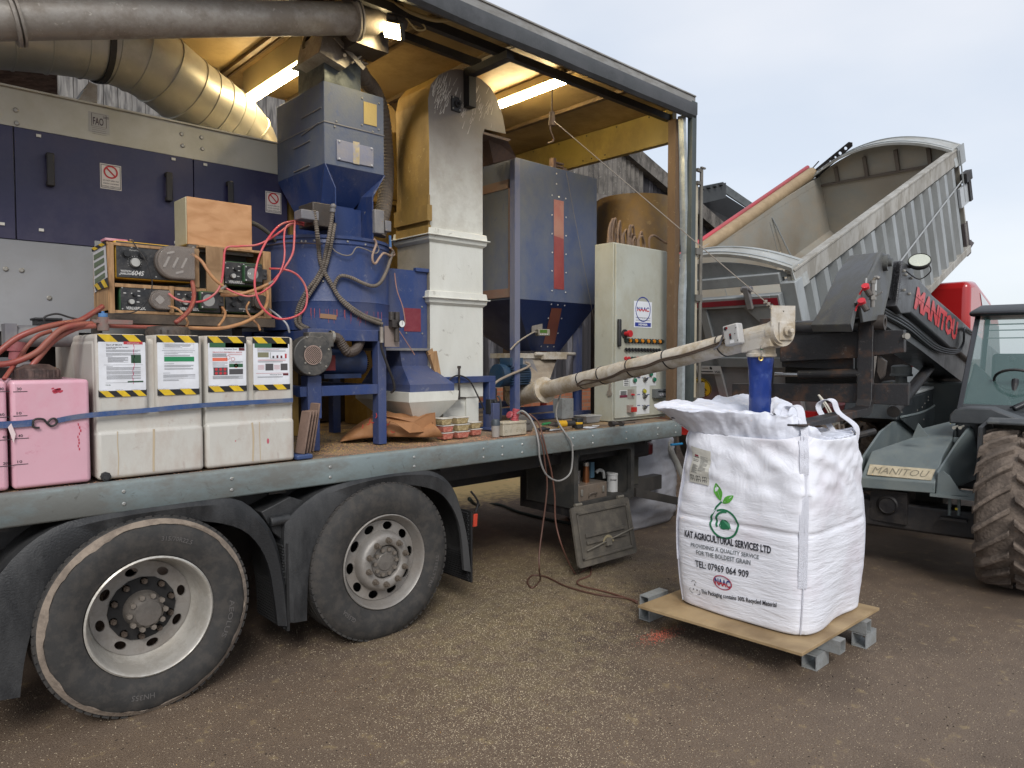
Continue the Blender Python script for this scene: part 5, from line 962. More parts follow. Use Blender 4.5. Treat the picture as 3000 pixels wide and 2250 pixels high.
def white_tanks():
    for i, (xa, xb, lab) in enumerate(((.858, 1.362, 'white plastic tank with two text posters nearest the pink tanks'), (1.370, 1.872, 'white plastic tank with two picture posters beside the blue treater frame'))):
        t = thing('chemical_tank', lab, 'plastic tank', ((xa + xb) / 2, 3.84, DZ), 'white chemical tanks on the bed edge')
        zt = 1.866
        b = B(); b.box(xa, xb, 3.86, 4.50 + .24 * (i == 0), 1.35, zt - .02); b.build('tank_core', TANKM, t, bevel=.03, seg=4)
        mid = (xa + xb) / 2
        for j, (a, c) in enumerate(((xa, mid - .012), (mid + .012, xb))):
            rbox(a + .004, c - .004, 3.832, 4.48 + .24 * (i == 0), 1.475, zt, .022, 'tank_lobe', TANKM, t)
        rbox(xa + .004, xb - .004, 3.852, 4.46, 1.38, 1.50, .01, 'tank_waist', TANKM, t)
        rbox(xa, xb - .004, 3.832, 4.49, DZ + .002, 1.395 if i == 0 else 1.40, .02, 'tank_base', TANKM, t)
        b = B(); random.seed(i)
        for xs_, w_, za in ((mid + .0, .010, 1.39), (xa + .09 + .2 * i, .004, 1.39)): b.ribbon([V((xs_ + random.uniform(-.004, .004), 3.8312, za - q * (za - DZ - .02))) for q in (0, .3, .6, 1)], (1, 0, 0), w_, .001)
        b.build('dried_streak', fm('#b7a68c', .6), t)
        b = B(); p = W(785 if i else 690, 1292, Y=3.8315); ringinto(b, flat(p, (1, 0, 0), (0, 0, 1), .001), 0, 0, .0001, .016 if i else .005, 9, sx=.45); b.build('dye_spot', fm('#b85a68', .5), t)
        if i == 0:
            b = B(); p = W(487, 962, Y=4.05); b.lathe(V((p.x, 4.02, zt)), (0, 0, 1), [(.105, -.01), (.105, .035), (.098, .045), (.06, .052), (0, .053)], 32, caps=False)
            for k in range(20): a = 2 * math.pi * k / 20; b.obox(V((p.x + math.cos(a) * .105, 4.02 + math.sin(a) * .105, zt + .012)), (.004, 0, 0), (0, .004, 0), (0, 0, .016))
            b.build('screw_lid', M('black_lid', '#332c28', .55, dirt='#5d5148', amt=.6, sc=9), t, smooth_=True, auto=40)
            b = B(); q = W(308, 1395, Y=3.83); b.cyl(q, q + V((0, -.022, 0)), .022, n=8); b.cyl(q + V((0, -.022, 0)), q + V((0, -.03, 0)), .014, n=12); b.build('drain_plug', BLACKP, t)
        ps = ((286, 968, 428, 1162), (459, 968, 583, 1157)) if i == 0 else ((608, 974, 722, 1147), (740, 974, 849, 1142))
        for j, (u0, v0, u1, v1) in enumerate(ps):
            Yp = 3.828; x0, x1 = X_(u0, (v0 + v1) / 2, Yp), X_(u1, (v0 + v1) / 2, Yp); z1_, z0_ = Z_((u0 + u1) / 2, v0, Yp), Z_((u0 + u1) / 2, v1, Yp); z1_ = min(z1_, zt - .004)
            w, h = x1 - x0, z1_ - z0_; c = V(((x0 + x1) / 2, Yp, (z0_ + z1_) / 2)); f = flat(c, (1, 0, 0), (0, 0, 1), .001); g = flat(c, (1, 0, 0), (0, 0, 1), .0025)
            mats = [TAPEB, TAPEY, PAPER, fm('#3a3a40'), fm('#b5333a'), fm('#2f5a3c'), fm('#2c4a34'), fm('#d86a50'), fm('#7c7a60'), fm('#c9356a'), fm('#1f8050'), fm('#4c4a4c'), fm('#5c2028')]
            b = B(); hazard(b, f, -w / 2, w / 2, h / 2 - .04, h / 2, 2.2 and 2); hazard(b, f, -w / 2, w / 2, -h / 2, -h / 2 + .035, 2 if j or i else 3)
            b.mat(2); f2 = flat(c, (1, 0, 0), (0, 0, 1), .0018); rectinto(b, f2, -w / 2 + .003, w / 2 - .003, -h / 2 + .03, h / 2 - .036)
            S = lambda x0, x1, y0, y1: rectinto(b, g, (x0 - .5) * w, (x1 - .5) * w, (y0 - .5) * h, (y1 - .5) * h)
            T = lambda s, cx, cy, hh, ww, bo=.01: textinto(b, s, shift(g, (cx - .5) * w, (cy - .5) * h), hh * h, ww * w, bo)
            def lines(x0, x1, y1, n, dy=.014, th=.0045, m=3):
                b.mat(m); random.seed(int(y1 * 1000) + j)
                for k in range(n): S(x0, x1 - random.uniform(0, .25) * (x1 - x0) * (k % 3 == 2), y1 - k * dy - th, y1 - k * dy)
            if i == 0 and j == 0:
                b.mat(4); S(.53, .93, .845, .89); b.mat(2); g_ = g; g = flat(c, (1, 0, 0), (0, 0, 1), .0035); T('seed treatment', .73, .867, .018, .26); g = g_
                b.mat(3); T('Start-uP MAXX', .34, .835, .026, .33); T('ADVANCED NUTRIENT SEED TREATMENT', .40, .795, .013, .46, .03); T('FOR EARLY VIGOUR', .27, .775, .013, .2, .03)
                lines(.17, .88, .755, 3); lines(.17, .88, .70, 3); lines(.17, .30, .655, 1); lines(.20, .62, .635, 7, .0125)
                b.mat(6); S(.68, .89, .54, .675); b.mat(3); S(.12, .93, .512, .515); lines(.17, .3, .495, 1); lines(.17, .88, .475, 4); lines(.17, .88, .41, 4); lines(.17, .88, .345, 5); b.mat(3); S(.15, .6, .225, .228); b.mat(6); S(.6, .93, .225, .25); T('ica', .2, .195, .02, .1); 
                b.mat(9); 
                for k in range(14):
                    y = .86 - k * .047; xx = .735 + .012 * math.sin(k * 2.1) - .03 * (k > 8); S(xx, xx + .014 - .006 * (k % 2), y - .049, y)
            elif i == 0:
                b.mat(3); 
                for q in ((.15, .88, .86, .863), (.15, .88, .775, .778), (.15, .153, .775, .863), (.877, .88, .775, .863)): S(*q)
                lines(.18, .6, .85, 4); lines(.6, .8, .85, 3); lines(.12, .9, .75, 1); lines(.17, .85, .725, 1); lines(.17, .5, .70, 1); lines(.17, .78, .675, 2)
                b.mat(10); S(.17, .88, .565, .645); lines(.17, .4, .53, 1); lines(.17, .86, .505, 3); lines(.17, .85, .45, 2); lines(.14, .3, .375, 1); lines(.14, .9, .345, 4); b.mat(3); S(.14, .9, .275, .278); lines(.14, .5, .26, 2)
            elif j == 0:
                b.mat(5); S(.05, .95, .80, .885); b.mat(11); S(.45, .95, .80, .885); b.mat(4); S(.78, .9, .82, .87); b.mat(12); S(.80, .95, .745, .795); b.mat(3); T('Vibrance Duo', .58, .77, .022, .34)
                b.mat(4); T('VIBRANCE DUO PERFORMS IN ALL SEASONS', .5, .715, .02, .76, .02); lines(.12, .48, .69, 6, .011); lines(.52, .88, .685, 2, m=4); ringinto(b, g, .02 * w, .12 * h, .009, .011, 12); ringinto(b, g, .14 * w, .09 * h, .009, .011, 12)
                b.mat(7); S(.12, .5, .555, .615); lines(.12, .5, .535, 6, .02); lines(.54, .9, .55, 3); b.mat(5); S(.54, .9, .44, .505); b.mat(7); ringinto(b, shift(g, .22 * w, -.03 * h), 0, 0, .004, .012, 12)
                b.mat(11); S(.14, .5, .30, .44); S(.54, .9, .31, .41); b.mat(4)
                for a in (.21, .32, .43):
                    for c_ in (.335, .405): ringinto(b, lambda x, y: g(x, y) + V((0, -.001, 0)), (a - .5) * w, (c_ - .5) * h, .0001, .008, 10)
                lines(.12, .9, .285, 5, .012)
            else:
                b.mat(5); S(.05, .95, .80, .885); b.mat(11); S(.5, .95, .80, .885); b.mat(4); S(.8, .9, .83, .87); lines(.12, .9, .785, 1); lines(.12, .7, .77, 1, m=4); lines(.12, .88, .75, 2); b.mat(8); S(.13, .42, .62, .715); b.mat(3); S(.46, .47, .60, .715); S(.46, .9, .60, .603)
                for a, hh, m_ in ((.52, .045, 11), (.63, .055, 12), (.74, .05, 12), (.86, .085, 4)): b.mat(m_); S(a, a + .05, .603, .603 + hh)
                b.mat(4); lines(.13, .88, .575, 2, m=4); lines(.13, .8, .545, 2); b.mat(11); S(.33, .54, .37, .50); S(.74, .93, .37, .50); lines(.13, .3, .47, 5, .018, m=4); lines(.56, .72, .47, 5, .018, m=4)
                b.mat(4); S(.08, .95, .315, .32); b.mat(12); S(.80, .95, .27, .31); b.mat(3); T('Vibrance Duo', .6, .29, .022, .32); lines(.12, .8, .255, 2)
            b.build('poster', mats, t)
white_tanks()
def pink_tanks():
    for xa, xb, lab, fill in ((.522, .832, 'pink stained plastic tank with black screw lid beside the white tanks', 1), (.215, .508, 'pink stained plastic tank cut off by the left edge of the photo', 0)):
        t = thing('pink_tank', lab, 'plastic tank', ((xa + xb) / 2, 3.84, DZ), 'pink tanks on the bed edge')
        rbox(xa, xb, 3.832, 4.30, DZ + .002, 1.648, .018, 'tank_body', PINKM, t)
        if fill:
            b = B(); p = W(109, 1100, Y=3.98); b.lathe(V((p.x, 3.99, 1.648)), (0, 0, 1), [(.10, 0), (.10, .008), (.092, .01), (.092, .045), (.086, .052), (.07, .058), (.05, .07), (0, .074)], 32)
            for k in range(20): a = 2 * math.pi * k / 20; b.obox(V((p.x + math.cos(a) * .092, 3.99 + math.sin(a) * .092, 1.675)), (.004, 0, 0), (0, .004, 0), (0, 0, .018))
            b.build('screw_lid', M('brown_black_lid', '#3a2d2a', .55, dirt='#6d5850', amt=.6, sc=9), t, smooth_=True, auto=40)
        b = B(); 
        marks = ((60, 1147, '30'), (60, 1218, '10'), (64, 1284, '40'), (62, 1360, '10')) if fill else ((8, 1147, '80'), (10, 1222, '60'), (18, 1288, '40'), (20, 1365, '20'))
        for u, v, s in marks:
            p = W(u, v, Y=3.832); g = flat(p, (1, 0, 0), (0, 0, 1), .0015); rectinto(b, g, -.028, .026, -.002, .001)
            if s: textinto(b, s, shift(g, -.005, .012), .012, .018, .01)
        b.build('level_marks', INK, t)
        if fill:
            b = B(); random.seed(9)
            for k in range(9):
                p = W(232 + random.gauss(0, 3), 1240 + k * 9, Y=3.832); rectinto(b, flat(p, (1, 0, 0), (0, 0, 1), .001), -.002, .002 + .002 * random.random(), -.012, .0)
            for k in range(7): p = W(160 + random.gauss(0, 9), 1143 + random.gauss(0, 4), Y=3.832); ringinto(b, flat(p, (1, 0, .3), (0, 0, 1), .001), 0, 0, .0001, random.uniform(.003, .009), 7, sx=1.8)
            b.build('dye_splash', fm('#b23348', .4), t)
    b = B(); b.ribbon([W(-60, 1246, Y=3.823), W(0, 1245, Y=3.823), W(60, 1242, Y=3.823), W(98, 1238, Y=3.823)], (0, 0, 1), .030, .004); b.ribbon([W(168, 1232, Y=3.823), W(250, 1218, Y=3.822), W(420, 1203, Y=3.822), W(600, 1187, Y=3.822), W(858, 1172, Y=3.822)], (0, 0, 1), .024, .003)
    sm = M('faded_blue_webbing', '#36507f', .8, dirt='#72737a', amt=.6, sc=7, bump=.3, bsc=200)
    t = thing('ratchet_strap', 'faded blue strap with black hooks holding the pink and white tanks', 'strap', tuple(W(60, 1242, Y=3.823))); b.build('webbing', sm, t)
    b = B(); b.tube([W(u, v, Y=3.82) for u, v in ((98, 1240), (98, 1232), (110, 1227), (128, 1229), (138, 1240), (150, 1248), (163, 1243), (166, 1232), (158, 1226), (148, 1229), (140, 1238))], .0048); b.tube([W(u, v, Y=3.82) for u, v in ((96, 1240), (98, 1250), (106, 1253), (116, 1253))], .0048); b.build('hook', BLACKM, t)
    b = B(); b.add([W(u, v, Y=3.818) for u, v in ((23, 1252), (33, 1240), (46, 1272), (40, 1298))], [(0, 1, 2, 3)]); b.build('paper_tag', fm('#d8c4c4'), t)
pink_tanks()
def left_pump():
    t = thing('transfer_pump', 'small black pump and fittings behind the pink tanks at far left', 'pump', tuple(W(100, 980, Y=4.35)))
    Y = 4.35
    b = B(); b.box(X_(107, 940, Y), X_(180, 940, Y), Y, Y + .12, Z_(140, 955, Y), Z_(140, 933, Y)); b.box(X_(101, 940, Y), X_(183, 940, Y), Y - .01, Y + .13, Z_(140, 938, Y), Z_(140, 931, Y)); b.build('terminal_box', BLACKP, t, bevel=.004)
    p = W(120, 985, Y=Y); b = B(); b.cyl(p - V((.12, 0, 0)), p + V((.16, 0, 0)), .055, n=20); b.box(p.x - .16, p.x - .11, p.y - .06, p.y + .06, p.z - .06, p.z + .06); b.build('pump_body', GREYP, t, smooth_=True, auto=30)
    b = B(); p = W(48, 1025, Y=4.25); b.cyl(p + V((0, 0, -.05)), p + V((.01, 0, .04)), .035, n=16); b.cyl(p + V((0, 0, -.005)), p + V((0, 0, .008)), .04, n=16); b.build('filter_cup', M('pink_fitting', '#8f4a50', .5, dirt='#6a4a44', amt=.5), t, smooth_=True, auto=30)
    b = B(); b.box(X_(-80, 1060, 4.3), X_(100, 1060, 4.3), 4.2, 4.6, Z_(50, 1075, 4.3), Z_(50, 1060, 4.3)); b.box(X_(-80, 1060, 4.3), X_(120, 1060, 4.3), 4.62, 4.7, 1.16, 1.75); b.build('mounting_plate', GREYP, t)
    b = B(); b.tube([W(135, 950, Y=4.3), W(128, 932, Y=4.3), W(148, 922, Y=4.3), W(172, 920, Y=4.3), W(205, 930, Y=4.3), W(250, 940, Y=4.3)], .005); b.build('pump_cable', BLACKM, t)
left_pump()
def rack():
    Y = 4.36; t = thing('pump_shelf', 'wooden two-tier pump shelf on a dark steel stand behind the white tanks', 'shelf unit', (1.4, 4.5, 1.9))
    pr = lambda u, v: W(u, v, Y=Y)
    z_bot, z_mid, z_top = Z_(560, 925, Y), Z_(560, 828, Y), Z_(560, 722, Y)
    xL, xR = X_(316, 820, Y), X_(794, 850, Y)
    zt = lambda x: Z_(320, 706, Y)
    z_top = Z_(320, 708, Y); z_r = Z_(790, 738, Y)
    yb = 4.62
    def bd(name, x0, x1, y0, y1, z0, z1, m): b = B(); b.box(x0, x1, y0, y1, z0, z1); return b.build(name, m, t, bevel=.0015)
    sd = bd('side_panel', xL, xL + .018, Y + .002, yb + .05, z_bot, z_top, PINE); bd('side_panel', xR - .05, xR, Y - .004, yb, z_bot, z_r, PINE)
    xm = X_(585, 780, Y)
    bd('top_board', xL - .002, xm, Y, yb, z_top - .016, z_top, PINE); bd('top_board', xm, xR, Y, yb, z_r - .014, z_r, PINE)
    bd('middle_shelf', xL + .018, xR - .05, Y, yb, Z_(400, 833, Y) - .02, Z_(400, 833, Y), PINE); bd('bottom_board', xL, xR, Y, yb, z_bot, z_bot + .016, PINE)
    for u0, u1, v0, v1, m in ((565, 583, 728, 842, PLYD), (318, 334, 712, 920, PINE), (494, 507, 838, 918, PINE), (648, 655, 838, 918, PINE)):
        bd('batten', X_(u0, 800, Y), X_(u1, 800, Y), Y - .006 - (u0 % 3) * .001, Y + .012, Z_(u0, v1, Y), Z_(u0, v0, Y), m)
    bd('front_board', X_(602, 780, Y), X_(652, 780, Y), Y - .016, Y - .003, Z_(625, 856, Y), Z_(625, 724, Y), PLYD)
    bd('back_board', xL, xR, yb, yb + .01, z_bot, z_r, fm('#7c7d7c'))
    b = B(); b.box(xL - .03, xR + .02, Y - .01, Y + .03, z_bot - .055, z_bot - .002); b.box(xL - .03, xR + .02, yb - .04, yb + .02, z_bot - .055, z_bot - .002); b.build('steel_stand', M('dark_brown_angle', '#40372f', .6, dirt='#6d5f50', amt=.6, sc=5), t)
    for x in (xL + .02, xR - .06):
        b = B(); b.box(x, x + .05, yb, 4.8, z_bot - .05, z_bot - .01); b.box(x, x + .05, 4.80, 4.85, DZ, z_bot - .01); b.build('leg', STEELD, t)
    g = lambda u, v: W(u, v, X=xL - .004)
    b = B(); b.mat(0); b.add([g(*p) for p in ((272, 735), (309, 715), (316, 830), (277, 858))], [(0, 1, 2, 3)]); b.mat(1)
    for k in range(4):
        a, c = .12 + .19 * k, .12 + .19 * k + .12; l = lambda q: (V(g(272, 735)).lerp(g(277, 858), q), V(g(309, 715)).lerp(g(316, 830), q)); p0, p1 = l(a); q0, q1 = l(c); o = V((-.002, 0, 0)); e0 = p0.lerp(p1, .08); e1 = p0.lerp(p1, .85); e2 = q0.lerp(q1, .85); e3 = q0.lerp(q1, .08); b.add([e0 + o, e1 + o, e2 + o, e3 + o], [(0, 1, 2, 3)])
    b.build('end_poster', [fm('#c3c2c4', .5), fm('#5f6b54', .6)], t)
    for pp in (((270, 728), (311, 706), (312, 716), (272, 738)), ((278, 835), (318, 812), (321, 840), (283, 852))):
        b = B(); q = [g(*p) + V((-.004, 0, 0)) for p in pp]; b.mat(0); b.add(q, [(0, 1, 2, 3)]); b.mat(1)
        for a, c in ((0, .25), (.5, .75)): b.add([q[0].lerp(q[1], a) + V((-.001, 0, 0)), q[0].lerp(q[1], c) + V((-.001, 0, 0)), q[3].lerp(q[2], min(c + .2, 1)) + V((-.001, 0, 0)), q[3].lerp(q[2], a + .2) + V((-.001, 0, 0))], [(0, 1, 2, 3)])
        b.build('hazard_tape', [TAPEB, TAPEY], t)
    return t
rack()
GRN = M('dark_green_casing', '#27502f', .5, dirt='#3d4438', amt=.5, sc=8); PNL = M('dusty_black_panel', '#252629', .5, dirt='#5b5855', amt=.35, sc=14, scr='#8e8a84', scramt=.5); CLR = M('clear_plastic_cover', '#948a82', .15, alpha=.28, bump=0, coat=.5); WTX = fm('#c4c3c0')
def pump(lab, u0, v0, u1, v1, head, kind, brand, Y=4.37):
    t = thing('dosing_pump', lab, 'pump', tuple(W((u0 + u1) / 2, v1, Y=Y)), 'dosing pumps on the wooden shelf')
    x0, x1, z0, z1 = X_(u0, (v0 + v1) / 2, Y), X_(u1, (v0 + v1) / 2, Y), Z_((u0 + u1) / 2, v1, Y), Z_((u0 + u1) / 2, v0, Y)
    b = B(); b.box(x0, x1, Y + .004, Y + .2, z0, z1); b.build('casing', fm('#c59a2a', .5) if kind == 'big' else GRN, t, bevel=.008, seg=3)
    m_ = .006; b = B(); b.box(x0 + m_, x1 - m_, Y - .006, Y + .003, z0 + m_, z1 - m_); pn = b.build('front_panel', PNL, t, bevel=.003)
    w, h = x1 - x0, z1 - z0; c = V(((x0 + x1) / 2, Y - .006, (z0 + z1) / 2)); g = flat(c, (1, 0, 0), (0, 0, 1), .001)
    each(t, 'panel_screw', fm('#b4b4b0', .3, .6), [c + V((sx * w * .45, 0, sz * h * .40)) for sx in (-1, 0) for sz in (-1, 1)], (0, -1, 0), .0045, .003, 8)
    kn = [(.08 if kind == 'big' else .17, .5 if kind == 'big' else .38)]
    b = B(); b.mat(0)
    if kind == 'big':
        b.mat(1); textinto(b, 'WATSON', shift(g, -w * .375, -h * .30), h * .055, w * .13, .03); textinto(b, 'MARLOW', shift(g, -w * .375, -h * .37), h * .055, w * .13, .03); textinto(b, '604S', shift(g, -w * .23, -h * .335), h * .13, w * .15, .02, .25)
        textinto(b, 'PumpPro', shift(g, -w * .27, h * .26), h * .04, w * .11); polyinto(b, g, [(-w * .31, h * .32), (-w * .30, h * .40), (-w * .26, h * .42), (-w * .22, h * .38), (-w * .22, h * .32), (-w * .24, h * .35), (-w * .28, h * .35)])
        for k in range(13): a = rad(-30 + k * 20); ringinto(b, g, -w * .265 + math.cos(a) * .035, -h * .06 + math.sin(a) * .035, .0001, .0018, 5)
        b.build('lettering', [INK, WTX], pn)
        ks = ((-w * .265, -h * .06, .026), (-w * .37, h * .15, .018), (-w * .175, h * .15, .018))
    elif kind == 'small':
        b.mat(1); textinto(b, 'WATSON MARLOW', shift(g, -w * .02, -h * .3), h * .05, w * .2, .02); textinto(b, '504S', shift(g, w * .12, -h * .3), h * .08, w * .12, 0, .2); b.build('lettering', [INK, WTX], pn); ks = ((-w * .3, h * .25, .014), (-w * .1, h * .2, .018), (-w * .28, -h * .1, .014))
    else:
        b.mat(1); textinto(b, brand, shift(g, (-w * .19), -h * .36), h * .11, w * .38, .03)
        for q in ((-.40, .2), (-.25, .2), (-.12, .12), (-.12, .3), (-.14, -.12)): rectinto(b, g, q[0] * w - .007, q[0] * w + .007, q[1] * h - .002, q[1] * h + .003)
        b.build('lettering', [INK, WTX], pn); ks = ((-w * .28, -h * .12, .015), (-w * .22, h * .16, .009))
    for i, (kx, kz, kr) in enumerate(ks):
        p = c + V((kx, 0, kz)); b = B(); b.mat(0); b.cyl(p, p + V((0, -.006, 0)), kr * 1.25, n=18); b.mat(1); b.cyl(p + V((0, -.006, 0)), p + V((0, -.022, 0)), kr, kr * .9, n=16); b.build('knob', [BLACKP, fm('#b8b6b0', .3, .5) if (i == 0 and kind != 'small') else BLACKP], t)
    hu0, hv0, hu1, hv1 = head; hx0, hx1, hz0, hz1 = X_(hu0, (hv0 + hv1) / 2, Y), X_(hu1, (hv0 + hv1) / 2, Y), Z_((hu0 + hu1) / 2, hv1, Y), Z_((hu0 + hu1) / 2, hv0, Y); hc = V(((hx0 + hx1) / 2, 0, (hz0 + hz1) / 2)); hw, hh = (hx1 - hx0), (hz1 - hz0)
    def dsh(y0, d, k, m, nm):   # D-shaped head: round at the left, square at the right
        pts = [];
        for a in range(90, 271, 12): pts.append(V((hc.x - hw / 2 * k + hh / 2 * k + math.cos(rad(a)) * hh / 2 * k, y0, hc.z + math.sin(rad(a)) * hh / 2 * k)))
        pts += [V((hc.x + hw / 2 * k, y0, hc.z - hh / 2 * k)), V((hc.x + hw / 2 * k, y0, hc.z + hh / 2 * k))]
        b = B(); b.prism(pts, (0, -d, 0)); return b.build(nm, m, t, bevel=.006, seg=3)
    if kind in ('big', 'clear'):
        dsh(Y - .006, .035 if kind == 'big' else .02, 1.0, M('grimy_pump_head', '#5a524c', .5, dirt='#7a6f66', amt=.5), 'pump_head')
        y1 = Y - .046 if kind == 'big' else Y - .03
        b = B(); b.mat(0)
        if kind == 'big':
            for s in (-1, 0, 1): b.obox(V((hc.x + s * hw * .22, y1, hc.z)), V((.006, 0, .0)), V((0, .004, 0)), V((.014, 0, .03)))
            b.obox(V((hc.x - hw * .12, y1, hc.z + hh * .28)), (.02, 0, .006), (0, .004, 0), (0, 0, .006)); b.obox(V((hc.x + hw * .10, y1, hc.z - hh * .28)), (.02, 0, .006), (0, .004, 0), (0, 0, .006))
        else: b.prism([V((hc.x + math.cos(a) * r_, y1, hc.z + math.sin(a) * r_)) for a, r_ in [(math.pi * k / 4 + .39 * 2, .026 if k % 2 else .020) for k in range(8)]], (0, -.005, 0))
        b.build('rotor', fm('#c9c5c0', .5), t)
        cl = dsh(y1 - .012, .014, .94, CLR, 'clear_cover')
    elif kind == 'green':
        b = B(); b.box(hx0, hx1, Y - .045, Y - .006, hz0, hz1); b.build('pump_head', GRN, t, bevel=.010, seg=3)
        b = B(); b.box(hx0 + .006, hx1 + .004, Y - .052, Y - .046, hz0 + .006, hz1 - .006); b.build('head_plate', PNL, t, bevel=.004)
        b = B(); cc = V((hc.x - .004, Y - .0535, hc.z)); b.mat(0); ringinto(b, flat(cc, (1, 0, 0), (0, 0, 1), 0), 0, 0, .0001, hh * .33, 20); b.mat(1); textinto(b, 'R3', shift(flat(cc, (1, 0, 0), (0, 0, 1), .002), -hh * .2, 0), .012, .016, .02); b.build('rotor_window', [fm('#8d8d8a', .25), fm('#e0e0de')], t)
        b = B(); b.box(hx1 - .002, hx1 + .035, Y - .05, Y - .006, hc.z - hh * .28, hc.z + hh * .32); b.cyl((hx1 + .018, Y - .05, hc.z), (hx1 + .018, Y - .06, hc.z), .009, n=12); b.build('hose_port', PNL, t, bevel=.003)
        each(t, 'head_screw', fm('#c4c4c0', .3, .6), [V((hc.x + sx * hw * .40, Y - .052, hc.z + sz * hh * .38)) for sx in (-1,) for sz in (-1, 1)], (0, -1, 0), .005, .003, 8)
    else:
        b = B(); b.cyl((hc.x, Y - .006, hc.z), (hc.x, Y - .06, hc.z), hh * .5, n=24); b.box(hx0 - .01, hc.x, Y - .04, Y - .006, hc.z - hh * .3, hc.z + hh * .4); b.build('pump_head', M('dark_round_head', '#38332f', .5, dirt='#5c5046', amt=.5), t, bevel=.003)
pump('large yellow-edged dosing pump with a clear D-shaped cover, top left of the shelf', 337, 714, 566, 822, (448, 722, 563, 820), 'big', '')
pump('green dosing pump with clear domed cover on the bottom shelf, under the yellow-edged pump', 350, 839, 494, 915, (432, 850, 494, 908), 'clear', 'VERDERFLEX')
pump('green dosing pump with square green head in the middle of the bottom shelf', 508, 843, 648, 917, (578, 855, 630, 908), 'green', 'VERDERFLEX')
pump('green dosing pump alone in the right upper bay of the shelf', 654, 768, 770, 838, (706, 779, 757, 830), 'green', 'VERDERFLEX')
pump('small dark green dosing pump with round head, bottom right of the shelf', 657, 856, 765, 918, (738, 866, 772, 908), 'small', '')
def plybox():
    t = thing('wooden_cabinet', 'plywood-fronted cream box standing on top of the pump shelf', 'box', tuple(W(640, 715, Y=4.42)))
    Y = 4.42; x0, x1 = X_(549, 640, Y), X_(738, 660, Y); z1 = Z_(550, 575, Y); z0 = Z_(553, 715, Y)
    b = B(); b.box(x0, x1, Y, Y + .015, z0, z1); b.build('plywood_front', PLY, t, bevel=.003)
    b = B(); b.box(x0 - .004, x1 + .002, Y + .016, Y + .22, z0, z1 + .002); b.build('cream_case', M('cream_case', '#b2aa8e', .45, dirt='#8f866c', amt=.4), t, bevel=.006)
    b = B(); b.box(x0 + .002, x1 + .004, Y - .006, Y + .03, z0 - .04, z0 - .002); an = b.build('angle_bar', M('grey_angle', '#5f5b57', .5, metal=.4, dirt='#7a7067', amt=.5), t)
    each(t, 'angle_bolt', BOLT, [(x0 + .03, Y - .006, z0 - .02), (x1 - .03, Y - .006, z0 - .02)], (0, -1, 0), .008, .005, 8)
    b = B(); b.tube([(x1, Y + .1, z1 - .09), (x1 + .08, Y + .1, z1 - .10), (x1 + .2, Y + .12, z1 - .17), (x1 + .3, Y + .15, z1 - .3)], lambda s: .018 - .008 * s, 10); b.build('cable_boot', M('grey_rubber', '#4f4c45', .6), t, smooth_=True)
plybox()
def small_bits():
    t = thing('pink_stained_tray', 'small pink-stained white tray lying on the top left of the pump shelf', 'tray', tuple(W(345, 706, Y=4.42)))
    Y = 4.40; b = B(); b.box(X_(308, 700, Y), X_(375, 700, Y), Y, Y + .1, Z_(320, 706, Y) + .002, Z_(320, 697, Y)); b.build('tray', M('pink_tray', '#c99aa4', .5, dirt='#b0405c', amt=.6, sc=14), t, bevel=.003)
    b = B(); b.cyl(W(390, 706, Y=Y - .01), W(380, 703, Y=Y), .006); b.build('nozzle', fm('#7d6358'), t)
    t = thing('black_cable', 'thin black cable hanging in a long curve across the front of the two left pumps', 'cable', tuple(W(388, 704, Y=4.3)))
    b = B(); b.tube([W(u, v, Y=y) for u, v, y in ((386, 703, 4.34), (400, 725, 4.32), (425, 760, 4.29), (440, 800, 4.28), (446, 830, 4.28), (440, 862, 4.28), (425, 890, 4.29), (398, 912, 4.30), (370, 918, 4.31), (333, 919, 4.33))], .0035, 6); b.build('cable', BLACKM, t)
    t = thing('hose_valve', 'grimy valve with blue cap between red hoses on the white tank', 'valve', tuple(W(303, 945, Y=4.15)))
    Y = 4.12; p = W(302, 935, Y=Y); b = B(); b.cyl(p - V((0, 0, .06)), p + V((0, 0, .01)), .028, n=14); b.mat(1); b.cyl(p + V((0, 0, .01)), p + V((0, 0, .03)), .022, n=14); b.cyl(p + V((0, 0, .03)), p + V((0, 0, .04)), .008, n=8); b.mat(0); b.box(X_(268, 950, Y), X_(322, 950, Y), Y - .02, Y + .03, Z_(300, 947, Y), Z_(300, 937, Y)); b.box(X_(295, 950, Y), X_(386, 950, Y), Y - .022, Y + .02, Z_(330, 950, Y), Z_(330, 937, Y)); b.build('valve_body', [M('grimy_valve', '#6f625c', .6, dirt='#8b5a54', amt=.5, sc=15), fm('#4d78a8', .5)], t, bevel=.002)
small_bits()
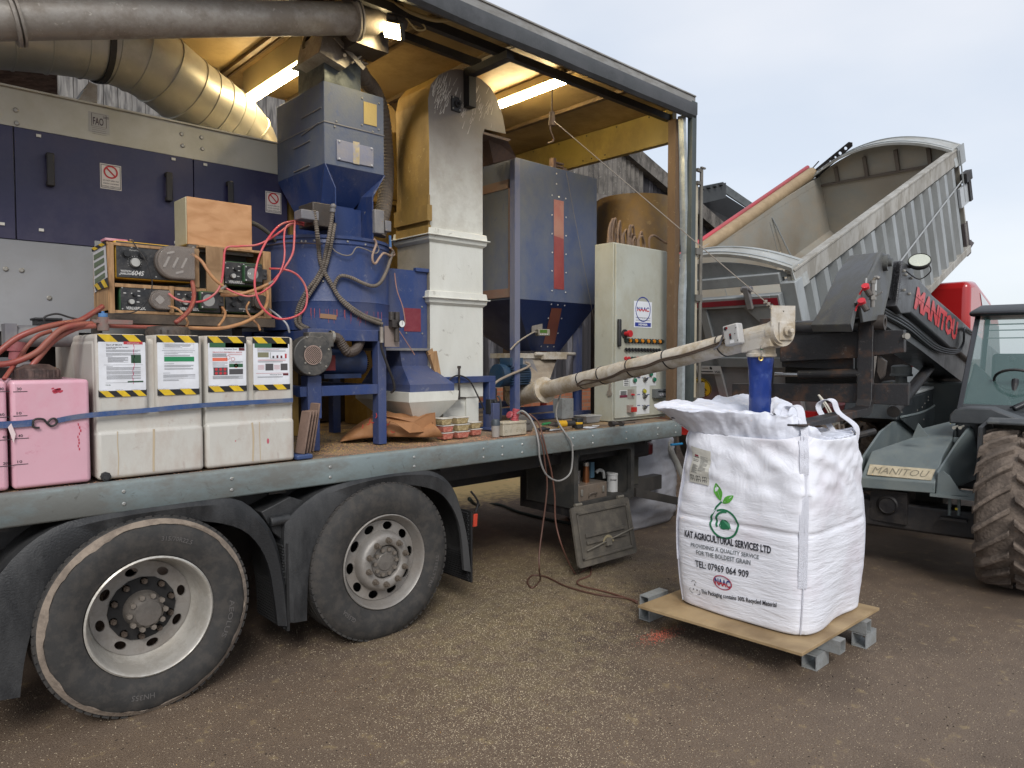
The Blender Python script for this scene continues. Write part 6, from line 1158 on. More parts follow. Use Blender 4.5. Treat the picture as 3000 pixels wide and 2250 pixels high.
def hoses():
    L = (
     ('fat red hose sweeping from the blue-capped valve to the left edge, topmost of the bundle', HOSE, .014, [(300, 898, 4.2), (270, 918, 4.15), (230, 940, 4.1), (170, 950, 4.0), (110, 965, 3.97), (50, 990, 3.97), (0, 1028, 3.97), (-60, 1080, 3.97)]),
     ('fat red hose curving from the tank top to the left edge, below the topmost', HOSE, .0145, [(270, 949, 4.05), (225, 952, 4.0), (180, 965, 3.98), (140, 1000, 3.97), (110, 1030, 3.97), (60, 1055, 3.97), (10, 1067, 3.97), (-60, 1066, 3.97)]),
     ('dark red hose curving down to the lid of the pink tank', HOSE, .0135, [(280, 954, 4.03), (230, 960, 4.02), (185, 980, 4.0), (150, 1005, 3.99), (120, 1040, 3.98), (95, 1070, 3.97), (84, 1085, 3.97)]),
     ('thin braided red hose crossing diagonally behind the other hoses at the left', HOSE, .010, [(150, 970, 4.08), (110, 985, 4.06), (80, 1015, 4.05), (55, 1050, 4.02), (30, 1085, 3.95), (12, 1110, 3.9)]),
     ('straight tan-red hose lying along the top of the white tanks', HOSE, .010, [(315, 955, 4.18), (380, 957, 4.18), (440, 958, 4.19), (540, 960, 4.22)]),
     ('long tan-red hose running right along the tanks and up to the lower right pump', HOSEC, .0105, [(545, 960, 4.2), (640, 962, 4.2), (700, 950, 4.2), (745, 930, 4.2), (775, 905, 4.22), (785, 870, 4.28), (780, 845, 4.33)]),
     ('red hose dropping from the large pump head to the tank lid', HOSE, .0125, [(563, 825, 4.33), (567, 845, 4.30), (568, 870, 4.26), (560, 900, 4.2), (540, 925, 4.15), (515, 945, 4.1)]),
     ('tan hose running down from the large pump to the joint beside the plywood board', HOSEC, .0095, [(563, 745, 4.33), (590, 765, 4.28), (610, 795, 4.25), (630, 820, 4.24), (655, 840, 4.24)]),
     ('tan hose crossing right from the middle pump to the metal clip by the drum', HOSEC, .010, [(648, 864, 4.3), (690, 864, 4.24), (730, 855, 4.2), (765, 842, 4.16), (795, 828, 4.13)]),
     ('bright pink hose from the lower left pump looping up to the blue drum', HOSEP, .0065, [(494, 860, 4.32), (520, 878, 4.28), (560, 885, 4.25), (600, 880, 4.24), (635, 855, 4.24), (650, 820, 4.24), (655, 780, 4.24), (662, 728, 4.24), (700, 722, 4.22), (750, 718, 4.2), (785, 703, 4.18), (820, 680, 4.2), (845, 662, 4.25), (870, 655, 4.3), (892, 660, 4.35)]),
     ('pale pink hose making the large oval loop in front of the drum', HOSEP, .0065, [(893, 650, 4.35), (860, 648, 4.28), (820, 660, 4.2), (785, 700, 4.14), (760, 750, 4.1), (748, 800, 4.08), (748, 850, 4.07), (765, 895, 4.06), (795, 925, 4.05), (830, 935, 4.05), (870, 925, 4.05), (893, 905, 4.05), (900, 870, 4.06), (893, 835, 4.07), (870, 805, 4.08), (835, 790, 4.1), (790, 787, 4.2)]),
     ('pink hose hanging from the drum side in a narrow loop to the shelf post', HOSEP, .0065, [(893, 655, 4.35), (868, 648, 4.28), (863, 665, 4.2), (862, 700, 4.15), (858, 740, 4.12), (840, 775, 4.11), (812, 810, 4.11), (797, 826, 4.13)]),
     ('thin red hose dropping from the drum side to the joint right of the plywood board', HOSEP, .0055, [(892, 662, 4.35), (860, 655, 4.25), (838, 665, 4.18), (832, 700, 4.14), (834, 740, 4.12), (828, 780, 4.1), (805, 825, 4.1), (770, 855, 4.12), (730, 868, 4.16), (690, 858, 4.2), (655, 840, 4.24)]),
     ('tan hose leaving the lower left pump towards the tank lid', HOSEC, .0065, [(494, 897, 4.33), (520, 905, 4.28), (540, 925, 4.24), (550, 945, 4.2), (545, 957, 4.18)]),
     ('tan hose hanging below the middle pump in a hook', HOSEC, .0075, [(650, 900, 4.33), (660, 915, 4.28), (655, 935, 4.24), (640, 955, 4.2)]),
     ('tan hose hanging below the lower right pump', HOSEC, .0065, [(730, 885, 4.33), (722, 905, 4.3), (735, 930, 4.26), (755, 950, 4.24), (762, 968, 4.24)]),
     ('pale translucent tube dropping behind the poster tank right of the shelf', fm('#98989c', .4), .006, [(788, 905, 4.3), (815, 925, 4.2), (840, 950, 4.15), (848, 975, 4.15)]),
    )
    for lab, m_, r, pts in L:
        b = B(); b.tube([W(u, v, Y=y) for u, v, y in pts], r, 10); o = b.build('hose', m_, None, smooth_=True, auto=0); tag(o, lab, 'hose', 'hoses of the dosing pumps')
    for u, v, y in ((795, 828, 4.125), (656, 842, 4.235), (535, 880, 4.27)):
        b = B(); c = W(u, v, Y=y); b.cyl(c - _R * .014 - V((0, 0, .008)), c + _R * .014 + V((0, 0, .008)), .0095, n=10); o = b.build('hose_joiner', BOLT, None); tag(o, {795: 'bright metal hose joiner in front of the shelf right post', 656: 'metal hose joiner beside the upright plywood board', 535: 'brass hose joiner in front of the middle pump'}[u], 'hose joiner', 'metal hose joiners')
hoses()
def sack():
    kr = M('brown_kraft_paper', '#9a6c45', .7, dirt='#6f4a30', amt=.5, sc=3, bump=.4, bsc=12)
    t = thing('paper_sack', 'crumpled open brown paper sack with red print lying under the treater frame', 'paper sack', tuple(W(1130, 1270, Z=DZ)))
    N1, N2 = 40, 28; b = B(); loops = []
    A = W(1000, 1262, Y=4.50); Bq = W(1270, 1275, Y=4.15)
    for i in range(N1 + 1):
        q = i / N1; c = A.lerp(Bq, q); c.z = DZ
        h = .015 + .20 * min(1, q * 2.4) ** .8 * (1 + .12 * math.sin(q * 5)); w = .14 + .08 * q
        lp = []
        dirn = (Bq - A); dirn.z = 0; dirn.normalize(); sd = V((-dirn.y, dirn.x, 0))
        for j in range(N2):
            a = 2 * math.pi * j / N2; x = math.cos(a) * w; z = max(math.sin(a), -.25) * h * .55 + h * .45 * .35
            k = 1 + .13 * noise.noise(V((i * .22, math.cos(a) * 2, math.sin(a) * 2)))
            lp.append(c + sd * x * k + V((0, 0, max(.004, (z + h * .12) * k + .005))) + dirn * (.05 * math.sin(a * 2 + 1) if i == N1 else 0))
        loops.append(lp)
    b.loft(loops, caps=False); b.build('sack_body', kr, t, smooth_=True, auto=0)
    b = B(); f = [W(u, v, Y=y) for u, v, y in ((1085, 1215, 4.22), (1150, 1222, 4.10), (1215, 1225, 4.05), (1250, 1212, 4.04), (1275, 1208, 4.04), (1279, 1278, 4.02), (1240, 1265, 4.02), (1200, 1268, 4.0), (1160, 1240, 4.06))]
    cen = sum(f, V((0, 0, 0))) / len(f) + V((0, -.015, 0)); b.add(f + [cen], [(i, (i + 1) % 9, 9) for i in range(9)]); o = b.build('mouth_flap', kr, t); md = o.modifiers.new('s', 'SOLIDIFY'); md.thickness = .003
    b = B(); random.seed(4)
    for k, (u, v, L, a) in enumerate(((1075, 1245, 22, .5), (1085, 1235, 18, -.6), (1108, 1262, 26, .2), (1118, 1268, 20, -.4), (1100, 1225, 16, .9), (1130, 1245, 20, .1), (1060, 1255, 12, .8), (1145, 1262, 16, -.8))):
        p = W(u, v, Y=4.13 if u > 1090 else 4.18); b.ribbon([p, p + V((math.cos(a), 0, math.sin(a))) * L * .001, p + V((math.cos(a + .5), 0, math.sin(a + .5))) * L * .0022], (0, 0, 1), .006, .001)
    b.build('red_print', fm('#a8352c', .6), t)
sack()
def tubs():
    seedp, seedg = M('pink_seed_fill', '#a8584a', .7, dirt='#c98f7c', amt=.7, sc=90, lo=.45, hi=.55, bump=.5), M('brown_seed_fill', '#8f7c54', .7, dirt='#c2b08a', amt=.7, sc=90, lo=.45, hi=.55, bump=.5)
    rim = M('clear_tub_rim', '#c4c0b8', .3, bump=0)
    lay = [(1303, 1283, 4.06, 0, 'p', 'bottom tub of pink seed in the left stack by the sack'), (1303, 1261, 4.06, 1, 'p', 'middle tub of pink seed in the left stack by the sack'), (1299, 1240, 4.06, 2, 'g', 'top tub of brown seed in the left stack by the sack'),
           (1347, 1281, 4.06, 0, 'p', 'bottom tub of pink seed in the centre stack'), (1347, 1261, 4.06, 1, 'g', 'middle tub of brown seed in the centre stack'), (1345, 1240, 4.06, 2, 'g', 'top tub of brown seed in the centre stack'),
           (1387, 1276, 4.12, 0, 'p', 'bottom tub of pink seed in the low right stack'), (1385, 1256, 4.12, 1, 'g', 'top tub of brown seed in the low right stack')]
    for u, v, y, k, c, lab in lay:
        x = X_(u, 1285, y); z = DZ + .002 + k * .052; w = .058 if u > 1320 and u < 1370 else .047
        t = thing('seed_tub', lab, 'plastic tub', (x, y, z), 'plastic tubs of seed samples')
        b = B(); b.loft([[V((x + sx * w * .82, y + sy * .04, z)) for sx, sy in ((-1, -1), (1, -1), (1, 1), (-1, 1))], [V((x + sx * w, y + sy * .048, z + .043)) for sx, sy in ((-1, -1), (1, -1), (1, 1), (-1, 1))]]); b.build('seed', seedp if c == 'p' else seedg, t, bevel=.006, seg=3)
        b = B(); b.box(x - w * 1.06, x + w * 1.06, y - .052, y + .052, z + .044, z + .050); b.build('lid', rim, t, bevel=.004)
tubs()
def loose():
    def small(name, lab, cat, loc, group=None): return thing(name, lab, cat, loc, group)
    bw = M('grey_brown_board', '#7a6458', .8, dirt='#5f4e45', amt=.6, sc=8)
    for k in range(4):
        p = W(876 + k * 9, 1318, Y=3.86 + .02 * k); p.z = DZ + .03; t = small('wooden_board', ['front leftmost', 'second', 'third', 'rearmost'][k] + ' of the four worn boards leaning between tank and blue leg', 'board', tuple(p), 'leaning boards')
        b = B(); hh = .125 + .02 * (k == 3); b.obox(p + V((.028, .0, hh)), V((.006, .001, 0)), V((-.01, .04, 0)), V((.024, 0, hh))); b.build('board', bw, t, bevel=.006)
    p = W(885, 1335, Y=3.85); t = small('blue_tray', 'small dark blue tray holding the leaning boards', 'tray', (p.x, p.y, DZ)); b = B(); b.box(p.x - .05, p.x + .05, 3.81, 3.95, DZ + .001, DZ + .03); b.build('tray', fm('#33466e', .5), t, bevel=.008)
    for k, (u0, v0, u1, v1, y, m_) in enumerate(((1262, 1036, 1292, 1118, 4.33, PINE), (1257, 1028, 1286, 1100, 4.36, PLYD))):
        t = small('timber_offcut', ['light pine offcut leaning on the white elevator foot', 'darker timber board behind the pine offcut at the elevator foot'][k], 'board', tuple(W(u0, v1, Y=y))); b = B(); b.prism([W(u0 - 3, v0 + 3, Y=y), W(u0 + 18 - 8 * k, v0 - 8, Y=y), W(u1 + 4, v1 + 2, Y=y), W(u1 - 12, v1 - 12, Y=y)], (0, .03, 0)); b.build('board', m_, t)
    x = X_(1438, 1240, 4.45); t = small('black_flask', 'tall black flask with handle standing between elevator stand and tank leg', 'flask', (x, 4.45, DZ)); b = B(); b.lathe((x, 4.45, DZ), (0, 0, 1), [(.056, 0), (.058, .02), (.058, .2), (.05, .25), (.048, .27), (.052, .28), (.052, .33), (.03, .335), (0, .336)], 24); b.build('flask_body', BLACKP, t, smooth_=True, auto=40)
    b = B(); b.tube([(x + .02, 4.385, DZ + .27), (x + .03, 4.36, DZ + .22), (x + .03, 4.36, DZ + .08), (x + .02, 4.39, DZ + .05)], .009); b.build('handle', BLACKP, t)
    p = W(1452, 1275, Y=3.92); t = small('shaker_cup', 'clear cup with dark lid at the bed edge left of the white junction box', 'cup', (p.x, 3.92, DZ)); b = B(); b.lathe((p.x, 3.92, DZ), (0, 0, 1), [(.028, 0), (.032, .085), (.0, .086)], 20); b.build('cup', M('frosted_cup', '#a8a29c', .25, alpha=.75), t, smooth_=True, auto=40); b = B(); b.lathe((p.x, 3.92, DZ + .086), (0, 0, 1), [(.034, 0), (.033, .03), (.025, .045), (0, .046)], 20); b.build('lid', fm('#3c434a', .5), t, smooth_=True, auto=40)
    p = W(1510, 1270, Y=3.90); t = small('junction_box', 'white electrical junction box at the bed edge under the blue tank', 'junction box', (p.x, 3.9, DZ)); b = B(); x0, x1 = X_(1474, 1260, 3.9), X_(1543, 1255, 3.9); b.box(x0, x1, 3.9, 4.0, DZ, DZ + .085); b.box(x0 - .003, x1 + .003, 3.897, 4.003, DZ + .085, DZ + .105); b.build('box', M('yellowed_white_plastic', '#b6ae9c', .5, dirt='#8e7f66', amt=.5, sc=12), t, bevel=.005)
    for u in (1483, 1497, 1515, 1525, 1535):
        b = B(); q = W(u, 1265, Y=3.9); ringinto(b, flat((q.x, 3.9, DZ + .035), (1, 0, 0), (0, 0, 1), .001), 0, 0, .008, .0105, 14); b.build('knockout', fm('#7d7667'), t)
    x = X_(1510, 1230, 3.95); t = small('red_socket', 'red industrial socket standing on the white junction box', 'socket', (x, 3.96, DZ + .105)); b = B(); b.lathe((x, 3.96, DZ + .105), (.12, -.1, 1), [(.036, 0), (.036, .01), (.028, .012)] + [(.027 + .002 * (k % 2), .015 + k * .007) for k in range(10)] + [(.026, .09), (0, .091)], 20); b.build('socket_body', M('faded_red_plastic', '#a5404a', .5, dirt='#7d5a52', amt=.3), t, smooth_=True, auto=30)
    b = B(); b.lathe((x - .04, 3.97, DZ + .15), (-.8, -.2, .5), [(.028, 0), (.03, .006), (.02, .012), (0, .014)], 20); b.build('flap_lid', M('dull_red_plastic', '#8f3840', .5), t)
    x = X_(1495, 1215, 4.1); t = small('black_connector', 'black taped connector strapped to the foot of the tank leg', 'connector', (x, 4.3, DZ + .1)); b = B(); b.box(x - .035, x + .045, 4.3, 4.36, DZ + .13, DZ + .25); b.cyl((x + .01, 4.29, DZ + .14), (x + .01, 4.29, DZ + .24), .012); b.build('connector', BLACKP, t, bevel=.006)
    x0, x1 = X_(1520, 1240, 4.02), X_(1565, 1240, 4.02); t = small('grey_gearbox', 'small cast grey gearbox right of the white junction box', 'gearbox', (x0, 4.05, DZ)); b = B(); b.box(x0, x1 - .03, 4.03, 4.12, DZ + .06, DZ + .13); b.box(x0 + .05, x1, 4.04, 4.12, DZ, DZ + .08); b.cyl((x0 + .03, 4.06, DZ + .13), (x0 + .03, 4.06, DZ + .15), .018); b.cyl((x1, 4.07, DZ + .03), (x1 + .02, 4.07, DZ + .03), .022); b.build('casting', M('cast_grey', '#77736e', .5, metal=.4, dirt='#56504a', amt=.5), t, bevel=.006)
    t = small('cordless_drill', 'yellow and black cordless drill lying on the bed before the cabinet', 'drill', tuple(W(1660, 1243, Z=DZ)))
    c = W(1632, 1243, Z=DZ + .045); e = W(1705, 1238, Z=DZ + .045); dd = (e - c).normalized(); sd = V((-dd.y, dd.x, 0))
    b = B(); b.cyl(c - dd * .05, c + dd * .0, .016, .024, n=16); b.cyl(c - dd * .085, c - dd * .05, .008, .013, n=12); b.build('chuck', STEELD, t)
    b = B(); b.tube([c + dd * .002, c + dd * .03, c + dd * .09], lambda s: .031 - .004 * s, 14); b.build('drill_body', M('drill_yellow', '#c79a1e', .45, dirt='#6b5520', amt=.3), t, smooth_=True, auto=0)
    b = B(); b.tube([c + dd * .085, c + dd * .12 , c + dd * .18], lambda s: .022, 12); b.build('grip', BLACKP, t, smooth_=True, auto=0)
    b = B(); q = c + dd * .215; b.mat(0); b.obox(q, dd * .032, sd * .04, V((0, 0, .042))); b.mat(1); b.obox(q - dd * .004, dd * .03, sd * .041, V((0, 0, .012))); b.build('battery', [BLACKP, M('drill_yellow2', '#c79a1e', .45)], t, bevel=.006)
    x0, x1 = X_(1712, 1235, 4.18), X_(1752, 1235, 4.18); t = small('clear_tub', 'empty clear plastic tub between drill and cabinet', 'plastic tub', (x0, 4.2, DZ)); cl = M('clear_tub_plastic', '#9fa0a0', .2, alpha=.6)
    b = B(); b.loft([[V((x0 + .01, 4.16, DZ)), V((x1 - .01, 4.16, DZ)), V((x1 - .01, 4.28, DZ)), V((x0 + .01, 4.28, DZ))], [V((x0 - .008, 4.15, DZ + .06)), V((x1 + .008, 4.15, DZ + .06)), V((x1 + .008, 4.29, DZ + .06)), V((x0 - .008, 4.29, DZ + .06))]], caps=True); b.build('tub', cl, t); b = B(); b.box(x0 - .014, x1 + .014, 4.145, 4.295, DZ + .058, DZ + .064); b.build('rim', fm('#a8a9a8', .3), t)
    for k, (u, v, w, h, a) in enumerate(((1725, 1252, .07, .05, .3), (1625, 1258, .09, .03, .1), (1745, 1247, .04, .03, .6))):
        p = W(u, v, Z=DZ + .002); t = small('paper_sheet', ['white sheet of paper under the drill battery', 'long white paper slip beside the grey gearbox', 'small white paper scrap near the clear tub'][k], 'paper', tuple(p)); b = B(); b.obox(p, V((math.cos(a) * w, math.sin(a) * w, 0)), V((-math.sin(a) * h, math.cos(a) * h, 0)), V((0, 0, .001))); b.build('sheet', PAPER, t)
    p = W(1590, 1257, Z=DZ + .015); t = small('black_glove', 'crumpled black glove on the bed right of the gearbox', 'glove', tuple(p)); b = B(); b.ball(p, .04, 10, (1.3, .7, .45)); b.ball(p + V((.04, -.02, 0)), .018, 8, (1.5, .6, .6)); b.ball(p + V((.05, .0, 0)), .016, 8, (1.6, .6, .6)); b.ball(p + V((-.04, .01, .0)), .02, 8, (1.2, .8, .6)); b.build('glove', fm('#232326', .8), t, smooth_=True, auto=0)
    t = small('green_tool', 'small green-handled tool behind the cordless drill', 'tool', tuple(W(1600, 1240, Z=DZ))); b = B(); b.tube([W(1590, 1243, Z=DZ + .015), W(1612, 1240, Z=DZ + .015)], .012, 10); b.mat(1); b.tube([W(1612, 1240, Z=DZ + .015), W(1640, 1236, Z=DZ + .015)], .005, 8); b.build('tool', [fm('#2b7a48', .4), BOLT], t)
    t = small('drive_shaft', 'greasy short drive shaft lying before the cabinet foot', 'shaft', tuple(W(1800, 1245, Z=DZ))); b = B(); b.tube([W(1788, 1242, Z=DZ + .02), W(1826, 1240, Z=DZ + .02)], .014, 12); b.cyl(W(1788, 1242, Z=DZ + .022), W(1798, 1241, Z=DZ + .022), .025); b.cyl(W(1818, 1241, Z=DZ + .022), W(1824, 1240, Z=DZ + .022), .022); b.tube([W(1826, 1240, Z=DZ + .02), W(1860, 1238, Z=DZ + .01)], .005); b.build('shaft', STEELD, t)
    t = small('steel_box_post', 'short upright galvanised box post behind the drill', 'steel post', (X_(1665, 1200, 4.6), 4.62, DZ)); x0, x1 = X_(1647, 1200, 4.6), X_(1680, 1200, 4.6); b = B(); b.box(x0, x1, 4.6, 4.72, DZ, Z_(1660, 1168, 4.6)); b.build('post', GALVB, t)
    b = B(); b.cyl((X_(1697, 1180, 4.75), 4.78, DZ), (X_(1697, 1180, 4.75), 4.78, DZ + .3), .045); b.box(X_(1675, 1180, 4.75), X_(1717, 1180, 4.75), 4.7, 4.86, DZ + .3, DZ + .36); b.box(4.6, 5.5, 4.7, 4.76, DZ, DZ + .05)
    t = small('pedestal_foot', 'blue steel pedestal foot behind the galvanised box post', 'pedestal', (5.2, 4.78, DZ)); b.build('pedestal', BLUE, t)
    Yc = 3.74
    def lead(lab, m_, r, pts): b = B(); b.tube(pts, r, 8); o = b.build('power_lead', m_, None, smooth_=True, auto=0); tag(o, lab, 'cable', 'leads hanging from the bed')
    w = lambda u, v, y: W(u, v, Y=y); gz = lambda u, v: W(u, v, Z=.008)
    lead('grey lead looping from the red socket down below the rail and up again', fm('#84827f', .5), .0075, [w(1515, 1212, 3.92), w(1530, 1204, 3.88), w(1550, 1220, 3.84), w(1568, 1255, 3.77), w(1578, 1300, 3.72), w(1582, 1345, 3.72), w(1600, 1390, 3.72), w(1635, 1409, 3.72), w(1668, 1390, 3.72), w(1677, 1350, 3.72), w(1675, 1300, 3.72), w(1658, 1272, 3.74), w(1640, 1245, 3.80), w(1630, 1220, 3.95), w(1632, 1190, 4.2), w(1645, 1150, 4.35), w(1672, 1105, 4.4)])
    lead('reddish brown lead hanging to the ground, left of the pair', fm('#54392f', .5), .0065, [w(1527, 1208, 3.92), w(1550, 1225, 3.84), w(1572, 1255, 3.77), w(1588, 1300, 3.72), w(1597, 1360, 3.72), w(1603, 1420, 3.72), w(1598, 1480, 3.72), w(1590, 1540, 3.72), w(1580, 1620, 3.70), w(1580, 1670, 3.68), gz(1582, 1700), gz(1560, 1722), gz(1545, 1705), gz(1560, 1686), gz(1600, 1690), gz(1660, 1718), gz(1750, 1742), gz(1830, 1752), gz(1868, 1768)])
    lead('reddish brown lead hanging to the ground, right of the pair', fm('#5d3e33', .5), .0065, [w(1550, 1212, 3.90), w(1575, 1235, 3.82), w(1588, 1270, 3.74), w(1600, 1320, 3.72), w(1615, 1380, 3.72), w(1625, 1450, 3.72), w(1628, 1530, 3.71), w(1650, 1610, 3.66), gz(1685, 1680), gz(1710, 1672), gz(1730, 1660), gz(1728, 1685), gz(1695, 1700), gz(1700, 1715), gz(1780, 1735), gz(1868, 1762)])
    lead('thick dark green hose lying on the ground under the lorry', fm('#25302c', .6), .016, [w(1375, 1462, 4.2), W(1400, 1480, Z=.016), W(1460, 1478, Z=.016), W(1520, 1500, Z=.016), W(1600, 1520, Z=.016), W(1668, 1533, Z=.016), W(1740, 1545, Z=.016)])
    zb = .525
    def inb(u, v, y=3.98): return W(u, v, Y=y)
    p = inb(1718, 1412); z = zb; t = small('metal_case', 'flat brushed metal case with two latches in the tool box', 'case', (p.x, 3.92, zb)); x0, x1 = X_(1690, 1440, 3.92), X_(1778, 1430, 3.92); zt = Z_(1735, 1418, 3.92); b = B(); b.box(x0, x1, 3.92, 4.2, zb, zt); cs = b.build('case_body', M('brushed_case', '#8a7d70', .4, metal=.4, dirt='#6c6056', amt=.5, sc=10), t, bevel=.004)
    for u in (1703, 1766): q = W(u, 1440, Y=3.918); b = B(); b.box(q.x - .012, q.x + .012, 3.905, 3.92, zt - .085, zt - .03); b.build('latch', BOLT, t, bevel=.004)
    q = W(1735, 1450, Y=3.915); b = B(); b.tube([(q.x - .045, 3.915, zt - .11), (q.x - .04, 3.9, zt - .075), (q.x + .04, 3.9, zt - .075), (q.x + .045, 3.915, zt - .11)], .006); b.build('handle', fm('#5f564d'), t)
    x = X_(1722, 1380, 4.0); t = small('copper_flask', 'copper coloured vacuum flask standing on the metal case', 'flask', (x, 4.0, zt)); b = B(); b.lathe((x, 4.02, zt), (0, 0, 1), [(.030, 0), (.031, .09), (.027, .12), (.027, .14), (.0, .141)], 20); b.mat(1); b.lathe((x, 4.02, zt + .141), (0, 0, 1), [(.027, 0), (.028, .03), (.022, .035), (0, .036)], 20); b.build('flask', [M('copper', '#8a5a3c', .3, metal=.8, bump=0), fm('#b8b4ae', .3, .7)], t, smooth_=True, auto=40)
    x = X_(1696, 1390, 4.0); t = small('steel_cup', 'steel travel cup at the left inside the tool box', 'cup', (x, 4.02, zt)); b = B(); b.lathe((x, 4.02, zt), (0, 0, 1), [(.024, 0), (.03, .115), (0, .116)], 20); b.build('cup', fm('#8f8f90', .25, .8), t, smooth_=True, auto=40)
    x = X_(1740, 1380, 4.1); t = small('blue_carton', 'blue-grey carton behind the copper flask in the tool box', 'carton', (x, 4.12, zt)); b = B(); b.box(x - .02, x + .03, 4.12, 4.17, zt, zt + .14); b.build('carton', fm('#4f6f83', .6), t)
    x = X_(1797, 1410, 4.05); t = small('marker_tub', 'round white tub lettered Signal at the right inside the tool box', 'tub', (x, 4.06, zb)); b = B(); b.lathe((x, 4.06, zb), (0, 0, 1), [(.052, 0), (.052, .15), (.056, .152), (.056, .17), (0, .171)], 24); b.build('tub', M('white_tub', '#c4c4c2', .4), t, smooth_=True, auto=40)
    fr = -V((math.cos(TH), math.sin(TH), 0)); b = B(); textinto(b, 'Signal', flat(V((x, 4.06, zb + .11)) + fr * .054, _R, (0, 0, 1), .001), .018, .055, .02); b.build('lettering', INK, t)
    x = X_(1775, 1380, 4.3); t = small('brown_board_piece', 'pale card sheet standing at the back of the tool box', 'card', (x, 4.36, zb)); b = B(); b.box(x - .11, x + .11, 4.36, 4.365, zb, zb + .27); b.build('card', fm('#6d655a'), t)
    x = X_(1770, 1395, 4.1); t = small('white_pipe_bend', 'white plastic pipe bend lying behind the metal case', 'pipe', (x, 4.15, zt)); b = B(); b.tube([(x - .04, 4.16, zt + .03), (x + .0, 4.16, zt + .05), (x + .045, 4.15, zt + .03), (x + .05, 4.14, zt - .03)], .016, 12); b.build('bend', fm('#b9b9b6', .4), t, smooth_=True, auto=0)
loose()
grains('spilled_seed', 'pink seed and pale grain spilled on the lorry bed edge', 5200, mixw((.4, lambda: (random.uniform(2.1, 2.95), random.uniform(3.82, 4.5))), (.3, gauss(3.55, 3.95, .35, .08)), (.3, lambda: (random.uniform(.5, 5.6), 3.80 + abs(random.gauss(0, .03))))), M('pinkish_seed', '#c08a6c', .7, bump=0), .0033, DZ - .006)
grains('floor_grain', 'yellow grain on the bed under the treater frame', 4500, lambda: (random.uniform(2.1, 3.2), random.uniform(4.0, 5.2)), M('yellow_grain', '#c9a45a', .7, bump=0), .0035, DZ - .006)
BC = V((4.235, 2.13, 0)); BH = 1.13; BZ0 = .188
WOVEN = bpy.data.materials.new('woven_white_fabric')
def _woven():
    m = WOVEN; m.use_nodes = True; N = m.node_tree.nodes; L = m.node_tree.links; p = N['Principled BSDF']; p.inputs['Base Color'].default_value = (.72, .73, .80, 1); p.inputs['Roughness'].default_value = .55
    p.inputs['Subsurface Weight'].default_value = .0
    t = N.new('ShaderNodeTexCoord')
    def nz(sc, scale, d=5, r=.55, dist=0): mp_ = N.new('ShaderNodeMapping'); mp_.inputs['Scale'].default_value = sc; n = N.new('ShaderNodeTexNoise'); n.inputs['Scale'].default_value = scale; n.inputs['Detail'].default_value = d; n.inputs['Roughness'].default_value = r; n.inputs['Distortion'].default_value = dist; L.new(t.outputs['Object'], mp_.inputs[0]); L.new(mp_.outputs[0], n.inputs['Vector']); return n
    n1 = nz((1, 1, 6), 5.5, 5, .6, .3)    # horizontal creases of the filled part
    n2 = nz((1.6, 1.6, 1), 5, 6, .6, 1.4)  # slack crumples
    sx = N.new('ShaderNodeSeparateXYZ'); L.new(t.outputs['Object'], sx.inputs[0])
    mr = N.new('ShaderNodeMapRange'); mr.inputs[1].default_value = .55; mr.inputs[2].default_value = .85; L.new(sx.outputs['Z'], mr.inputs[0])
    mx = N.new('ShaderNodeMix'); mx.data_type = 'FLOAT'; L.new(mr.outputs[0], mx.inputs[0]); L.new(n1.outputs['Fac'], mx.inputs[2]); L.new(n2.outputs['Fac'], mx.inputs[3])
    b1 = N.new('ShaderNodeBump'); b1.inputs['Strength'].default_value = .36; b1.inputs['Distance'].default_value = .035; L.new(mx.outputs[0], b1.inputs['Height'])
    w = N.new('ShaderNodeTexWave'); w.bands_direction = 'Z'; w.inputs['Scale'].default_value = 95; w.inputs['Distortion'].default_value = .4; L.new(t.outputs['Object'], w.inputs['Vector'])
    b2 = N.new('ShaderNodeBump'); b2.inputs['Strength'].default_value = .12; b2.inputs['Distance'].default_value = .002; L.new(w.outputs['Fac'], b2.inputs['Height']); L.new(b1.outputs[0], b2.inputs['Normal']); L.new(b2.outputs[0], p.inputs['Normal'])
    n3 = nz((1, 1, 1), 2.5, 3); r3 = N.new('ShaderNodeMapRange'); r3.inputs[1].default_value = .5; r3.inputs[2].default_value = .8; L.new(n3.outputs['Fac'], r3.inputs[0])
    mc = N.new('ShaderNodeMix'); mc.data_type = 'RGBA'; mc.inputs[6].default_value = (.76, .77, .83, 1); mc.inputs[7].default_value = (.62, .57, .62, 1); L.new(r3.outputs[0], mc.inputs[0]); L.new(mc.outputs[2], p.inputs['Base Color'])
_woven()
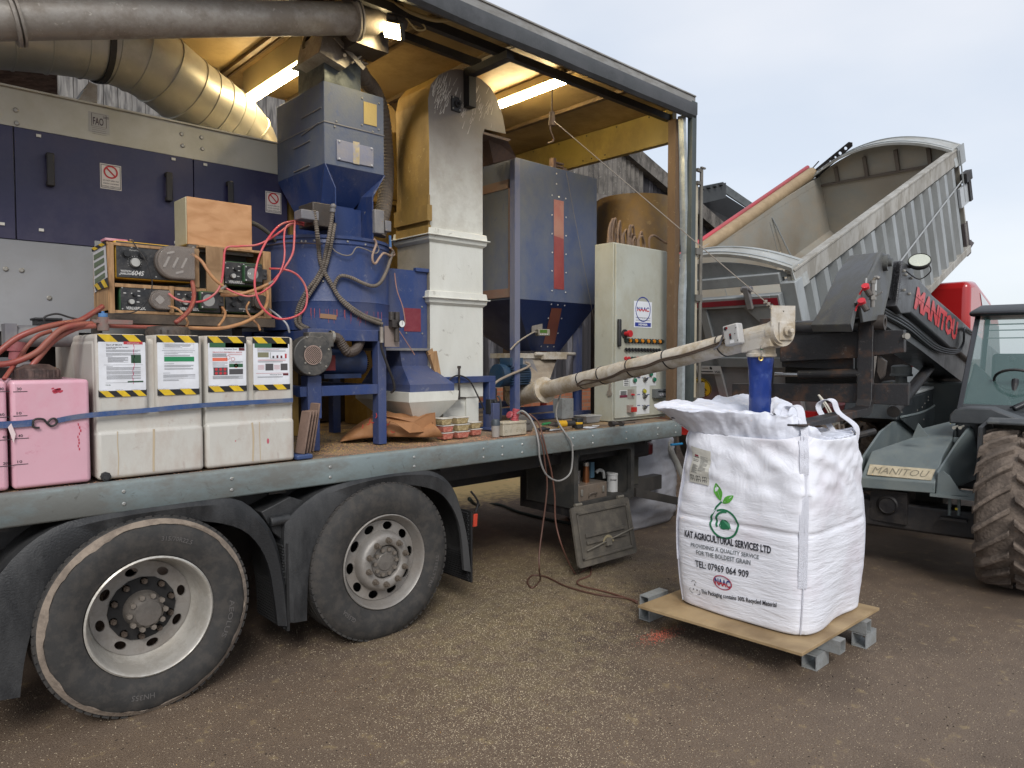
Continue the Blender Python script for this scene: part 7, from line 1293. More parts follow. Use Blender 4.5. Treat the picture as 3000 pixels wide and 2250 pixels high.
def bagS(face, s, q, off=0.0):
    """point on the bag's wall: face 0=-X 1=-Y 2=+X 3=+Y, s -1..1 along it, q 0..1 height"""
    x, y = ((-1, -s), (s, -1), (1, s), (-s, 1))[face]   # face 0 runs from +Y (s=-1) to -Y (s=1)
    n = 6.5 - 5.0 * max(0, q - .5); r = (abs(x) ** n + abs(y) ** n) ** (-1 / n)
    hx_ = .442 + .012 * math.sin(min(q / .75, 1) * math.pi) - .04 * max(0, q - .55) ** 1.3 / .35; hy = .442 + .012 * math.sin(min(q / .8, 1) * math.pi) - .01 * max(0, q - .6) / .4
    hx_ -= .02 * (1 - q) ** 6; hy -= .02 * (1 - q) ** 6
    px, py = x * r * hx_, y * r * hy
    if x > 0: px -= .055 * max(0, q - .45) / .55 * (x * r)
    z = BZ0 + q * BH - (.05 * (1 - min(abs(s), 1) ** 2) if q > .97 else 0) * (q - .97) / .03
    w = noise.noise(V((px * 3.5, py * 3.5, z * 2.3))) * .022
    up_ = max(0, min(1, (q - .5) / .25))
    w += (1 - up_) * noise.noise(V((px * 4, py * 4, z * 22))) * .003
    w += up_ * (noise.noise(V((px * 7 + z * 5, py * 7 - z * 6, z * 7))) * .026 + noise.noise(V((px * 15 - z * 9, py * 15 + z * 11, z * 13))) * .008)
    w -= .012 * math.exp(-((q - .51) / .012) ** 2)
    cr = abs(x * r) > .86 and abs(y * r) > .86
    d = V((px, py, 0)).normalized() if (px or py) else V((0, 0, 0))
    nn = V(((-1, 0, 0), (0, -1, 0), (1, 0, 0), (0, 1, 0))[face])
    return BC + V((px, py, z)) + d * w * (.35 if cr else 1) + nn * off
def fromface0(u, v):   # pixel -> (s, q) on the -X face
    p = W(u, v, X=3.828); return (BC.y - p.y) / .42, (p.z - BZ0) / BH
def bulk_bag():
    t = thing('bulk_bag', 'open white woven bulk bag with green leaf logo standing on a board', 'bulk bag', (BC.x, BC.y, BZ0))
    b = B(); NS, NQ = 44, 96; loops = []
    for k in range(NQ + 1):
        q = k / NQ; loops.append([bagS(f, -1 + 2 * i / NS, q) for f in range(4) for i in range(NS)])
    b.loft([[BC + (p - BC) * .55 + V((0, 0, 0)) for p in [V((q_.x, q_.y, BZ0 + .002)) for q_ in loops[0]]]] + [[V((BC.x + (p.x - BC.x) * .97, BC.y + (p.y - BC.y) * .97, BZ0 + .003)) for p in loops[0]]] + loops[1:], caps=False)
    for l in ():
        pass
    body = b.build('bag_body', WOVEN, t, smooth_=True, auto=0)
    n = 176; lp = []
    rim = []
    prof = [(.0, .96, .9), (.1, .975, 1.0), (.3, 1.03, 1.15), (.62, 1.10, 1.3), (.9, 1.15, 1.42), (1.0, 1.16, 1.455), (.97, 1.13, 1.46), (.80, 1.0, 1.43), (.7, .85, 1.40), (.6, .68, 1.37), (.5, .52, 1.33), (.4, .40, 1.26)]
    zt = BZ0 + BH
    tip = math.atan2(1, -1)
    for (a_, sc_, z_) in prof:
        L = []
        for i in range(n):
            f = i // 44; s = -1 + 2 * (i % 44) / 44; p = bagS(f, s, .97); dx, dy = p.x - BC.x, p.y - BC.y; ang = math.atan2(dy, dx)
            kk = a_
            ext = max(0, math.cos((ang - tip))) ** 8 * .34 * kk - max(0, math.cos(ang - math.atan2(-1, 1))) ** 4 * .18 * kk - max(0, math.cos(ang - math.atan2(-1, -1))) ** 3 * .24 * kk - max(0, -math.sin(ang)) ** 3 * max(0, .5 + math.cos(ang)) * .34 * kk
            wv = 1 + .045 * noise.noise(V((math.cos(ang) * 5, math.sin(ang) * 5, z_ * 5))) * (kk + .4)
            zz = (zt - .03) + (z_ - 1.0) / .455 * .15 * (1 if sc_ > .9 else 1)
            zz += .034 * noise.noise(V((math.cos(ang) * 4 + 7, math.sin(ang) * 4, a_ * 3))) + (.03 * max(0, math.cos(ang - math.atan2(1, 1))) - .022 * max(0, math.cos(ang - math.atan2(-1, -1))) ** 2) * kk
            zz += .01 * noise.noise(V((dx * 22, dy * 22, a_ * 6)))
            sm = lambda x, a, c: max(0, min(1, (x - a) / (c - a)))
            mk_ = sm(-math.sin(ang), -.25, .35) * sm(math.cos(ang), -.75, -.35); zz = zz * (1 - mk_) + min(zz, zt - .02 - .02 * kk + .012 * noise.noise(V((dx * 20, dy * 20, a_ * 5)))) * mk_
            sq = (sc_ * wv + ext) * (1 - mk_) + min(sc_ * wv, .96) * mk_
            L.append(V((BC.x + dx * sq, BC.y + dy * sq, zz)))
        lp.append(L)
    b = B(); b.loft(lp, caps=False); o = b.build('filling_collar', M('thin_white_liner', (.66, .68, .76), .5, bump=.9, bsc=16, var=.05), t, smooth_=True, auto=0)
    md = o.modifiers.new('sub', 'SUBSURF'); md.levels = 1; md.render_levels = 1
    tx = bpy.data.textures.new('crumple', 'CLOUDS'); tx.noise_scale = .07; tx.noise_depth = 3
    dm = o.modifiers.new('d', 'DISPLACE'); dm.texture = tx; dm.strength = .04; dm.mid_level = .5
    web = M('white_webbing', (.68, .69, .76), .7, bump=.8, bsc=260, var=.1)
    for f in range(4):
        b = B(); pts = [bagS(f, .985, .25 + .72 * k / 16, .004 if f < 2 else -.004) + (V((-.003, 0, 0)) if f == 0 else V((0, 0, 0))) for k in range(17)]
        b.ribbon(pts, {0: (.6, -.8, 0), 1: (1, 0, 0), 2: (.6, .8, 0), 3: (-1, 0, 0)}[f], .048, .004); b.build('corner_webbing', web, t, smooth_=True, auto=30)
        b = B(); pts = [bagS(f, .995, .01 + .98 * k / 30, .005) for k in range(31)]; b.tube(pts, .005, 6); b.build('corner_seam', web, t, smooth_=True, auto=0)
    def loop(pts, side, w=.042): b = B(); b.ribbon(pts, side, w, .004); b.build('lifting_loop', web, t, smooth_=True, auto=30)
    c = bagS(0, .985, .965, .01)
    loop([c + V((0, 0, -.05)), c + V((.02, .0, .04)), V((3.935, 1.80, 1.40)), V((3.97, 1.83, 1.455)), V((3.985, 1.87, 1.47)), V((3.98, 1.915, 1.45)), V((3.95, 1.91, 1.38)), c + V((.04, .06, .02))], lambda s: (.75, -.6, .15))
    c = bagS(1, .985, .965, .01)
    loop([c + V((0, 0, -.06)), c + V((.01, .0, .04)), V((4.56, 1.85, 1.40)), V((4.55, 1.88, 1.47)), V((4.53, 1.93, 1.475)), V((4.52, 1.96, 1.42)), c + V((-.06, .1, .0))], lambda s: (.9, -.4, .1))
    c = bagS(3, .985, .97, .01)
    loop([c, c + V((-.04, .06, .05)), c + V((-.06, .10, .09))], lambda s: (1, .3, 0), .02); loop([c, c + V((.0, .05, .05)), c + V((.04, .10, .09))], lambda s: (1, .3, 0), .02)
    p0 = V((4.66, 2.02, 1.50)); b = B(); b.ribbon([p0, p0 + V((.04, -.04, -.07)), p0 + V((.12, -.05, -.16)), p0 + V((.16, -.04, -.19))], (1, 0, .2), .018); b.ribbon([p0 + V((.01, .01, 0)), p0 + V((.07, -.02, -.09)), p0 + V((.15, -.03, -.18))], (1, 0, .2), .014); q = p0 + V((.17, -.04, -.19))
    b.ball(q, .016, 8); b.ribbon([q, q + V((.04, 0, .005)), q + V((.06, 0, -.01))], (0, 0, 1), .03); b.ribbon([q, q + V((-.08, -.01, -.03)), q + V((-.12, -.02, -.06)), q + V((-.10, -.02, -.12))], (.3, 0, 1), .016); b.ribbon([q, q + V((-.05, -.01, -.05)), q + V((-.07, -.02, -.09)), q + V((-.03, -.02, -.13))], (.3, 0, 1), .012); b.build('tie_tape', M('off_white_tape', '#c4beb0', .8, bump=.4), t)
    def fm_(cu, cv, cu2=None, cv2=None):
        """map function (x right, y up, metres) round the pixel, riding on the cloth"""
        s0, q0 = fromface0(cu, cv)
        return lambda x, y: bagS(0, s0 + x / .42, q0 + y / BH, .0035)
    def tx_(b, s, uL, vL, uR, vR, hpx, bold=.0):
        sL, qL = fromface0(uL, vL); sR, qR = fromface0(uR, vR); w = (sR - sL) * .42; h = hpx
        vs, fs, tw, th = textgeo(s, bold, 2); kx, ky = w / tw, h / th
        bm = bmesh.new(); VV = [bm.verts.new((v.x * kx, v.y * ky, 0)) for v in vs]
        for q in fs:
            try: bm.faces.new([VV[i] for i in q])
            except Exception: pass
        bm.verts.index_update(); base = len(b.v); sm, qm = (sL + sR) / 2, (qL + qR) / 2
        b.v += [bagS(0, sm + v.co.x / .42, qm + (qR - qL) * (v.co.x / w) + v.co.y / BH, .0045) for v in bm.verts]
        for q in bm.faces: b.face([base + v.index for v in q.verts])
        bm.free()
    DK = fm('#2b2d36', .6); G1 = fm('#55a03a', .6); G2 = fm('#1e6a48', .6); GY = fm('#6a7075', .6)
    def pl_(m_, *a): b = B(); tx_(b, *a); b.build('printed_line', m_, t)
    pl_(DK, 'KAT AGRICULTURAL SERVICES LTD', 2026, 1560, 2263, 1606, .044, .03); pl_(DK, 'TEL: 07969 064 909', 2054, 1648, 2202, 1677, .044, .015); pl_(DK, 'This Packaging contains 30% Recycled Material', 2065, 1732, 2278, 1768, .036, .02)
    pl_(GY, 'PROVIDING A QUALITY SERVICE', 2045, 1594, 2230, 1628, .029, .015); pl_(GY, 'FOR THE BOLDEST GRAIN', 2060, 1615, 2207, 1643, .029, .015)
    lg = fm_(2134, 1532)   # logo
    b = B(); b.mat(1); ringinto(b, lg, 0, 0, .078, .09, 44, sx=1.0, a0=-205, a1=120)
    polyinto(b, lg, [(-.073, .03), (-.087, .026), (-.05, .10), (-.02, .135), (-.012, .128), (-.042, .092)]); ringinto(b, lg, .012, .012, .056, .068, 30, a0=85, a1=215)
    polyinto(b, lg, [(-.03, -.012), (-.028, .012), (-.012, .024), (.012, .024), (.03, .006), (.045, -.022), (.036, -.018), (.033, -.03), (.02, -.028), (.0, -.034), (-.018, -.03)])
    b.mat(0)
    def leaf(cx, cy, L, w_, a):
        pts = [];
        for k in range(15): q = k / 14; pts.append((q * L, math.sin(q * math.pi) ** .8 * w_))
        for k in range(13, 0, -1): q = k / 14; pts.append((q * L, -math.sin(q * math.pi) ** .8 * w_))
        ca, sa = math.cos(a), math.sin(a); polyinto(b, lg, [(cx + x * ca - y * sa, cy + x * sa + y * ca) for x, y in pts])
    leaf(-.022, .135, .11, .026, 1.95); leaf(-.010, .122, .085, .019, .72); b.mat(2)
    for cx, cy, L, a in ((-.022, .14, .09, 1.95), (-.008, .124, .07, .72)): ca, sa = math.cos(a), math.sin(a); f_ = lambda x, y: lg(x, y) + V((-.002, 0, 0)); polyinto(b, f_, [(cx, cy), (cx + L * ca - .003 * sa, cy + L * sa + .003 * ca), (cx + L * ca, cy + L * sa)])
    b.build('leaf_logo', [G1, G2, fm('#d5d9e0')], t)
    nf = fm_(2130, 1703); b = B(); b.mat(0); nf2 = lambda x, y: nf(x, y) + V((-.001, 0, 0)); ringinto(b, nf, 0, 0, .040, .044, 36, sx=1.35); b.mat(1)
    ringinto(b, lambda x, y: nf(x, y), 0, 0, .0385, .040, 36, sx=1.33); naac(b, nf2, 0, 0, .045, .095, 1, 0); b.build('round_emblem', [fm('#b5253a'), fm('#24387e')], t)
    rf = fm_(2044, 1722); b = B()
    for k in range(3):
        a = rad(90 + 120 * k); c_ = (math.cos(a) * .026, math.sin(a) * .026 * 1.3)
        for (r0, r1, aa, bb) in ((.016, .019, 30, 150),): ringinto(b, rf, c_[0], c_[1], r0, r1, 5, a0=math.degrees(a) - 80, a1=math.degrees(a) + 80)
        polyinto(b, rf, [(c_[0] * .6, c_[1] * .6), (c_[0] * .6 + .012, c_[1] * .6 + .002), (c_[0] * .6 + .004, c_[1] * .6 + .013)])
    b.build('recycling_mark', DK, t)
    b = B(); P4 = [fromface0(*p) for p in ((2033, 1306), (2093, 1322), (2088, 1422), (2030, 1410))]
    def pk(x, y, o=.006): s = (1 - y) * ((1 - x) * P4[0][0] + x * P4[1][0]) + y * ((1 - x) * P4[3][0] + x * P4[2][0]); q = (1 - y) * ((1 - x) * P4[0][1] + x * P4[1][1]) + y * ((1 - x) * P4[3][1] + x * P4[2][1]); return bagS(0, s, q, o)
    N_ = 10; b.mat(0); vs = [pk(i / N_, j / N_) for j in range(N_ + 1) for i in range(N_ + 1)]; b.add(vs, [(j * (N_ + 1) + i, j * (N_ + 1) + i + 1, (j + 1) * (N_ + 1) + i + 1, (j + 1) * (N_ + 1) + i) for j in range(N_) for i in range(N_)])
    b.mat(1); random.seed(2); R4 = lambda x0, x1, y0, y1: b.add([pk(x0, y0, .008), pk(x1, y0, .008), pk(x1, y1, .008), pk(x0, y1, .008)], [(0, 1, 2, 3)])
    for k in range(14): R4(.12, .45 - .1 * (k % 3 == 0), .48 + k * .02 - .0, .485 + k * .02 + .002) if k < 12 else None; R4(.5, .85 - .15 * (k % 4 == 1), .22 + k * .03, .228 + k * .03)
    for x in (.08, .38, .66): 
        for y in (.78, .87): R4(x, x + .2, y, y + .012); R4(x, x + .02, y, y + .07); R4(x + .08, x + .10, y, y + .07); R4(x + .18, x + .2, y, y + .07)
    R4(.1, .42, .34, .35); R4(.1, .4, .38, .39); b.mat(2); 
    for k in range(10): pass
    R4(.2, .4, .2, .245); b.mat(1); R4(.17, .43, .26, .275); b.build('document_label', [M('cream_label', '#c6c4bb', .3, bump=.3, bsc=20), INK, fm('#8c1f3c')], t)
    return t
bulk_bag()
def pallet():
    z = .165; t = thing('scale_board', 'worn brown plywood board under the white bulk bag', 'board', (4.13, 2.15, z))
    A, Bq, C_ = W(1869, 1773, Z=.185), W(2350, 1914, Z=.185), W(2577, 1780, Z=.185); D = A + C_ - Bq
    b = B(); b.prism([p - V((0, 0, .018)) for p in (A, Bq, C_, D)], (0, 0, .018)); b.build('board', BOARDW, t, bevel=.002)
    def hollow(name, lab, c, axis, L, w=.075):
        axis = V(axis).normalized(); sd = V((-axis.y, axis.x, 0)); up = V((0, 0, 1)); h = w / 2; th = .006
        t2 = thing(name, lab, 'steel section', tuple(V(c) - up * h), 'galvanised box sections under the board'); b = B()
        for o_, hs, hu in ((up * (h - th / 2), h, th / 2), (-up * (h - th / 2), h, th / 2)): b.obox(V(c) + o_, axis * L / 2, sd * hs, up * hu)
        for o_ in (sd * (h - th / 2), -sd * (h - th / 2)): b.obox(V(c) + o_, axis * L / 2, sd * th / 2, up * (h - th))
        b.build('tube', GALVB, t2)
    e1 = W(2438, 1880, Z=.125); e2 = W(2572, 1838, Z=.125)
    hollow('steel_section', 'long galvanised box section whose open end shows under the front corner of the board', (e1.x - .03, 2.14, .1265), (0, 1, 0), 1.1)
    hollow('steel_section', 'long galvanised box section under the right side of the board', (e2.x - .04, 2.14, .1265), (0, 1, 0), 1.08)
    f = W(2405, 1950, Z=.02); g = W(2540, 1890, Z=.02); l = W(1905, 1790, Z=.06)
    hollow('steel_stub', 'short galvanised stub on the ground at the front corner, below the longest tube end', (f.x + .03, f.y + .045, .0435), (1, 0, 0), .16, .085)
    hollow('steel_stub', 'short galvanised stub on the ground at the right corner of the board', (g.x + .06, g.y + .04, .0435), (1, 0, 0), .16, .085)
    hollow('steel_stub', 'short galvanised stub under the far left corner of the board', (l.x + .04, l.y + .02, .0435), (1, 0, 0), .16, .085)
    hollow('steel_block', 'galvanised section resting on the left stub under the board corner', (l.x + .07, l.y + .02, .1265), (1, 0, 0), .22)
pallet()
def bag2():
    t = thing('rear_bulk_bag', 'second silvery white bulk bag standing behind the tool box and lorry tail', 'bulk bag', (5.95, 4.6, 0))
    c = V((6.02, 4.75, 0)); b = B(); lp = []
    for k in range(40):
        q = k / 39; z = q * 1.02; hw = .50 - .05 * (1 - min(q * 8, 1)) - .12 * max(0, q - .5) - .25 * max(0, q - .85)
        L = []
        for i in range(96):
            a = 2 * math.pi * i / 96; x, y = math.cos(a), math.sin(a); r = (abs(x) ** 5 + abs(y) ** 5) ** (-.2)
            w = 1 + .03 * noise.noise(V((x * 3, y * 3, z * 30))) + .06 * q * noise.noise(V((x * 5, y * 5, z * 4)))
            L.append(c + V((x * r * hw * w, y * r * hw * w, z + .004)))
        lp.append(L)
    b.loft(lp); b.build('bag_body', M('silvery_fabric', '#a4a5ac', .5, dirt='#85807e', amt=.4, sc=2, bump=.6, bsc=12), t, smooth_=True, auto=0)
    b = B(); b.tube([W(1975, 1240, Y=4.6), W(1960, 1300, Y=4.3), W(1985, 1360, Y=4.25), W(2010, 1420, Y=4.2)], .03, 10); b.build('hanging_sheet', M('clear_sheet', '#a8a6a0', .4, alpha=.8), t)
    t2 = thing('blue_handle_tool', 'blue plastic handled tool poking out right of the lorry tail', 'tool', tuple(W(1980, 1302, Y=4.1))); b = B(); b.tube([W(1966, 1303, Y=4.1), W(1998, 1300, Y=4.1)], .012, 8); b.build('handle', fm('#2b8fc4', .4), t2)
bag2()
def tipper():
    A = V((8.356, 3.981, 2.766)); yaw, ph, L, Wd, Hb = -.035, .42, 6.207, 2.45, 1.80
    f = V((math.cos(ph) * math.cos(yaw), math.cos(ph) * math.sin(yaw), math.sin(ph))); n = V((-math.sin(yaw), math.cos(yaw), 0)); dn = V((math.sin(ph) * math.cos(yaw), math.sin(ph) * math.sin(yaw), -math.cos(ph)))
    T = lambda a, b_, c: A + f * a + n * b_ + dn * c
    t = thing('tipper_lorry', 'tipper lorry with raised silver ribbed body, hanging tailgate and red cab beyond the telehandler', 'tipper lorry', (10, 5, 0))
    al = M('dull_aluminium', '#9b9fa0', .45, metal=.25, dirt='#7e807d', amt=.5, sc=1.6, streak=3, scr='#6a6c6a', scramt=.2, bump=.04)
    ald = M('darker_grey_paint', '#7f8384', .5, metal=.15, dirt='#686a69', amt=.5, sc=2)  # darker grey than the aluminium of ribs and frames
    rail = M('weathered_body_rail', '#a6a39c', .55, metal=.15, dirt='#7c776d', amt=.7, sc=4, streak=3, bump=.1)
    inn = M('worn_body_inside', '#a1988a', .45, metal=.25, dirt='#959690', amt=.7, sc=.9, streak=.7, bump=.05)
    hb = lambda b, a0, a1, b0, b1, c0, c1: b.hexa([T(a0, b0, c0), T(a1, b0, c0), T(a1, b1, c0), T(a0, b1, c0), T(a0, b0, c1), T(a1, b0, c1), T(a1, b1, c1), T(a0, b1, c1)])
    b = B(); b.mat(0); hb(b, .1, L, .06, .07, .02, Hb); b.build('near_side_panel', M('shaded_recess_side', '#707577', .5, dirt='#5d6062', amt=.5), t)  # panel coloured darker than the ribs, recess shade put into the paint
    b = B(); hb(b, .0, L, Wd - .07, Wd - .05, .02, Hb - .25); b.build('far_side_panel', inn, t)
    b = B(); hb(b, .0, L, .071, .076, .1, Hb - .05); b.build('near_side_lining', inn, t)
    b = B(); hb(b, 0, L, .08, Wd - .08, Hb - .12, Hb - .06); hb(b, L * .62, L, Wd * .45, Wd * .47, Hb - .16, Hb - .12); b.build('floor', inn, t)
    b = B(); b.loft([[T(a, Wd - .071, Hb - .7), T(a, Wd - .5, Hb - .13), T(a, Wd - .49, Hb - .12), T(a, Wd - .07, Hb - .68)] for a in (0, L)]); b.build('floor_chamfer', inn, t)
    k = 0; a = .42
    while a < L - .15:
        b = B(); c0, c1 = .24, Hb - .08
        b.loft([[T(a - .12, .07, c), T(a - .06, -.03, c), T(a + .06, -.03, c), T(a + .12, .07, c)] for c in (c0, c1)]); b.build('side_rib', al, t); a += .385
    b = B(); hb(b, 0, L + .02, -.035, .075, .0, .22); hb(b, 0, L + .02, -.045, .085, -.035, .0); b.build('top_rail', rail, t, bevel=.008)
    b = B(); hb(b, 0, L + .02, Wd - .072, Wd + .03, .0, .12); b.build('far_top_rail', inn, t, bevel=.008)
    b = B(); hb(b, .1, L + .03, -.04, .09, Hb - .08, Hb + .04); b.build('bottom_rail', rail, t, bevel=.008)
    b = B(); b.tube([T(.2, -.045, 1.32), T(L * .5, -.05, .93), T(L - .05, -.05, .52)], .012, 6); b.build('sheet_cord', fm('#a3a5a6', .5, .3), t)
    def arch(a, rise, e=.0, m=24): return [T(a, Wd * i / m, -rise * (1 - (2 * i / m - 1) ** 2) - e) for i in range(m + 1)]
    hd = B(); top = arch(L, .36); hd.prism([T(L, 0, Hb)] + top + [T(L, Wd, Hb)], f * .05); hdb = hd.build('headboard', inn, t)
    b = B()
    for yy in (.42, .95, 1.5, 2.05): hb(b, L - .06, L, yy - .03, yy + .03, -.25 + abs(yy - 1.2) * .15, .16)
    hb(b, L - .05, L, .05, Wd - .05, .16, .20); b.build('headboard_stiffener', M('brown_grey_stiffener', '#5d534b', .6, dirt='#6e655a', amt=.5), t)
    for a, w0, w1, rs in ((L, -.30, .16, .36), (0, -.02, .30, .30)):
        b = B(); m = 28; lp = []
        for i in range(m + 1):
            x = Wd * i / m; c = -rs * (1 - (2 * i / m - 1) ** 2) - .03
            if i == 0: lp.append([T(a + w0, -.05, .24), T(a + w1, -.05, .24), T(a + w1, -.01, .24), T(a + w0, -.01, .24)])
            lp.append([T(a + w0, x - .02, c - .03), T(a + w1, x - .02, c - .03), T(a + w1, x, c + .01), T(a + w0, x, c + .01)])
        b.loft(lp); o = b.build('arched_hood', M('bright_aluminium_hood', '#b3b5b2', .4, metal=.35, dirt='#8c877b', amt=.5, sc=3, bump=.05), t, smooth_=True, auto=50)
        b = B()
        for e in (w0 + .06, w1 - .07):
            lp = []
            for i in range(m + 1): x = Wd * i / m; c = -rs * (1 - (2 * i / m - 1) ** 2) - .03; lp.append([T(a + e, x, c - .03), T(a + e + .025, x, c - .03), T(a + e + .025, x, c - .048), T(a + e, x, c - .048)])
            b.loft(lp); 
        b.build('hood_rib', al, o)
    b = B(); hb(b, L - .14, L + .2, -.06, -.04, -.06, .26); hb(b, L - .1, L - .06, -.075, -.06, 0, .9); b.build('corner_gusset', al, t)
    b = B(); hb(b, L - .3, L + .12, -.07, -.03, .62, .95); b.build('number_panel', fm('#a9adb0', .4), t)
    b = B(); hb(b, L - .05, L + .25, -.12, -.02, .42, .58); hb(b, L + .1, L + .22, -.1, -.02, .6, .95); b.build('sheet_motor', BLACKM, t)
    b = B(); hb(b, L - .05, L + .14, .0, .05, Hb - .5, Hb + .1); hb(b, L, L + .3, .02, Wd, Hb - .1, Hb - .05); b.prism([T(L + .0, .0, Hb + .04), T(L + .36, .0, Hb - .02), T(L + .1, 0, Hb - .18)], n * 1.2); b.build('front_skirt', M('dark_skirt', '#4c4343', .6), t)
    b = B(); p0, p1 = T(-.25, Wd + .02, .18), T(L - .15, Wd + .02, -.12); b.tube([p0, p0.lerp(p1, .3) + V((0, 0, .01)), p0.lerp(p1, .7), p1], .11, 16); b.build('rolled_sheet', M('rolled_tan_sheet', '#9a8568', .7, dirt='#7d6a50', amt=.5, sc=3, bump=.7, bsc=9), t, smooth_=True, auto=0)
    b = B(); b.tube([p0 + V((0, .08, .125)), p1 + V((0, .08, .125)) ], .042, 12); b.build('red_pole', M('faded_red_pole', '#b03c48', .5, dirt='#7d5a52', amt=.6, sc=1.5), t, smooth_=True, auto=0)
    o = T(L - .05, Wd - .02, -.06); dr = (T(L, Wd * .70, -.48) - o).normalized(); nn = V((dr.z, 0, -dr.x)); upv = (T(0, 0, -1) - T(0, 0, 0)); upv = (upv - dr * upv.dot(dr)).normalized(); Ln = .85
    circ = lambda x, r: [(x + r * math.cos(2 * math.pi * i / 10), r * math.sin(2 * math.pi * i / 10)) for i in range(10)]
    plate([(-.02, -.07), (Ln, -.055), (Ln + .04, 0), (Ln, .055), (-.02, .09)], [circ(x, .032 if x < .25 or x > .5 else .022) for x in (.07, .18, .28, .38, .5, .61, .74)], .03, 'perforated_arm', BLACKM, t, (o + dr.cross(upv) * -.0 - f * .05, dr, upv))
    b = B(); b.tube([o + upv * .12 - dr * .15, o + upv * .16 + dr * .2], .012, 6); b.build('arm_stay', BLACKM, t)
    q = T(L * .62, Wd - .09, 1.0); b = B(); b.hexa([q, q + f * .22, q + f * .22 - n * .1 + V((0, 0, .06)), q - n * .1 + V((0, 0, .06)), q + V((0, 0, .12)), q + f * .25 + V((0, 0, .16)), q + f * .2 + V((0, -.02, .14)), q + V((0, -.02, .1))]); b.build('body_tab', fm('#a49a84', .5), t)
    b = B()
    for a in (2.1, 4.0): b.tube([T(a, Wd - .073, .25), T(a + .1, Wd - .073, Hb - .7)], .006, 4)
    b.tube([T(L * .66, Wd - .075, .2), T(L * .70, Wd - .5, Hb - .14), T(L * .72, Wd * .3, Hb - .125)], .014, 6); b.build('weld_seam', al, t)
    b = B(); hb(b, -.08, .12, -.06, .14, .1, Hb + .05); hb(b, -.08, .12, Wd - .14, Wd + .06, .1, Hb + .05); hb(b, -.05, .08, .14, Wd - .14, -.02, .12); b.build('rear_frame', al, t, bevel=.01)
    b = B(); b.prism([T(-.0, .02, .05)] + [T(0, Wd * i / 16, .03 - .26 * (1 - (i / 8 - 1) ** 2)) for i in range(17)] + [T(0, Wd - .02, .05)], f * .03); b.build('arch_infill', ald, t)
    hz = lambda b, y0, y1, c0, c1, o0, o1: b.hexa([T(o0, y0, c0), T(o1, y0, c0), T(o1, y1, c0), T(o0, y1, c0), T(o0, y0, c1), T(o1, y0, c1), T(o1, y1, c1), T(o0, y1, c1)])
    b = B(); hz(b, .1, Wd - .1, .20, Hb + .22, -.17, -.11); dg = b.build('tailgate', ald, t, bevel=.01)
    b = B(); fr = (-.215, -.165)
    for q in ((.1, .22, .20, Hb + .22), (Wd - .22, Wd - .1, .20, Hb + .22), (.22, Wd - .22, .20, .34), (.22, Wd - .22, Hb + .05, Hb + .22)): hz(b, q[0], q[1], q[2], q[3], *fr)
    for y in (1.22,): hz(b, y - .06, y + .06, .34, Hb + .05, -.205, -.165)
    b.prism([T(-.2, .22, .34), T(-.2, .62, .34), T(-.2, .22, .8)], f * .03); b.build('tailgate_frame', al, dg, bevel=.006)
    b = B(); hz(b, .22, Wd - .22, 1.05, 1.18, -.205, -.165); hz(b, .45, .55, 1.18, Hb + .05, -.205, -.165); b.build('tailgate_ribs', ald, dg)
    b = B(); hz(b, .125, Wd - .12, .235, .305, -.2185, -.2155); hz(b, .125, .195, .305, 1.2, -.2185, -.2155); b.build('red_stripe', M('dull_red_stripe', '#8c1f30', .4, dirt='#6f3038', amt=.4), dg)
    for y in (.5, 1.55): b = B(); hz(b, y - .04, y + .04, .06, .36, -.26, -.20); b.cyl(T(-.22, y - .07, .10), T(-.22, y + .07, .10), .04, n=14); b.build('hinge', GREYP, dg, bevel=.01)
    gx, gu = -n, -dn
    def onG(u, v):
        d = _F + _R * ((u - 1500) / FPX) + _U * ((1125 - v) / FPX); P0 = T(-.222, 0, 0); return V((0, 0, CAMH)) + d * ((P0 - V((0, 0, CAMH))).dot(f) / d.dot(f))
    c = onG(2056, 1134); g = flat(c, gx, gu, .003); b = B(); b.mat(0); ringinto(b, g, 0, 0, .0001, .155, 28); g2 = flat(c, gx, gu, .006); b.mat(1); ringinto(b, g2, 0, 0, .14, .15, 28); polyinto(b, g2, [(-.08, -.05), (.08, -.05), (0, .06)]); b.mat(0); g3 = flat(c, gx, gu, .009); polyinto(b, g3, [(-.055, -.037), (.055, -.037), (0, .04)]); b.mat(1); textinto(b, 'BLIND SPOT', shift(g2, 0, .09), .032, .2, .03); textinto(b, 'TAKE', shift(g2, 0, -.075), .028, .09, .03); textinto(b, 'CARE', shift(g2, 0, -.115), .028, .09, .03); b.build('blind_spot_disc', [fm('#c9a81c', .5), INK], dg)
    c = onG(2077, 1083); g = flat(c, gx, gu, .003); b = B(); b.mat(0); rectinto(b, g, -.2, .2, -.06, .06); b.mat(1); g2 = flat(c, gx, gu, .006); textinto(b, 'VS32', shift(g2, .13, -.03), .035, .09, .02); rectinto(b, g2, -.18, .06, -.035, -.02); rectinto(b, g2, -.1, .0, .02, .03); ringinto(b, g2, .04, .025, .0001, .022, 12); b.build('small_plate', [fm('#b9bab8', .5), INK], dg)
    rd = M('glossy_red_paint', '#a81e20', .25, coat=.6, bump=0, var=.05); yc = 4.95
    b = B()
    for yy in (4.5, 5.3): b.box(8.9, 17.3, yy, yy + .1, .85, 1.1)
    b.build('chassis', BLACKM, t)
    b = B(); b.box(8.75, 8.95, 3.85, 6.15, .95, 1.06); b.box(8.9, 9.2, 3.9, 6.1, .6, .95); b.build('rear_bar', rd, t)
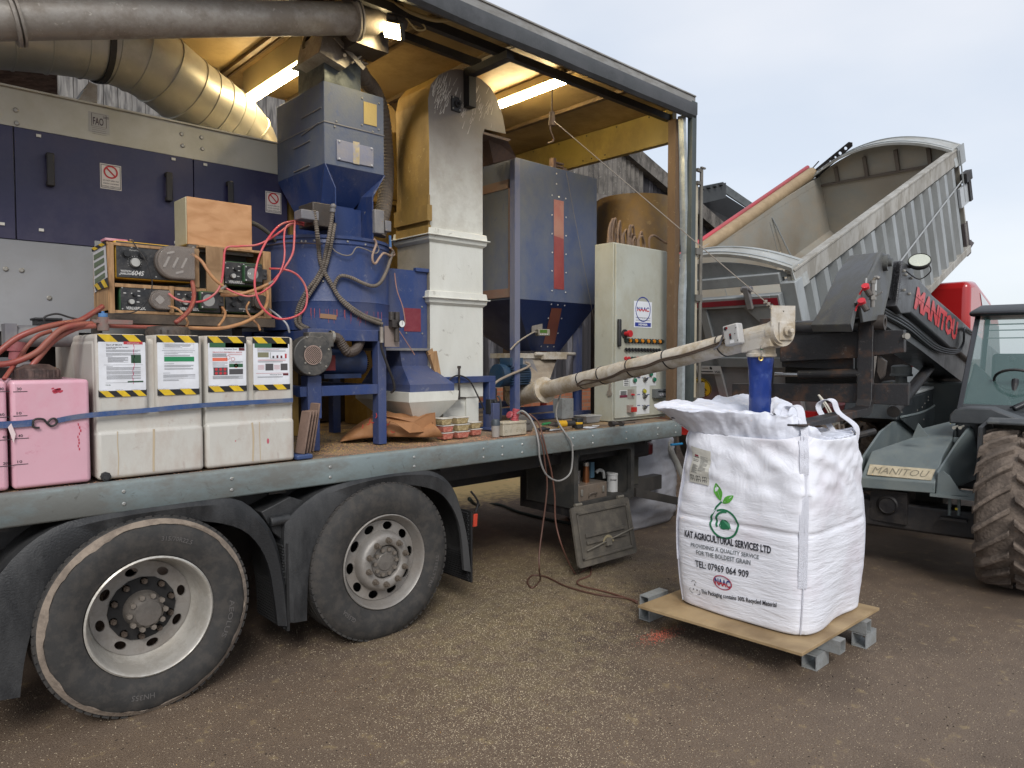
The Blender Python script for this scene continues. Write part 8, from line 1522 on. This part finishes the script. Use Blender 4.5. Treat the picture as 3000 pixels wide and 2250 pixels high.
    for xx in (9.9, 11.2, 14.8, 16.6):
        for yy in (3.85, 5.95):
            b = B(); b.lathe((xx, yy, .5), (0, 1, 0), [(.1, .04), (.3, .02), (.45, .0), (.5, .05), (.5, .28), (.45, .33), (.1, .3)], 28); b.build('wheel', RUBBER, t, smooth_=True, auto=40)
    pr = [(14.75, 1.95), (14.75, 3.10), (15.25, 3.14), (16.2, 2.86), (16.9, 2.5), (17.1, 1.6), (17.1, .5), (15.9, .5), (15.9, 1.95)]
    b = B(); b.prism([(x, 3.72, z) for x, z in pr], (0, 2.4, 0)); cb = b.build('cab', rd, t, bevel=.12, seg=4)
    b = B(); b.prism([(15.42, 3.715, 2.93), (16.3, 3.715, 2.66), (15.6, 3.715, 2.66)], (0, -.004, 0)); b.build('roof_deflector_window', fm('#c9cfd4', .2), cb)
    b = B(); b.prism([(15.8, 3.715, 2.4), (16.8, 3.715, 2.35), (16.95, 3.715, 1.75), (15.8, 3.715, 1.75)], (0, -.004, 0)); b.build('side_window', fm('#23282c', .1), cb)
    b = B(); b.box(14.85, 15.6, 3.70, 3.72, 2.2, 2.23); b.box(14.9, 15.5, 3.70, 3.72, 1.3, 2.1); b.build('cab_panel', rd, cb)
    p = W(2690, 1120, Y=4.0); b = B(); top = W(2668, 1010, Y=4.0); b.cyl(V((p.x, 4.0, .9)), V((p.x, 4.0, p.z)), .16, n=20); b.cyl(V((p.x, 4.0, p.z - .1)), V((p.x - .05, 4.0, p.z + .75)), .13, .10, n=20); b.cyl(V((p.x, 4.0, p.z - .16)), V((p.x, 4.0, p.z - .1)), .18, n=20); b.build('red_stack', rd, t, smooth_=True, auto=30)
    b = B(); b.cyl((13.4, 4.95, 1.1), T(L - .6, Wd / 2, Hb), .09, n=12); b.build('tipping_ram', STEEL, t)
    b = B(); b.box(14.6, 15.9, 3.8, 6.1, .6, 1.94); b.build('cab_subframe', BLACKM, t)
    b = B(); b.box(12.2, 13.8, 3.85, 4.2, .5, 1.15); b.box(9.2, 12.0, 3.85, 4.2, 1.02, 1.1); b.build('side_tank', M('dark_red_side', '#6b1c1e', .5, dirt='#3a2424', amt=.5), t)
    return t
tipper()
def telehandler():
    th = rad(7); rr = V((math.cos(th), math.sin(th), 0)); qq = V((math.sin(th), -math.cos(th), 0)); c0 = V((6.337, 2.005, 0)); zz = V((0, 0, 1))
    Mh = lambda f, l, z: c0 - rr * f + qq * l + zz * z
    def WP(u, v, P0, n_): d = _F + _R * ((u - 1500) / FPX) + _U * ((1125 - v) / FPX); o = V((0, 0, CAMH)); return o + d * ((P0 - o).dot(n_) / d.dot(n_))
    Wf = lambda u, v, f: WP(u, v, Mh(f, 0, 0), rr)
    Wl = lambda u, v, l: WP(u, v, Mh(0, l, 0), qq)
    Wz = lambda u, v, z: WP(u, v, V((0, 0, z)), zz)
    Pb = lambda pts, l: [Wl(u, v, l) for u, v in pts]
    hb = lambda b, f0, f1, l0, l1, z0, z1: b.hexa([Mh(f0, l0, z0), Mh(f1, l0, z0), Mh(f1, l1, z0), Mh(f0, l1, z0), Mh(f0, l0, z1), Mh(f1, l0, z1), Mh(f1, l1, z1), Mh(f0, l1, z1)])
    t = thing('telehandler', 'grey and black telehandler with raised boom and forks behind the white bulk bag', 'telehandler', tuple(c0))
    gg = M('grey_green_chassis_paint', '#6b7577', .45, dirt='#7f8580', amt=.4, sc=3, scr='#55605e', scramt=.4, bump=.03)
    bk = M('satin_black_boom', '#35363a', .38, dirt='#4e4d4e', amt=.4, sc=3, bump=.06); bk2 = M('dark_grey_boom_head', '#47494c', .45, dirt='#66665f', amt=.6, sc=4, scr='#85857d', scramt=.4)
    rust = M('rusty_black_carriage', '#232224', .5, dirt='#5c3f2b', amt=.7, sc=4, scr='#77736e', scramt=.5, lo=.5, hi=.64)
    redl = M('red_lettering', '#c2252c', .4, bump=0, var=.05)
    F0 = .22
    bl, br = Wf(2521, 1429, F0), Wf(2739, 1446, F0); tl, tr = Wf(2521, 1400, F0), Wf(2740, 1414, F0)
    bt = lambda u, v, f: Wf(u, v, f)
    c1l, c1r = Wf(2552, 1322, .02), Wf(2762, 1335, .02); c2l, c2r = Wf(2668, 1283, -.45), Wf(2790, 1285, -.45)
    c3l, c3r = Wf(2700, 1255, -1.0), Wf(2800, 1230, -1.0)
    b = B(); lo = V((0, 0, -.5)); dwn = lambda p: V((p.x, p.y, .62)) + rr * .0
    b.loft([[bl, br, br + rr * .3, bl + rr * .3], [tl, tr, br + rr * .3, bl + rr * .3], [c1l, c1r, V((c1r.x, c1r.y, br.z)), V((c1l.x, c1l.y, bl.z))], [c2l, c2r, V((c2r.x, c2r.y, br.z)), V((c2l.x, c2l.y, bl.z))], [c3l, c3r, V((c3r.x, c3r.y, br.z)), V((c3l.x, c3l.y, bl.z))]]); b.build('front_apron', gg, t, bevel=.008)
    ck = [(2511, 1432), (2510, 1366), (2582, 1264), (2632, 1226), (2664, 1222)]
    lL = (tl - c0).dot(qq) - .02; lR = (tr - c0).dot(qq) + .01
    b = B(); pts = [Wl(u, v, lL) for u, v in ((2519, 1440), (2511, 1368), (2582, 1264), (2632, 1226), (2690, 1216), (2700, 1420))]; b.prism(pts, qq * -.02); b.build('left_cheek_plate', gg, t, bevel=.003)
    b = B(); pts = [Wf(u, v, f_) for u, v, f_ in ((2742, 1450, F0), (2743, 1382, F0 - .02), (2800, 1296, -.3), (2836, 1248, -.5), (2846, 1255, -.52), (2866, 1398, -.52), (2805, 1424, -.2))]; b.prism(pts, qq * .018); b.build('right_cheek_plate', gg, t, bevel=.003)
    b = B(); q = Wl(2804, 1288, lR + .02); b.obox(q + rr * .12 - zz * .06, rr * .13 - zz * .05, qq * .02, zz * .018 + rr * .008); b.obox(Wl(2802, 1289, lR + .03), rr * .006, qq * .022, zz * .022); b.build('stay_tube', gg, t, bevel=.003)
    b = B(); hb(b, F0 + .03, -.1, lR - .04, lR + .28, br.z - .02, br.z + .0); pts = [Wl(u, v, lR + .12) for u, v in ((2752, 1448), (2756, 1386), (2790, 1390), (2812, 1436), (2840, 1446))]
    b.prism([Wf(u, v, F0 + .0) for u, v in ((2745, 1450), (2748, 1385), (2762, 1380), (2782, 1395), (2812, 1440), (2836, 1448), (2835, 1452))], rr * .02); b.build('corner_bracket', gg, t)
    b = B(); p = Wf(2640, 1240, -.1); b.prism([Wf(u, v, -.1) for u, v in ((2672, 1283), (2690, 1240), (2720, 1278))], rr * .015); b.build('gusset', gg, t)
    Q = [V(p) for p in (Wf(2549, 1362, .13), Wf(2741, 1377, .13), Wf(2728, 1409, .205), Wf(2541, 1392, .205))]
    nb = (Q[1] - Q[0]).cross(Q[0] - Q[3]).normalized(); nb = nb if nb.dot(V((0, 0, CAMH)) - Q[0]) > 0 else -nb
    bi = lambda Q: (lambda x, y, o: (Q[3].lerp(Q[2], x)).lerp(Q[0].lerp(Q[1], x), y) + nb * o)
    bb = bi(Q); b = B(); b.prism([p + nb * .001 for p in Q], nb * .008); b.build('name_badge', M('dirty_cream_badge', '#b9ae96', .6, dirt='#8c816a', amt=.5, sc=14), t)
    def textquad(b, s, fn, off, bold=0.0, it=0.0, px_=.06, py=.15):
        vs, fs, tw, th_ = textgeo(s, bold, 2); b.add([fn(px_ + (1 - 2 * px_) * (v.x / tw + .5 + it * (v.y / th_)), py + (1 - 2 * py) * (v.y / th_ + .5), off) for v in vs], fs)
    b = B(); textquad(b, 'MANITOU', bb, .0105, 0, .03, .08, .2); b.build('badge_lettering', M('grey_embossed', '#7d7666', .7), t)
    b = B(); hb(b, .12, -.12, -.55, .60, .34, .56); b.build('front_axle', BLACKM, t, bevel=.02)
    p = Wf(2602, 1480, .14); b = B(); b.lathe(p + rr * .05, -rr, [(.085, 0), (.085, .05), (.065, .07), (.06, .06), (0, .062)], 28); b.box(p.x, p.x + .2, p.y - .14, p.y + .14, p.z - .14, p.z + .12); b.build('axle_hub', BLACKM, t, smooth_=True, auto=30)
    for u in (2783, 2810):
        b = B(); q = Wf(u, 1450, .13); b.cyl(q, q - zz * .16, .012, n=8); b.build('u_bolt', gg, t)
    b = B(); q0 = Wf(2795, 1520, .15); b.obox(q0, qq * .09, rr * .05, zz * .01); b.build('clamp_plate', BLACKM, t)
    q = Wf(2803, 1490, .17); b = B(); rectinto(b, lambda x, y: q + qq * x + zz * y - rr * .02, -.008, .008, -.008, .008); b.build('yellow_tag', fm('#c4ae2a'), t)
    b = B(); hd = [Wl(u, v, -.42) for u, v in ((2600, 1122), (2655, 1122), (2760, 1117), (2802, 1117), (2802, 1250), (2640, 1230), (2610, 1200))]
    b.prism(Pb(((2640, 1168), (2662, 1164), (2770, 1131), (2812, 1128), (2812, 1260), (2700, 1250), (2628, 1230)), -.30), qq * -.5); b.build('engine_housing', M('black_side_wall', '#1f2528', .45, dirt='#33383a', amt=.5), t, bevel=.01)
    b = B(); b.prism(Pb(((2655, 1166), (2655, 1157), (2700, 1143), (2770, 1122), (2812, 1118), (2812, 1130), (2770, 1130)), -.29), qq * -.6); b.build('bonnet', M('pale_grey_bonnet', '#9ba0a0', .35, dirt='#7c8080', amt=.3, coat=.3), t, bevel=.01)
    b = B(); h0, h1, h2, h3 = Pb(((2703, 1122), (2800, 1122), (2728, 1072), (2745, 1078)), -.4); b.loft([[h0, h1, h1 - qq * .3, h0 - qq * .3], [h2, h3, h3 - qq * .2, h2 - qq * .2]]); b.build('bonnet_hump', M('bright_bonnet', '#b5b9b8', .3, coat=.4), t, bevel=.03)
    q = Wl(2640, 1122, -.45); r = .10; b = B(); b.lathe(q, zz, [(.06, 0), (.055, .07), (r + .01, .075), (r + .01, .095), (r, .10), (r, .175), (r - .02, .19), (0, .198)], 28); b.build('air_precleaner', M('grey_plastic_cap', '#4c5051', .6, dirt='#6a6d6c', amt=.4), t, smooth_=True, auto=30)
    b = B(); b.tube(Pb(((2756, 1140), (2755, 1163), (2737, 1188), (2700, 1208), (2640, 1222)), -.285), .012, 6); b.build('panel_rim', gg, t); b = B(); b.prism(Pb(((2770, 1175), (2800, 1160), (2805, 1250), (2690, 1270), (2640, 1228), (2700, 1212)), -.28), qq * -.01); iw = b.build('inner_wall', M('slate_inner_wall', '#33393b', .45, dirt='#4a5152', amt=.4), t)
    each(iw, 'wall_bolt', BOLT, [Wl(u, v, -.277) for u, v in ((2709, 1182), (2701, 1193), (2719, 1163), (2719, 1173), (2687, 1202), (2766, 1172), (2706, 1229), (2641, 1208))], qq, .009, .006, 8)
    lb = -.05; lb2 = -.42
    o1 = Pb(((2668, 792), (2726, 852), (2730, 862), (2800, 922), (2850, 968), (2990, 1085), (2960, 1160), (2800, 1022), (2786, 1021), (2668, 918), (2650, 895)), lb)
    b = B(); b.prism(o1, qq * (lb2 - lb)); b.build('outer_boom', bk, t, bevel=.018, seg=3)
    cl = Pb(((2645, 763), (2678, 785), (2668, 917), (2640, 920), (2627, 897)), lb + .02); b = B(); b.prism(cl, qq * (lb2 - lb - .04)); col = b.build('boom_collar', bk, t, bevel=.01)
    each(col, 'collar_bolt', BOLT, [Wl(u, v, lb + .022) for u, v in ((2651, 805), (2667, 815), (2645, 850), (2661, 861), (2645, 794))], qq, .012, .02, 6)
    b = B(); b.prism(Pb(((2600, 775), (2645, 770), (2630, 895), (2590, 860)), lb - .03), qq * -.18); b.build('inner_boom', bk, t)
    b = B(); random.seed(8)
    for k in range(900):
        u = random.gauss(2630, 5); v = random.uniform(772, 882); p = Wl(u - (v - 772) * .06, v, lb - .0); d = V((random.gauss(0, 1), random.gauss(0, 1), random.gauss(0, 1))).normalized(); b.cyl(p, p + d * .03, .0018, .0005, 3, caps=False)
    b.build('brush_seal', fm('#17171a', .9), t)
    hs = ((2490, 748), (2574, 737), (2607, 762), (2604, 800), (2598, 852), (2583, 920), (2565, 945), (2500, 945), (2503, 890), (2545, 795))
    side = Pb(((2574, 738), (2600, 752), (2608, 775), (2604, 815), (2596, 860), (2578, 935), (2520, 945), (2512, 900), (2500, 888), (2552, 785)), lb)
    b = B(); b.prism(side, qq * .02); hd_ = b.build('boom_head_side', bk2, t, bevel=.004)
    tpR = [Wl(u, v, lb) for u, v in ((2574, 738), (2548, 790), (2504, 888), (2492, 950))]
    tpL = [WP(u, v, Mh(0, lb2 - .02, 0), qq) for u, v in ((2490, 748), (2452, 800), (2398, 915), (2375, 952))]
    b = B(); lp = []
    for a_, c_ in zip(tpL, tpR): lp.append([a_, c_, c_ + rr * .05 - zz * .05, a_ + rr * .05 - zz * .05])
    b.loft(lp); b.build('boom_head_plate', bk2, t, bevel=.005)
    b = B(); 0 and b.prism([p for p in [WP(u, v, Mh(0, lb2 - .02, 0), qq) for u, v in ((2490, 748), (2530, 745), (2520, 870), (2470, 950), (2375, 955), (2398, 915), (2452, 800))]], qq * -.02)
    p = Wl(2590, 770, lb + .02); b = B(); b.cyl(p - qq * .05, p + qq * .03, .06, n=24); b.cyl(p + qq * .03, p + qq * .055, .03, n=16); b.build('head_pivot', bk2, t, smooth_=True, auto=30)
    b = B(); q = Wl(2565, 830, lb + .021); b.obox(q, rr * .03 + zz * .0, qq * .002, zz * .05); q = Wl(2538, 828, lb + .021); b.obox(q, rr * .012, qq * .002, zz * .03); b.build('white_label', fm('#b9bab8', .5), hd_)
    Q2 = [Wl(u, v, lb + .002) for u, v in ((2687, 838), (2807, 944), (2799, 1000), (2676, 904))]
    nb2 = qq; b = B(); fn = lambda x, y, o: (Q2[3].lerp(Q2[2], x)).lerp(Q2[0].lerp(Q2[1], x), y) + nb2 * .004
    textquad(b, 'MANITOU', fn, .004, .05, .0, .0, .0); b.build('boom_lettering', redl, t)
    b = B(); b.tube([Wl(2674, 860, lb + .008), Wl(2740, 918, lb + .008), Wl(2805, 982, lb + .008)], .0013, 4); b.build('boom_cable', BLACKM, t)
    b = B()
    for k, dv in enumerate((0, 9, 18)):
        b.tube([Wl(2590, 905 + dv, lb - .03), Wl(2660, 945 + dv, lb - .03), Wl(2740, 1010 + dv * .8, lb - .03), Wl(2800, 1026 + dv * .5, lb + .03), Wl(2822, 1005 + dv * .2, lb + .03 + k * .01), Wl(2828, 960 + k * 2, lb + .03 + k * .01), Wl(2860, 985, lb + .02)], .011, 8)
    b.build('hydraulic_pipes', fm('#27282b', .4), t)
    b = B(); b.prism(Pb(((2560, 900), (2640, 920), (2800, 1030), (2960, 1150), (2900, 1170), (2820, 1120), (2690, 1020), (2590, 950)), lb - .06), qq * -.28); b.build('boom_underside', bk, t)
    b = B(); b.cyl(Mh(-.6, -.24, 1.25), Wl(2760, 1030, -.24), .055, n=16); b.build('lift_ram', BLACKM, t)
    p = Wl(2694, 765, lb + .10); nl = (V((0, 0, CAMH)) - p).normalized(); nl = (nl + zz * -.1 + V((0, 0, .35)) * 0).normalized(); nl = (nl * .75 + zz * .85).normalized()
    b = B(); b.lathe(p - nl * .04, nl, [(.03, 0), (.075, .01), (.085, .04), (.08, .055)], 32); wlt = b.build('work_light', BLACKP, t, smooth_=True, auto=30)
    b = B(); b.lathe(p + nl * .008, nl, [(.078, 0), (.074, .004), (0, .006)], 32); b.build('light_lens', M('pale_lens', '#b9bdb0', .15, bump=.6, bsc=60), t, smooth_=True)
    b = B(); b.tube([p + nl * -.03 + qq * .06, p - nl * .05 + qq * .08 - zz * .05, p - nl * .06 - zz * .1, Wl(2655, 795, lb + .03)], .005, 6); b.cyl(Wl(2660, 780, lb), p - nl * .04, .02, n=8); b.build('light_bracket', BLACKM, t)
    for (u, v) in ((2537, 845), (2526, 888)):
        p = Wl(u, v, lb + .05); b = B(); b.mat(0); b.cyl(p, p + zz * -.05 + rr * -.0 + qq * .03, .02, n=12); b.mat(1); b.cyl(p - qq * .0 + zz * .0, p + zz * .018 - rr * .02, .024, n=14); b.tube([p + zz * .01 - rr * .02, p - qq * .03 - zz * .02, p - qq * .04 - zz * .05], .006, 6); b.build('capped_coupling', [STEELD, M('red_cap', '#c22a35', .4, bump=0)], t)
    b = B(); p = Wl(2556, 900, lb + .05); b.cyl(p, p + zz * .16, .014, n=10); b.cyl(p + zz * .05, p + zz * .10, .024, n=6); b.cyl(p + zz * .16, p + zz * .18, .02, n=10); b.tube([p + zz * .17, p + zz * .2 + qq * .02, p + zz * .19 + qq * .04], .012, 8); b.obox(p + zz * .08 + qq * .03, qq * .03 + zz * .02, rr * .004, zz * .004); b.build('hydraulic_valve', fm('#8a8680', .35, .6), t, smooth_=True, auto=30)
    FC = .95
    def bar(name, pts, d, m, f=FC, bevel=.004): b = B(); b.prism([Wf(u, v, f) for u, v in pts], rr * d); return b.build(name, m, t, bevel=bevel)
    bar('lower_beam', ((2144, 1124), (2663, 1124), (2659, 1189), (2500, 1180), (2144, 1170)), .06, rust)
    bar('upper_beam', ((2285, 985), (2520, 970), (2648, 966), (2648, 1032), (2520, 1048), (2285, 1060)), .08, rust)
    b = B(); b.tube([Wf(2280, 962, FC + .0), Wf(2578, 946, FC)], .048, 20); b.build('top_tube', bk, t, smooth_=True, auto=0)
    p = Wf(2571, 945, FC); b = B(); b.lathe(p - qq * .03, qq, [(.03, -.0), (.03, .08), (.055, .08), (.055, 0)], 24); b.build('tube_end', STEELD, t, smooth_=True, auto=30)
    p = Wf(2651, 985, FC); b = B(); b.cyl(p, p + qq * .02 - rr * .02, .022, n=12); b.cyl(p, p - rr * .03, .012, n=8); b.build('end_bolt', BOLT, t)
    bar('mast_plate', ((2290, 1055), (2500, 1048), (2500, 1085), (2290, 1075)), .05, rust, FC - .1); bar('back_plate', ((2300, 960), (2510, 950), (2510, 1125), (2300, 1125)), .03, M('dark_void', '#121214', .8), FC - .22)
    b = B(); b.tube([Wf(2340, 1098, FC + .02), Wf(2520, 1094, FC + .02)], .035, 16); b.build('side_shift_cylinder', rust, t); b = B(); b.tube([Wf(2270, 1097, FC + .02), Wf(2342, 1098, FC + .02)], .016, 12); b.build('cylinder_rod', fm('#b5b5b5', .15, .9), t)
    b = B(); b.prism([Wf(u, v, FC - .02) for u, v in ((2570, 1040), (2596, 1058), (2590, 1100), (2578, 1112), (2568, 1090))], rr * .05); b.build('link_plate', STEELD, t, bevel=.004)
    lf = -.10
    def fork(l0, lab):
        b = B(); zb = 1.345; s = .045; w = .10
        prof = [(FC + .0, 2.05), (FC + .05, 2.05), (FC + .055, zb + .10), (FC + .09, zb + .055), (FC + .15, zb + .045), (FC + 1.15, zb + .04), (FC + 1.52, zb + .028), (FC + 1.52, zb + .018), (FC + 1.1, zb), (FC + .10, zb - .01), (FC + .03, zb + .01), (FC + .0, zb + .06)]
        b.prism([Mh(f, l0 - w / 2, z) for f, z in prof], qq * w); b.build('fork', rust, t, bevel=.004, seg=2)['label'] = lab
    l_near = (Wf(2533, 1100, FC + .055) - c0).dot(qq); fork(l_near, 'rust stained fork nearest the camera'); fork(l_near - .72, 'fork behind the blue sleeve')
    fr, bkx, l0, l1 = -.55, -1.75, .12, .88
    ap_b, ap_t = Wl(2802, 1197, l0), Wl(2857, 925, l0)
    fB, fT = -(ap_b - c0).dot(rr), -(ap_t - c0).dot(rr)
    zb_, zt_ = ap_b.z, ap_t.z; z1 = .05
    cm = M('black_cab_frame', '#1b1d20', .3, dirt='#34363a', amt=.3, coat=.3)
    for l in (l0, l1):
        b = B(); b.prism([Mh(fB, l, zb_), Mh(fB - .05, l, zb_), Mh(fT - .05, l, zt_), Mh(fT, l, zt_)], qq * (.05 if l == l0 else -.05)); b.build('front_pillar', cm, t, bevel=.006)
        b = B(); b.prism([Mh(fB - 1.2, l, .8), Mh(fB - 1.25, l, .8), Mh(fT - .9, l, zt_), Mh(fT - .85, l, zt_)], qq * (.05 if l == l0 else -.05)); b.build('rear_pillar', cm, t)
    b = B(); b.loft([[Mh(fT + .10, l0 - .04, zt_ - .01), Mh(fT + .10, l1 + .04, zt_ - .01), Mh(fT - 1.0, l1 + .04, zt_ - .01), Mh(fT - 1.0, l0 - .04, zt_ - .01)], [Mh(fT + .12, l0 - .05, zt_ + .03), Mh(fT + .12, l1 + .05, zt_ + .03), Mh(fT - 1.05, l1 + .05, zt_ + .03), Mh(fT - 1.05, l0 - .05, zt_ + .03)], [Mh(fT + .0, l0 + .05, zt_ + .11), Mh(fT + .0, l1 - .05, zt_ + .11), Mh(fT - 1.0, l1 - .05, zt_ + .11), Mh(fT - 1.0, l0 + .05, zt_ + .11)]]); b.build('cab_roof', cm, t, bevel=.02, seg=3)
    glass = M('tinted_cab_glass', '#5f7d7a', .03, alpha=.45, bump=0, var=0, coat=1)
    gp = lambda s, l: Mh(fB + (fT - fB) * s + .004, l, zb_ + (zt_ - zb_) * s)
    b = B(); vs = [gp(z1, l0 + .05), gp(z1, l1 - .05), gp(1, l1 - .05), gp(1, l0 + .05)]; b.add(vs, [(0, 1, 2, 3)]); b.build('windscreen', glass, t)
    b = B(); b.add([Mh(fB - .06, l0 + .02, zb_ + .05), Mh(fB - 1.2, l0 + .02, zb_ + .05), Mh(fT - .88, l0 + .02, zt_), Mh(fT - .05, l0 + .02, zt_)], [(0, 1, 2, 3)]); b.build('side_glass', glass, t)
    b = B(); b.prism([gp(0, l0 + .05), gp(0, l1 - .05), gp(z1, l1 - .05), gp(z1, l0 + .05)], rr * .03); b.build('windscreen_sill', M('dark_grey_sill', '#3c4042', .5), t)
    b = B()
    for s in (.90, .83, .74): b.tube([gp(s, l0 + .12) + rr * .25, gp(s, l1 - .02) + rr * .25], .006, 6)
    b.build('roof_grille_bars', fm('#a9b2b0', .3, .4), t)
    b = B(); hb(b, fB - .5, fB - .95, .30, .72, 1.0, 1.28); b.prism([Mh(fB - .85, .30, 1.2), Mh(fB - .95, .30, 1.2), Mh(fB - 1.05, .30, 1.78), Mh(fB - .95, .30, 1.78)], qq * .42); b.build('driver_seat', BLACKP, t, bevel=.04, seg=3)
    b = B(); c = Mh(fB - .32, .56, zb_ + .28); ax = (rr * .6 + zz * .8).normalized() * -1; rg = b.ring(c, ax, .17, 25); b.tube(rg + rg[:1], .013, 8); b.cyl(c, c + ax * .2, .03, n=10); b.build('steering_wheel', BLACKM, t)
    b = B(); b.prism([gp(z1, .16) + rr * .05, gp(z1, .55) + rr * .05, gp(z1 + .15, .45) + rr * .12, gp(z1 + .42, .18) + rr * .1], rr * .1); b.build('dashboard', BLACKP, t, bevel=.02)
    hb_ = B(); q = Wl(2800, 1170, .1); hb_.ball(gp(.5, .50) + rr * .15, .05, 10, (1.6, .5, .5)); hb_.build('interior_mirror', BLACKM, t, smooth_=True)
    b = B(); b.tube([gp(.02, .58) - rr * .04, gp(.10, .70) - rr * .05, gp(.22, .86) - rr * .05], .022, 10); b.tube([gp(.03, .55) - rr * .04, gp(.15, .75) - rr * .06], .008, 6); b.build('wiper_motor_arm', M('wiper_black', '#2c2e31', .4), t, smooth_=True, auto=0)
    b = B(); P = [Wf(u, v, -.42) for u, v in ((2780, 1240), (2782, 1215), (2797, 1200), (2830, 1194), (2905, 1196), (2925, 1205), (3020, 1240), (3020, 1250))]
    b.prism(P, rr * .3); b.build('front_cowl', M('grey_black_cowl', '#3d4043', .5, dirt='#55585a', amt=.4), t, bevel=.03, seg=3)
    b = B(); hb(b, -.60, -.95, .40, .80, 1.0, zb_); hb(b, -1.0, -1.8, .2, .92, .55, zb_); b.build('cab_base', M('black_cab_base', '#22262a', .5, dirt='#3b3f42', amt=.4), t, bevel=.02)
    b = B()
    for u in (2797, 2815): q = Wf(u, 1252, -.18); b.cyl(q - rr * .04, q + rr * .14, .009, n=8); b.cyl(q - rr * .045, q - rr * .03, .014, n=8)
    b.build('hose_studs', fm('#b5b2a6', .3, .6), t)
    def wheel(f, l, nm):
        C = Mh(f, l, .60); R0, wd = .555, .23; ax = qq
        w = bpy.data.objects.new('wheel', None); COL.objects.link(w); w.parent = t; w.location = C - t.location
        if nm: w['label'] = nm
        b = B(); b.lathe(C, ax, [(.28, -wd + .02), (.42, -wd - .01), (.51, -wd + .01), (.545, -wd + .06), (R0, -.1), (R0 + .004, 0), (R0, .1), (.545, wd - .06), (.51, wd - .01), (.42, wd + .01), (.28, wd - .02)], 64)
        nl_ = 22
        for side_ in (-1, 1):
            for k in range(nl_):
                a0 = 2 * math.pi * (k + (.5 if side_ > 0 else 0)) / nl_; lp = []
                for s, (x, da, h, wa) in enumerate(((.012, .0, .045, .045), (.09, .10, .047, .042), (.17, .22, .044, .04), (wd + .0, .32, .025, .045), (wd + .012, .36, -.03, .05))):
                    aa = a0 + da; rb_ = R0 - .03 - (.0 if x < .2 else .02); r1 = R0 + h
                    e = lambda r, a_, x=x: C + (V((0, 0, 1)) * math.cos(a_) + (-rr) * math.sin(a_)) * r + qq * x * side_
                    jt = .006 * noise.noise(V((k * 3.1, s * 2.3, side_)))
                    lp.append([e(rb_, aa - wa * 1.25), e(r1 + jt, aa - wa * .8), e(r1 + jt, aa + wa * .8), e(rb_, aa + wa * 1.25)])
                b.loft(lp)
        ty = b.build('tyre', RUBMUD, w, bevel=.008)
        tx = bpy.data.textures.new('mud', 'CLOUDS'); tx.noise_scale = .03
        b = B(); b.lathe(C, ax, [(.29, -wd + .03), (.27, -.05), (.1, -.02), (0, -.02)], 32); b.lathe(C, ax, [(.29, wd - .03), (.27, .05), (.1, .08), (0, .09)], 32); b.build('rim', GREYP, w, smooth_=True, auto=30)
    wheel(-.02, .75, 'front wheel at the right edge of the photo, caked tread'); wheel(-.06, -.80, None); wheel(-2.35, .78, None); wheel(-2.35, -.80, None)
    b = B(); C = Mh(-.06, .78, .56); lp = []
    for k in range(16):
        a = rad(-14 + 74 * k / 15); d = zz * math.cos(a) - (-rr) * math.sin(a) * 1.0
        lp.append([C + d * .70 - qq * .24, C + d * .70 + qq * .27, C + d * .72 + qq * .27, C + d * .72 - qq * .24])
    b.loft(lp); mg = b.build('mudguard', M('dusty_mudguard', '#3a3d3f', .6, dirt='#7b7c78', amt=.6, sc=6), t, bevel=.006)
    b = B(); b.prism([Mh(.25, .50, .95), Mh(.20, .50, 1.22), Mh(-.6, .50, 1.25), Mh(-.9, .50, .6), Mh(-.6, .50, .5), Mh(-.5, .50, 1.0), Mh(-.1, .50, 1.13), Mh(.15, .50, 1.05)], qq * .03); b.build('wheel_arch_liner', BLACKP, t)
    b = B(); b.cyl(Mh(.3, -.75, .95), Mh(-.2, -.3, 1.1), .03, n=10); b.build('stay_rod', BLACKM, t)
    b = B(); hb(b, -.5, -3.2, -.3, .18, .45, .9); hb(b, -2.9, -3.4, -.85, .85, .5, 1.45); b.build('main_frame', M('dark_frame', '#2f3536', .5), t, bevel=.02)
    return t
telehandler()
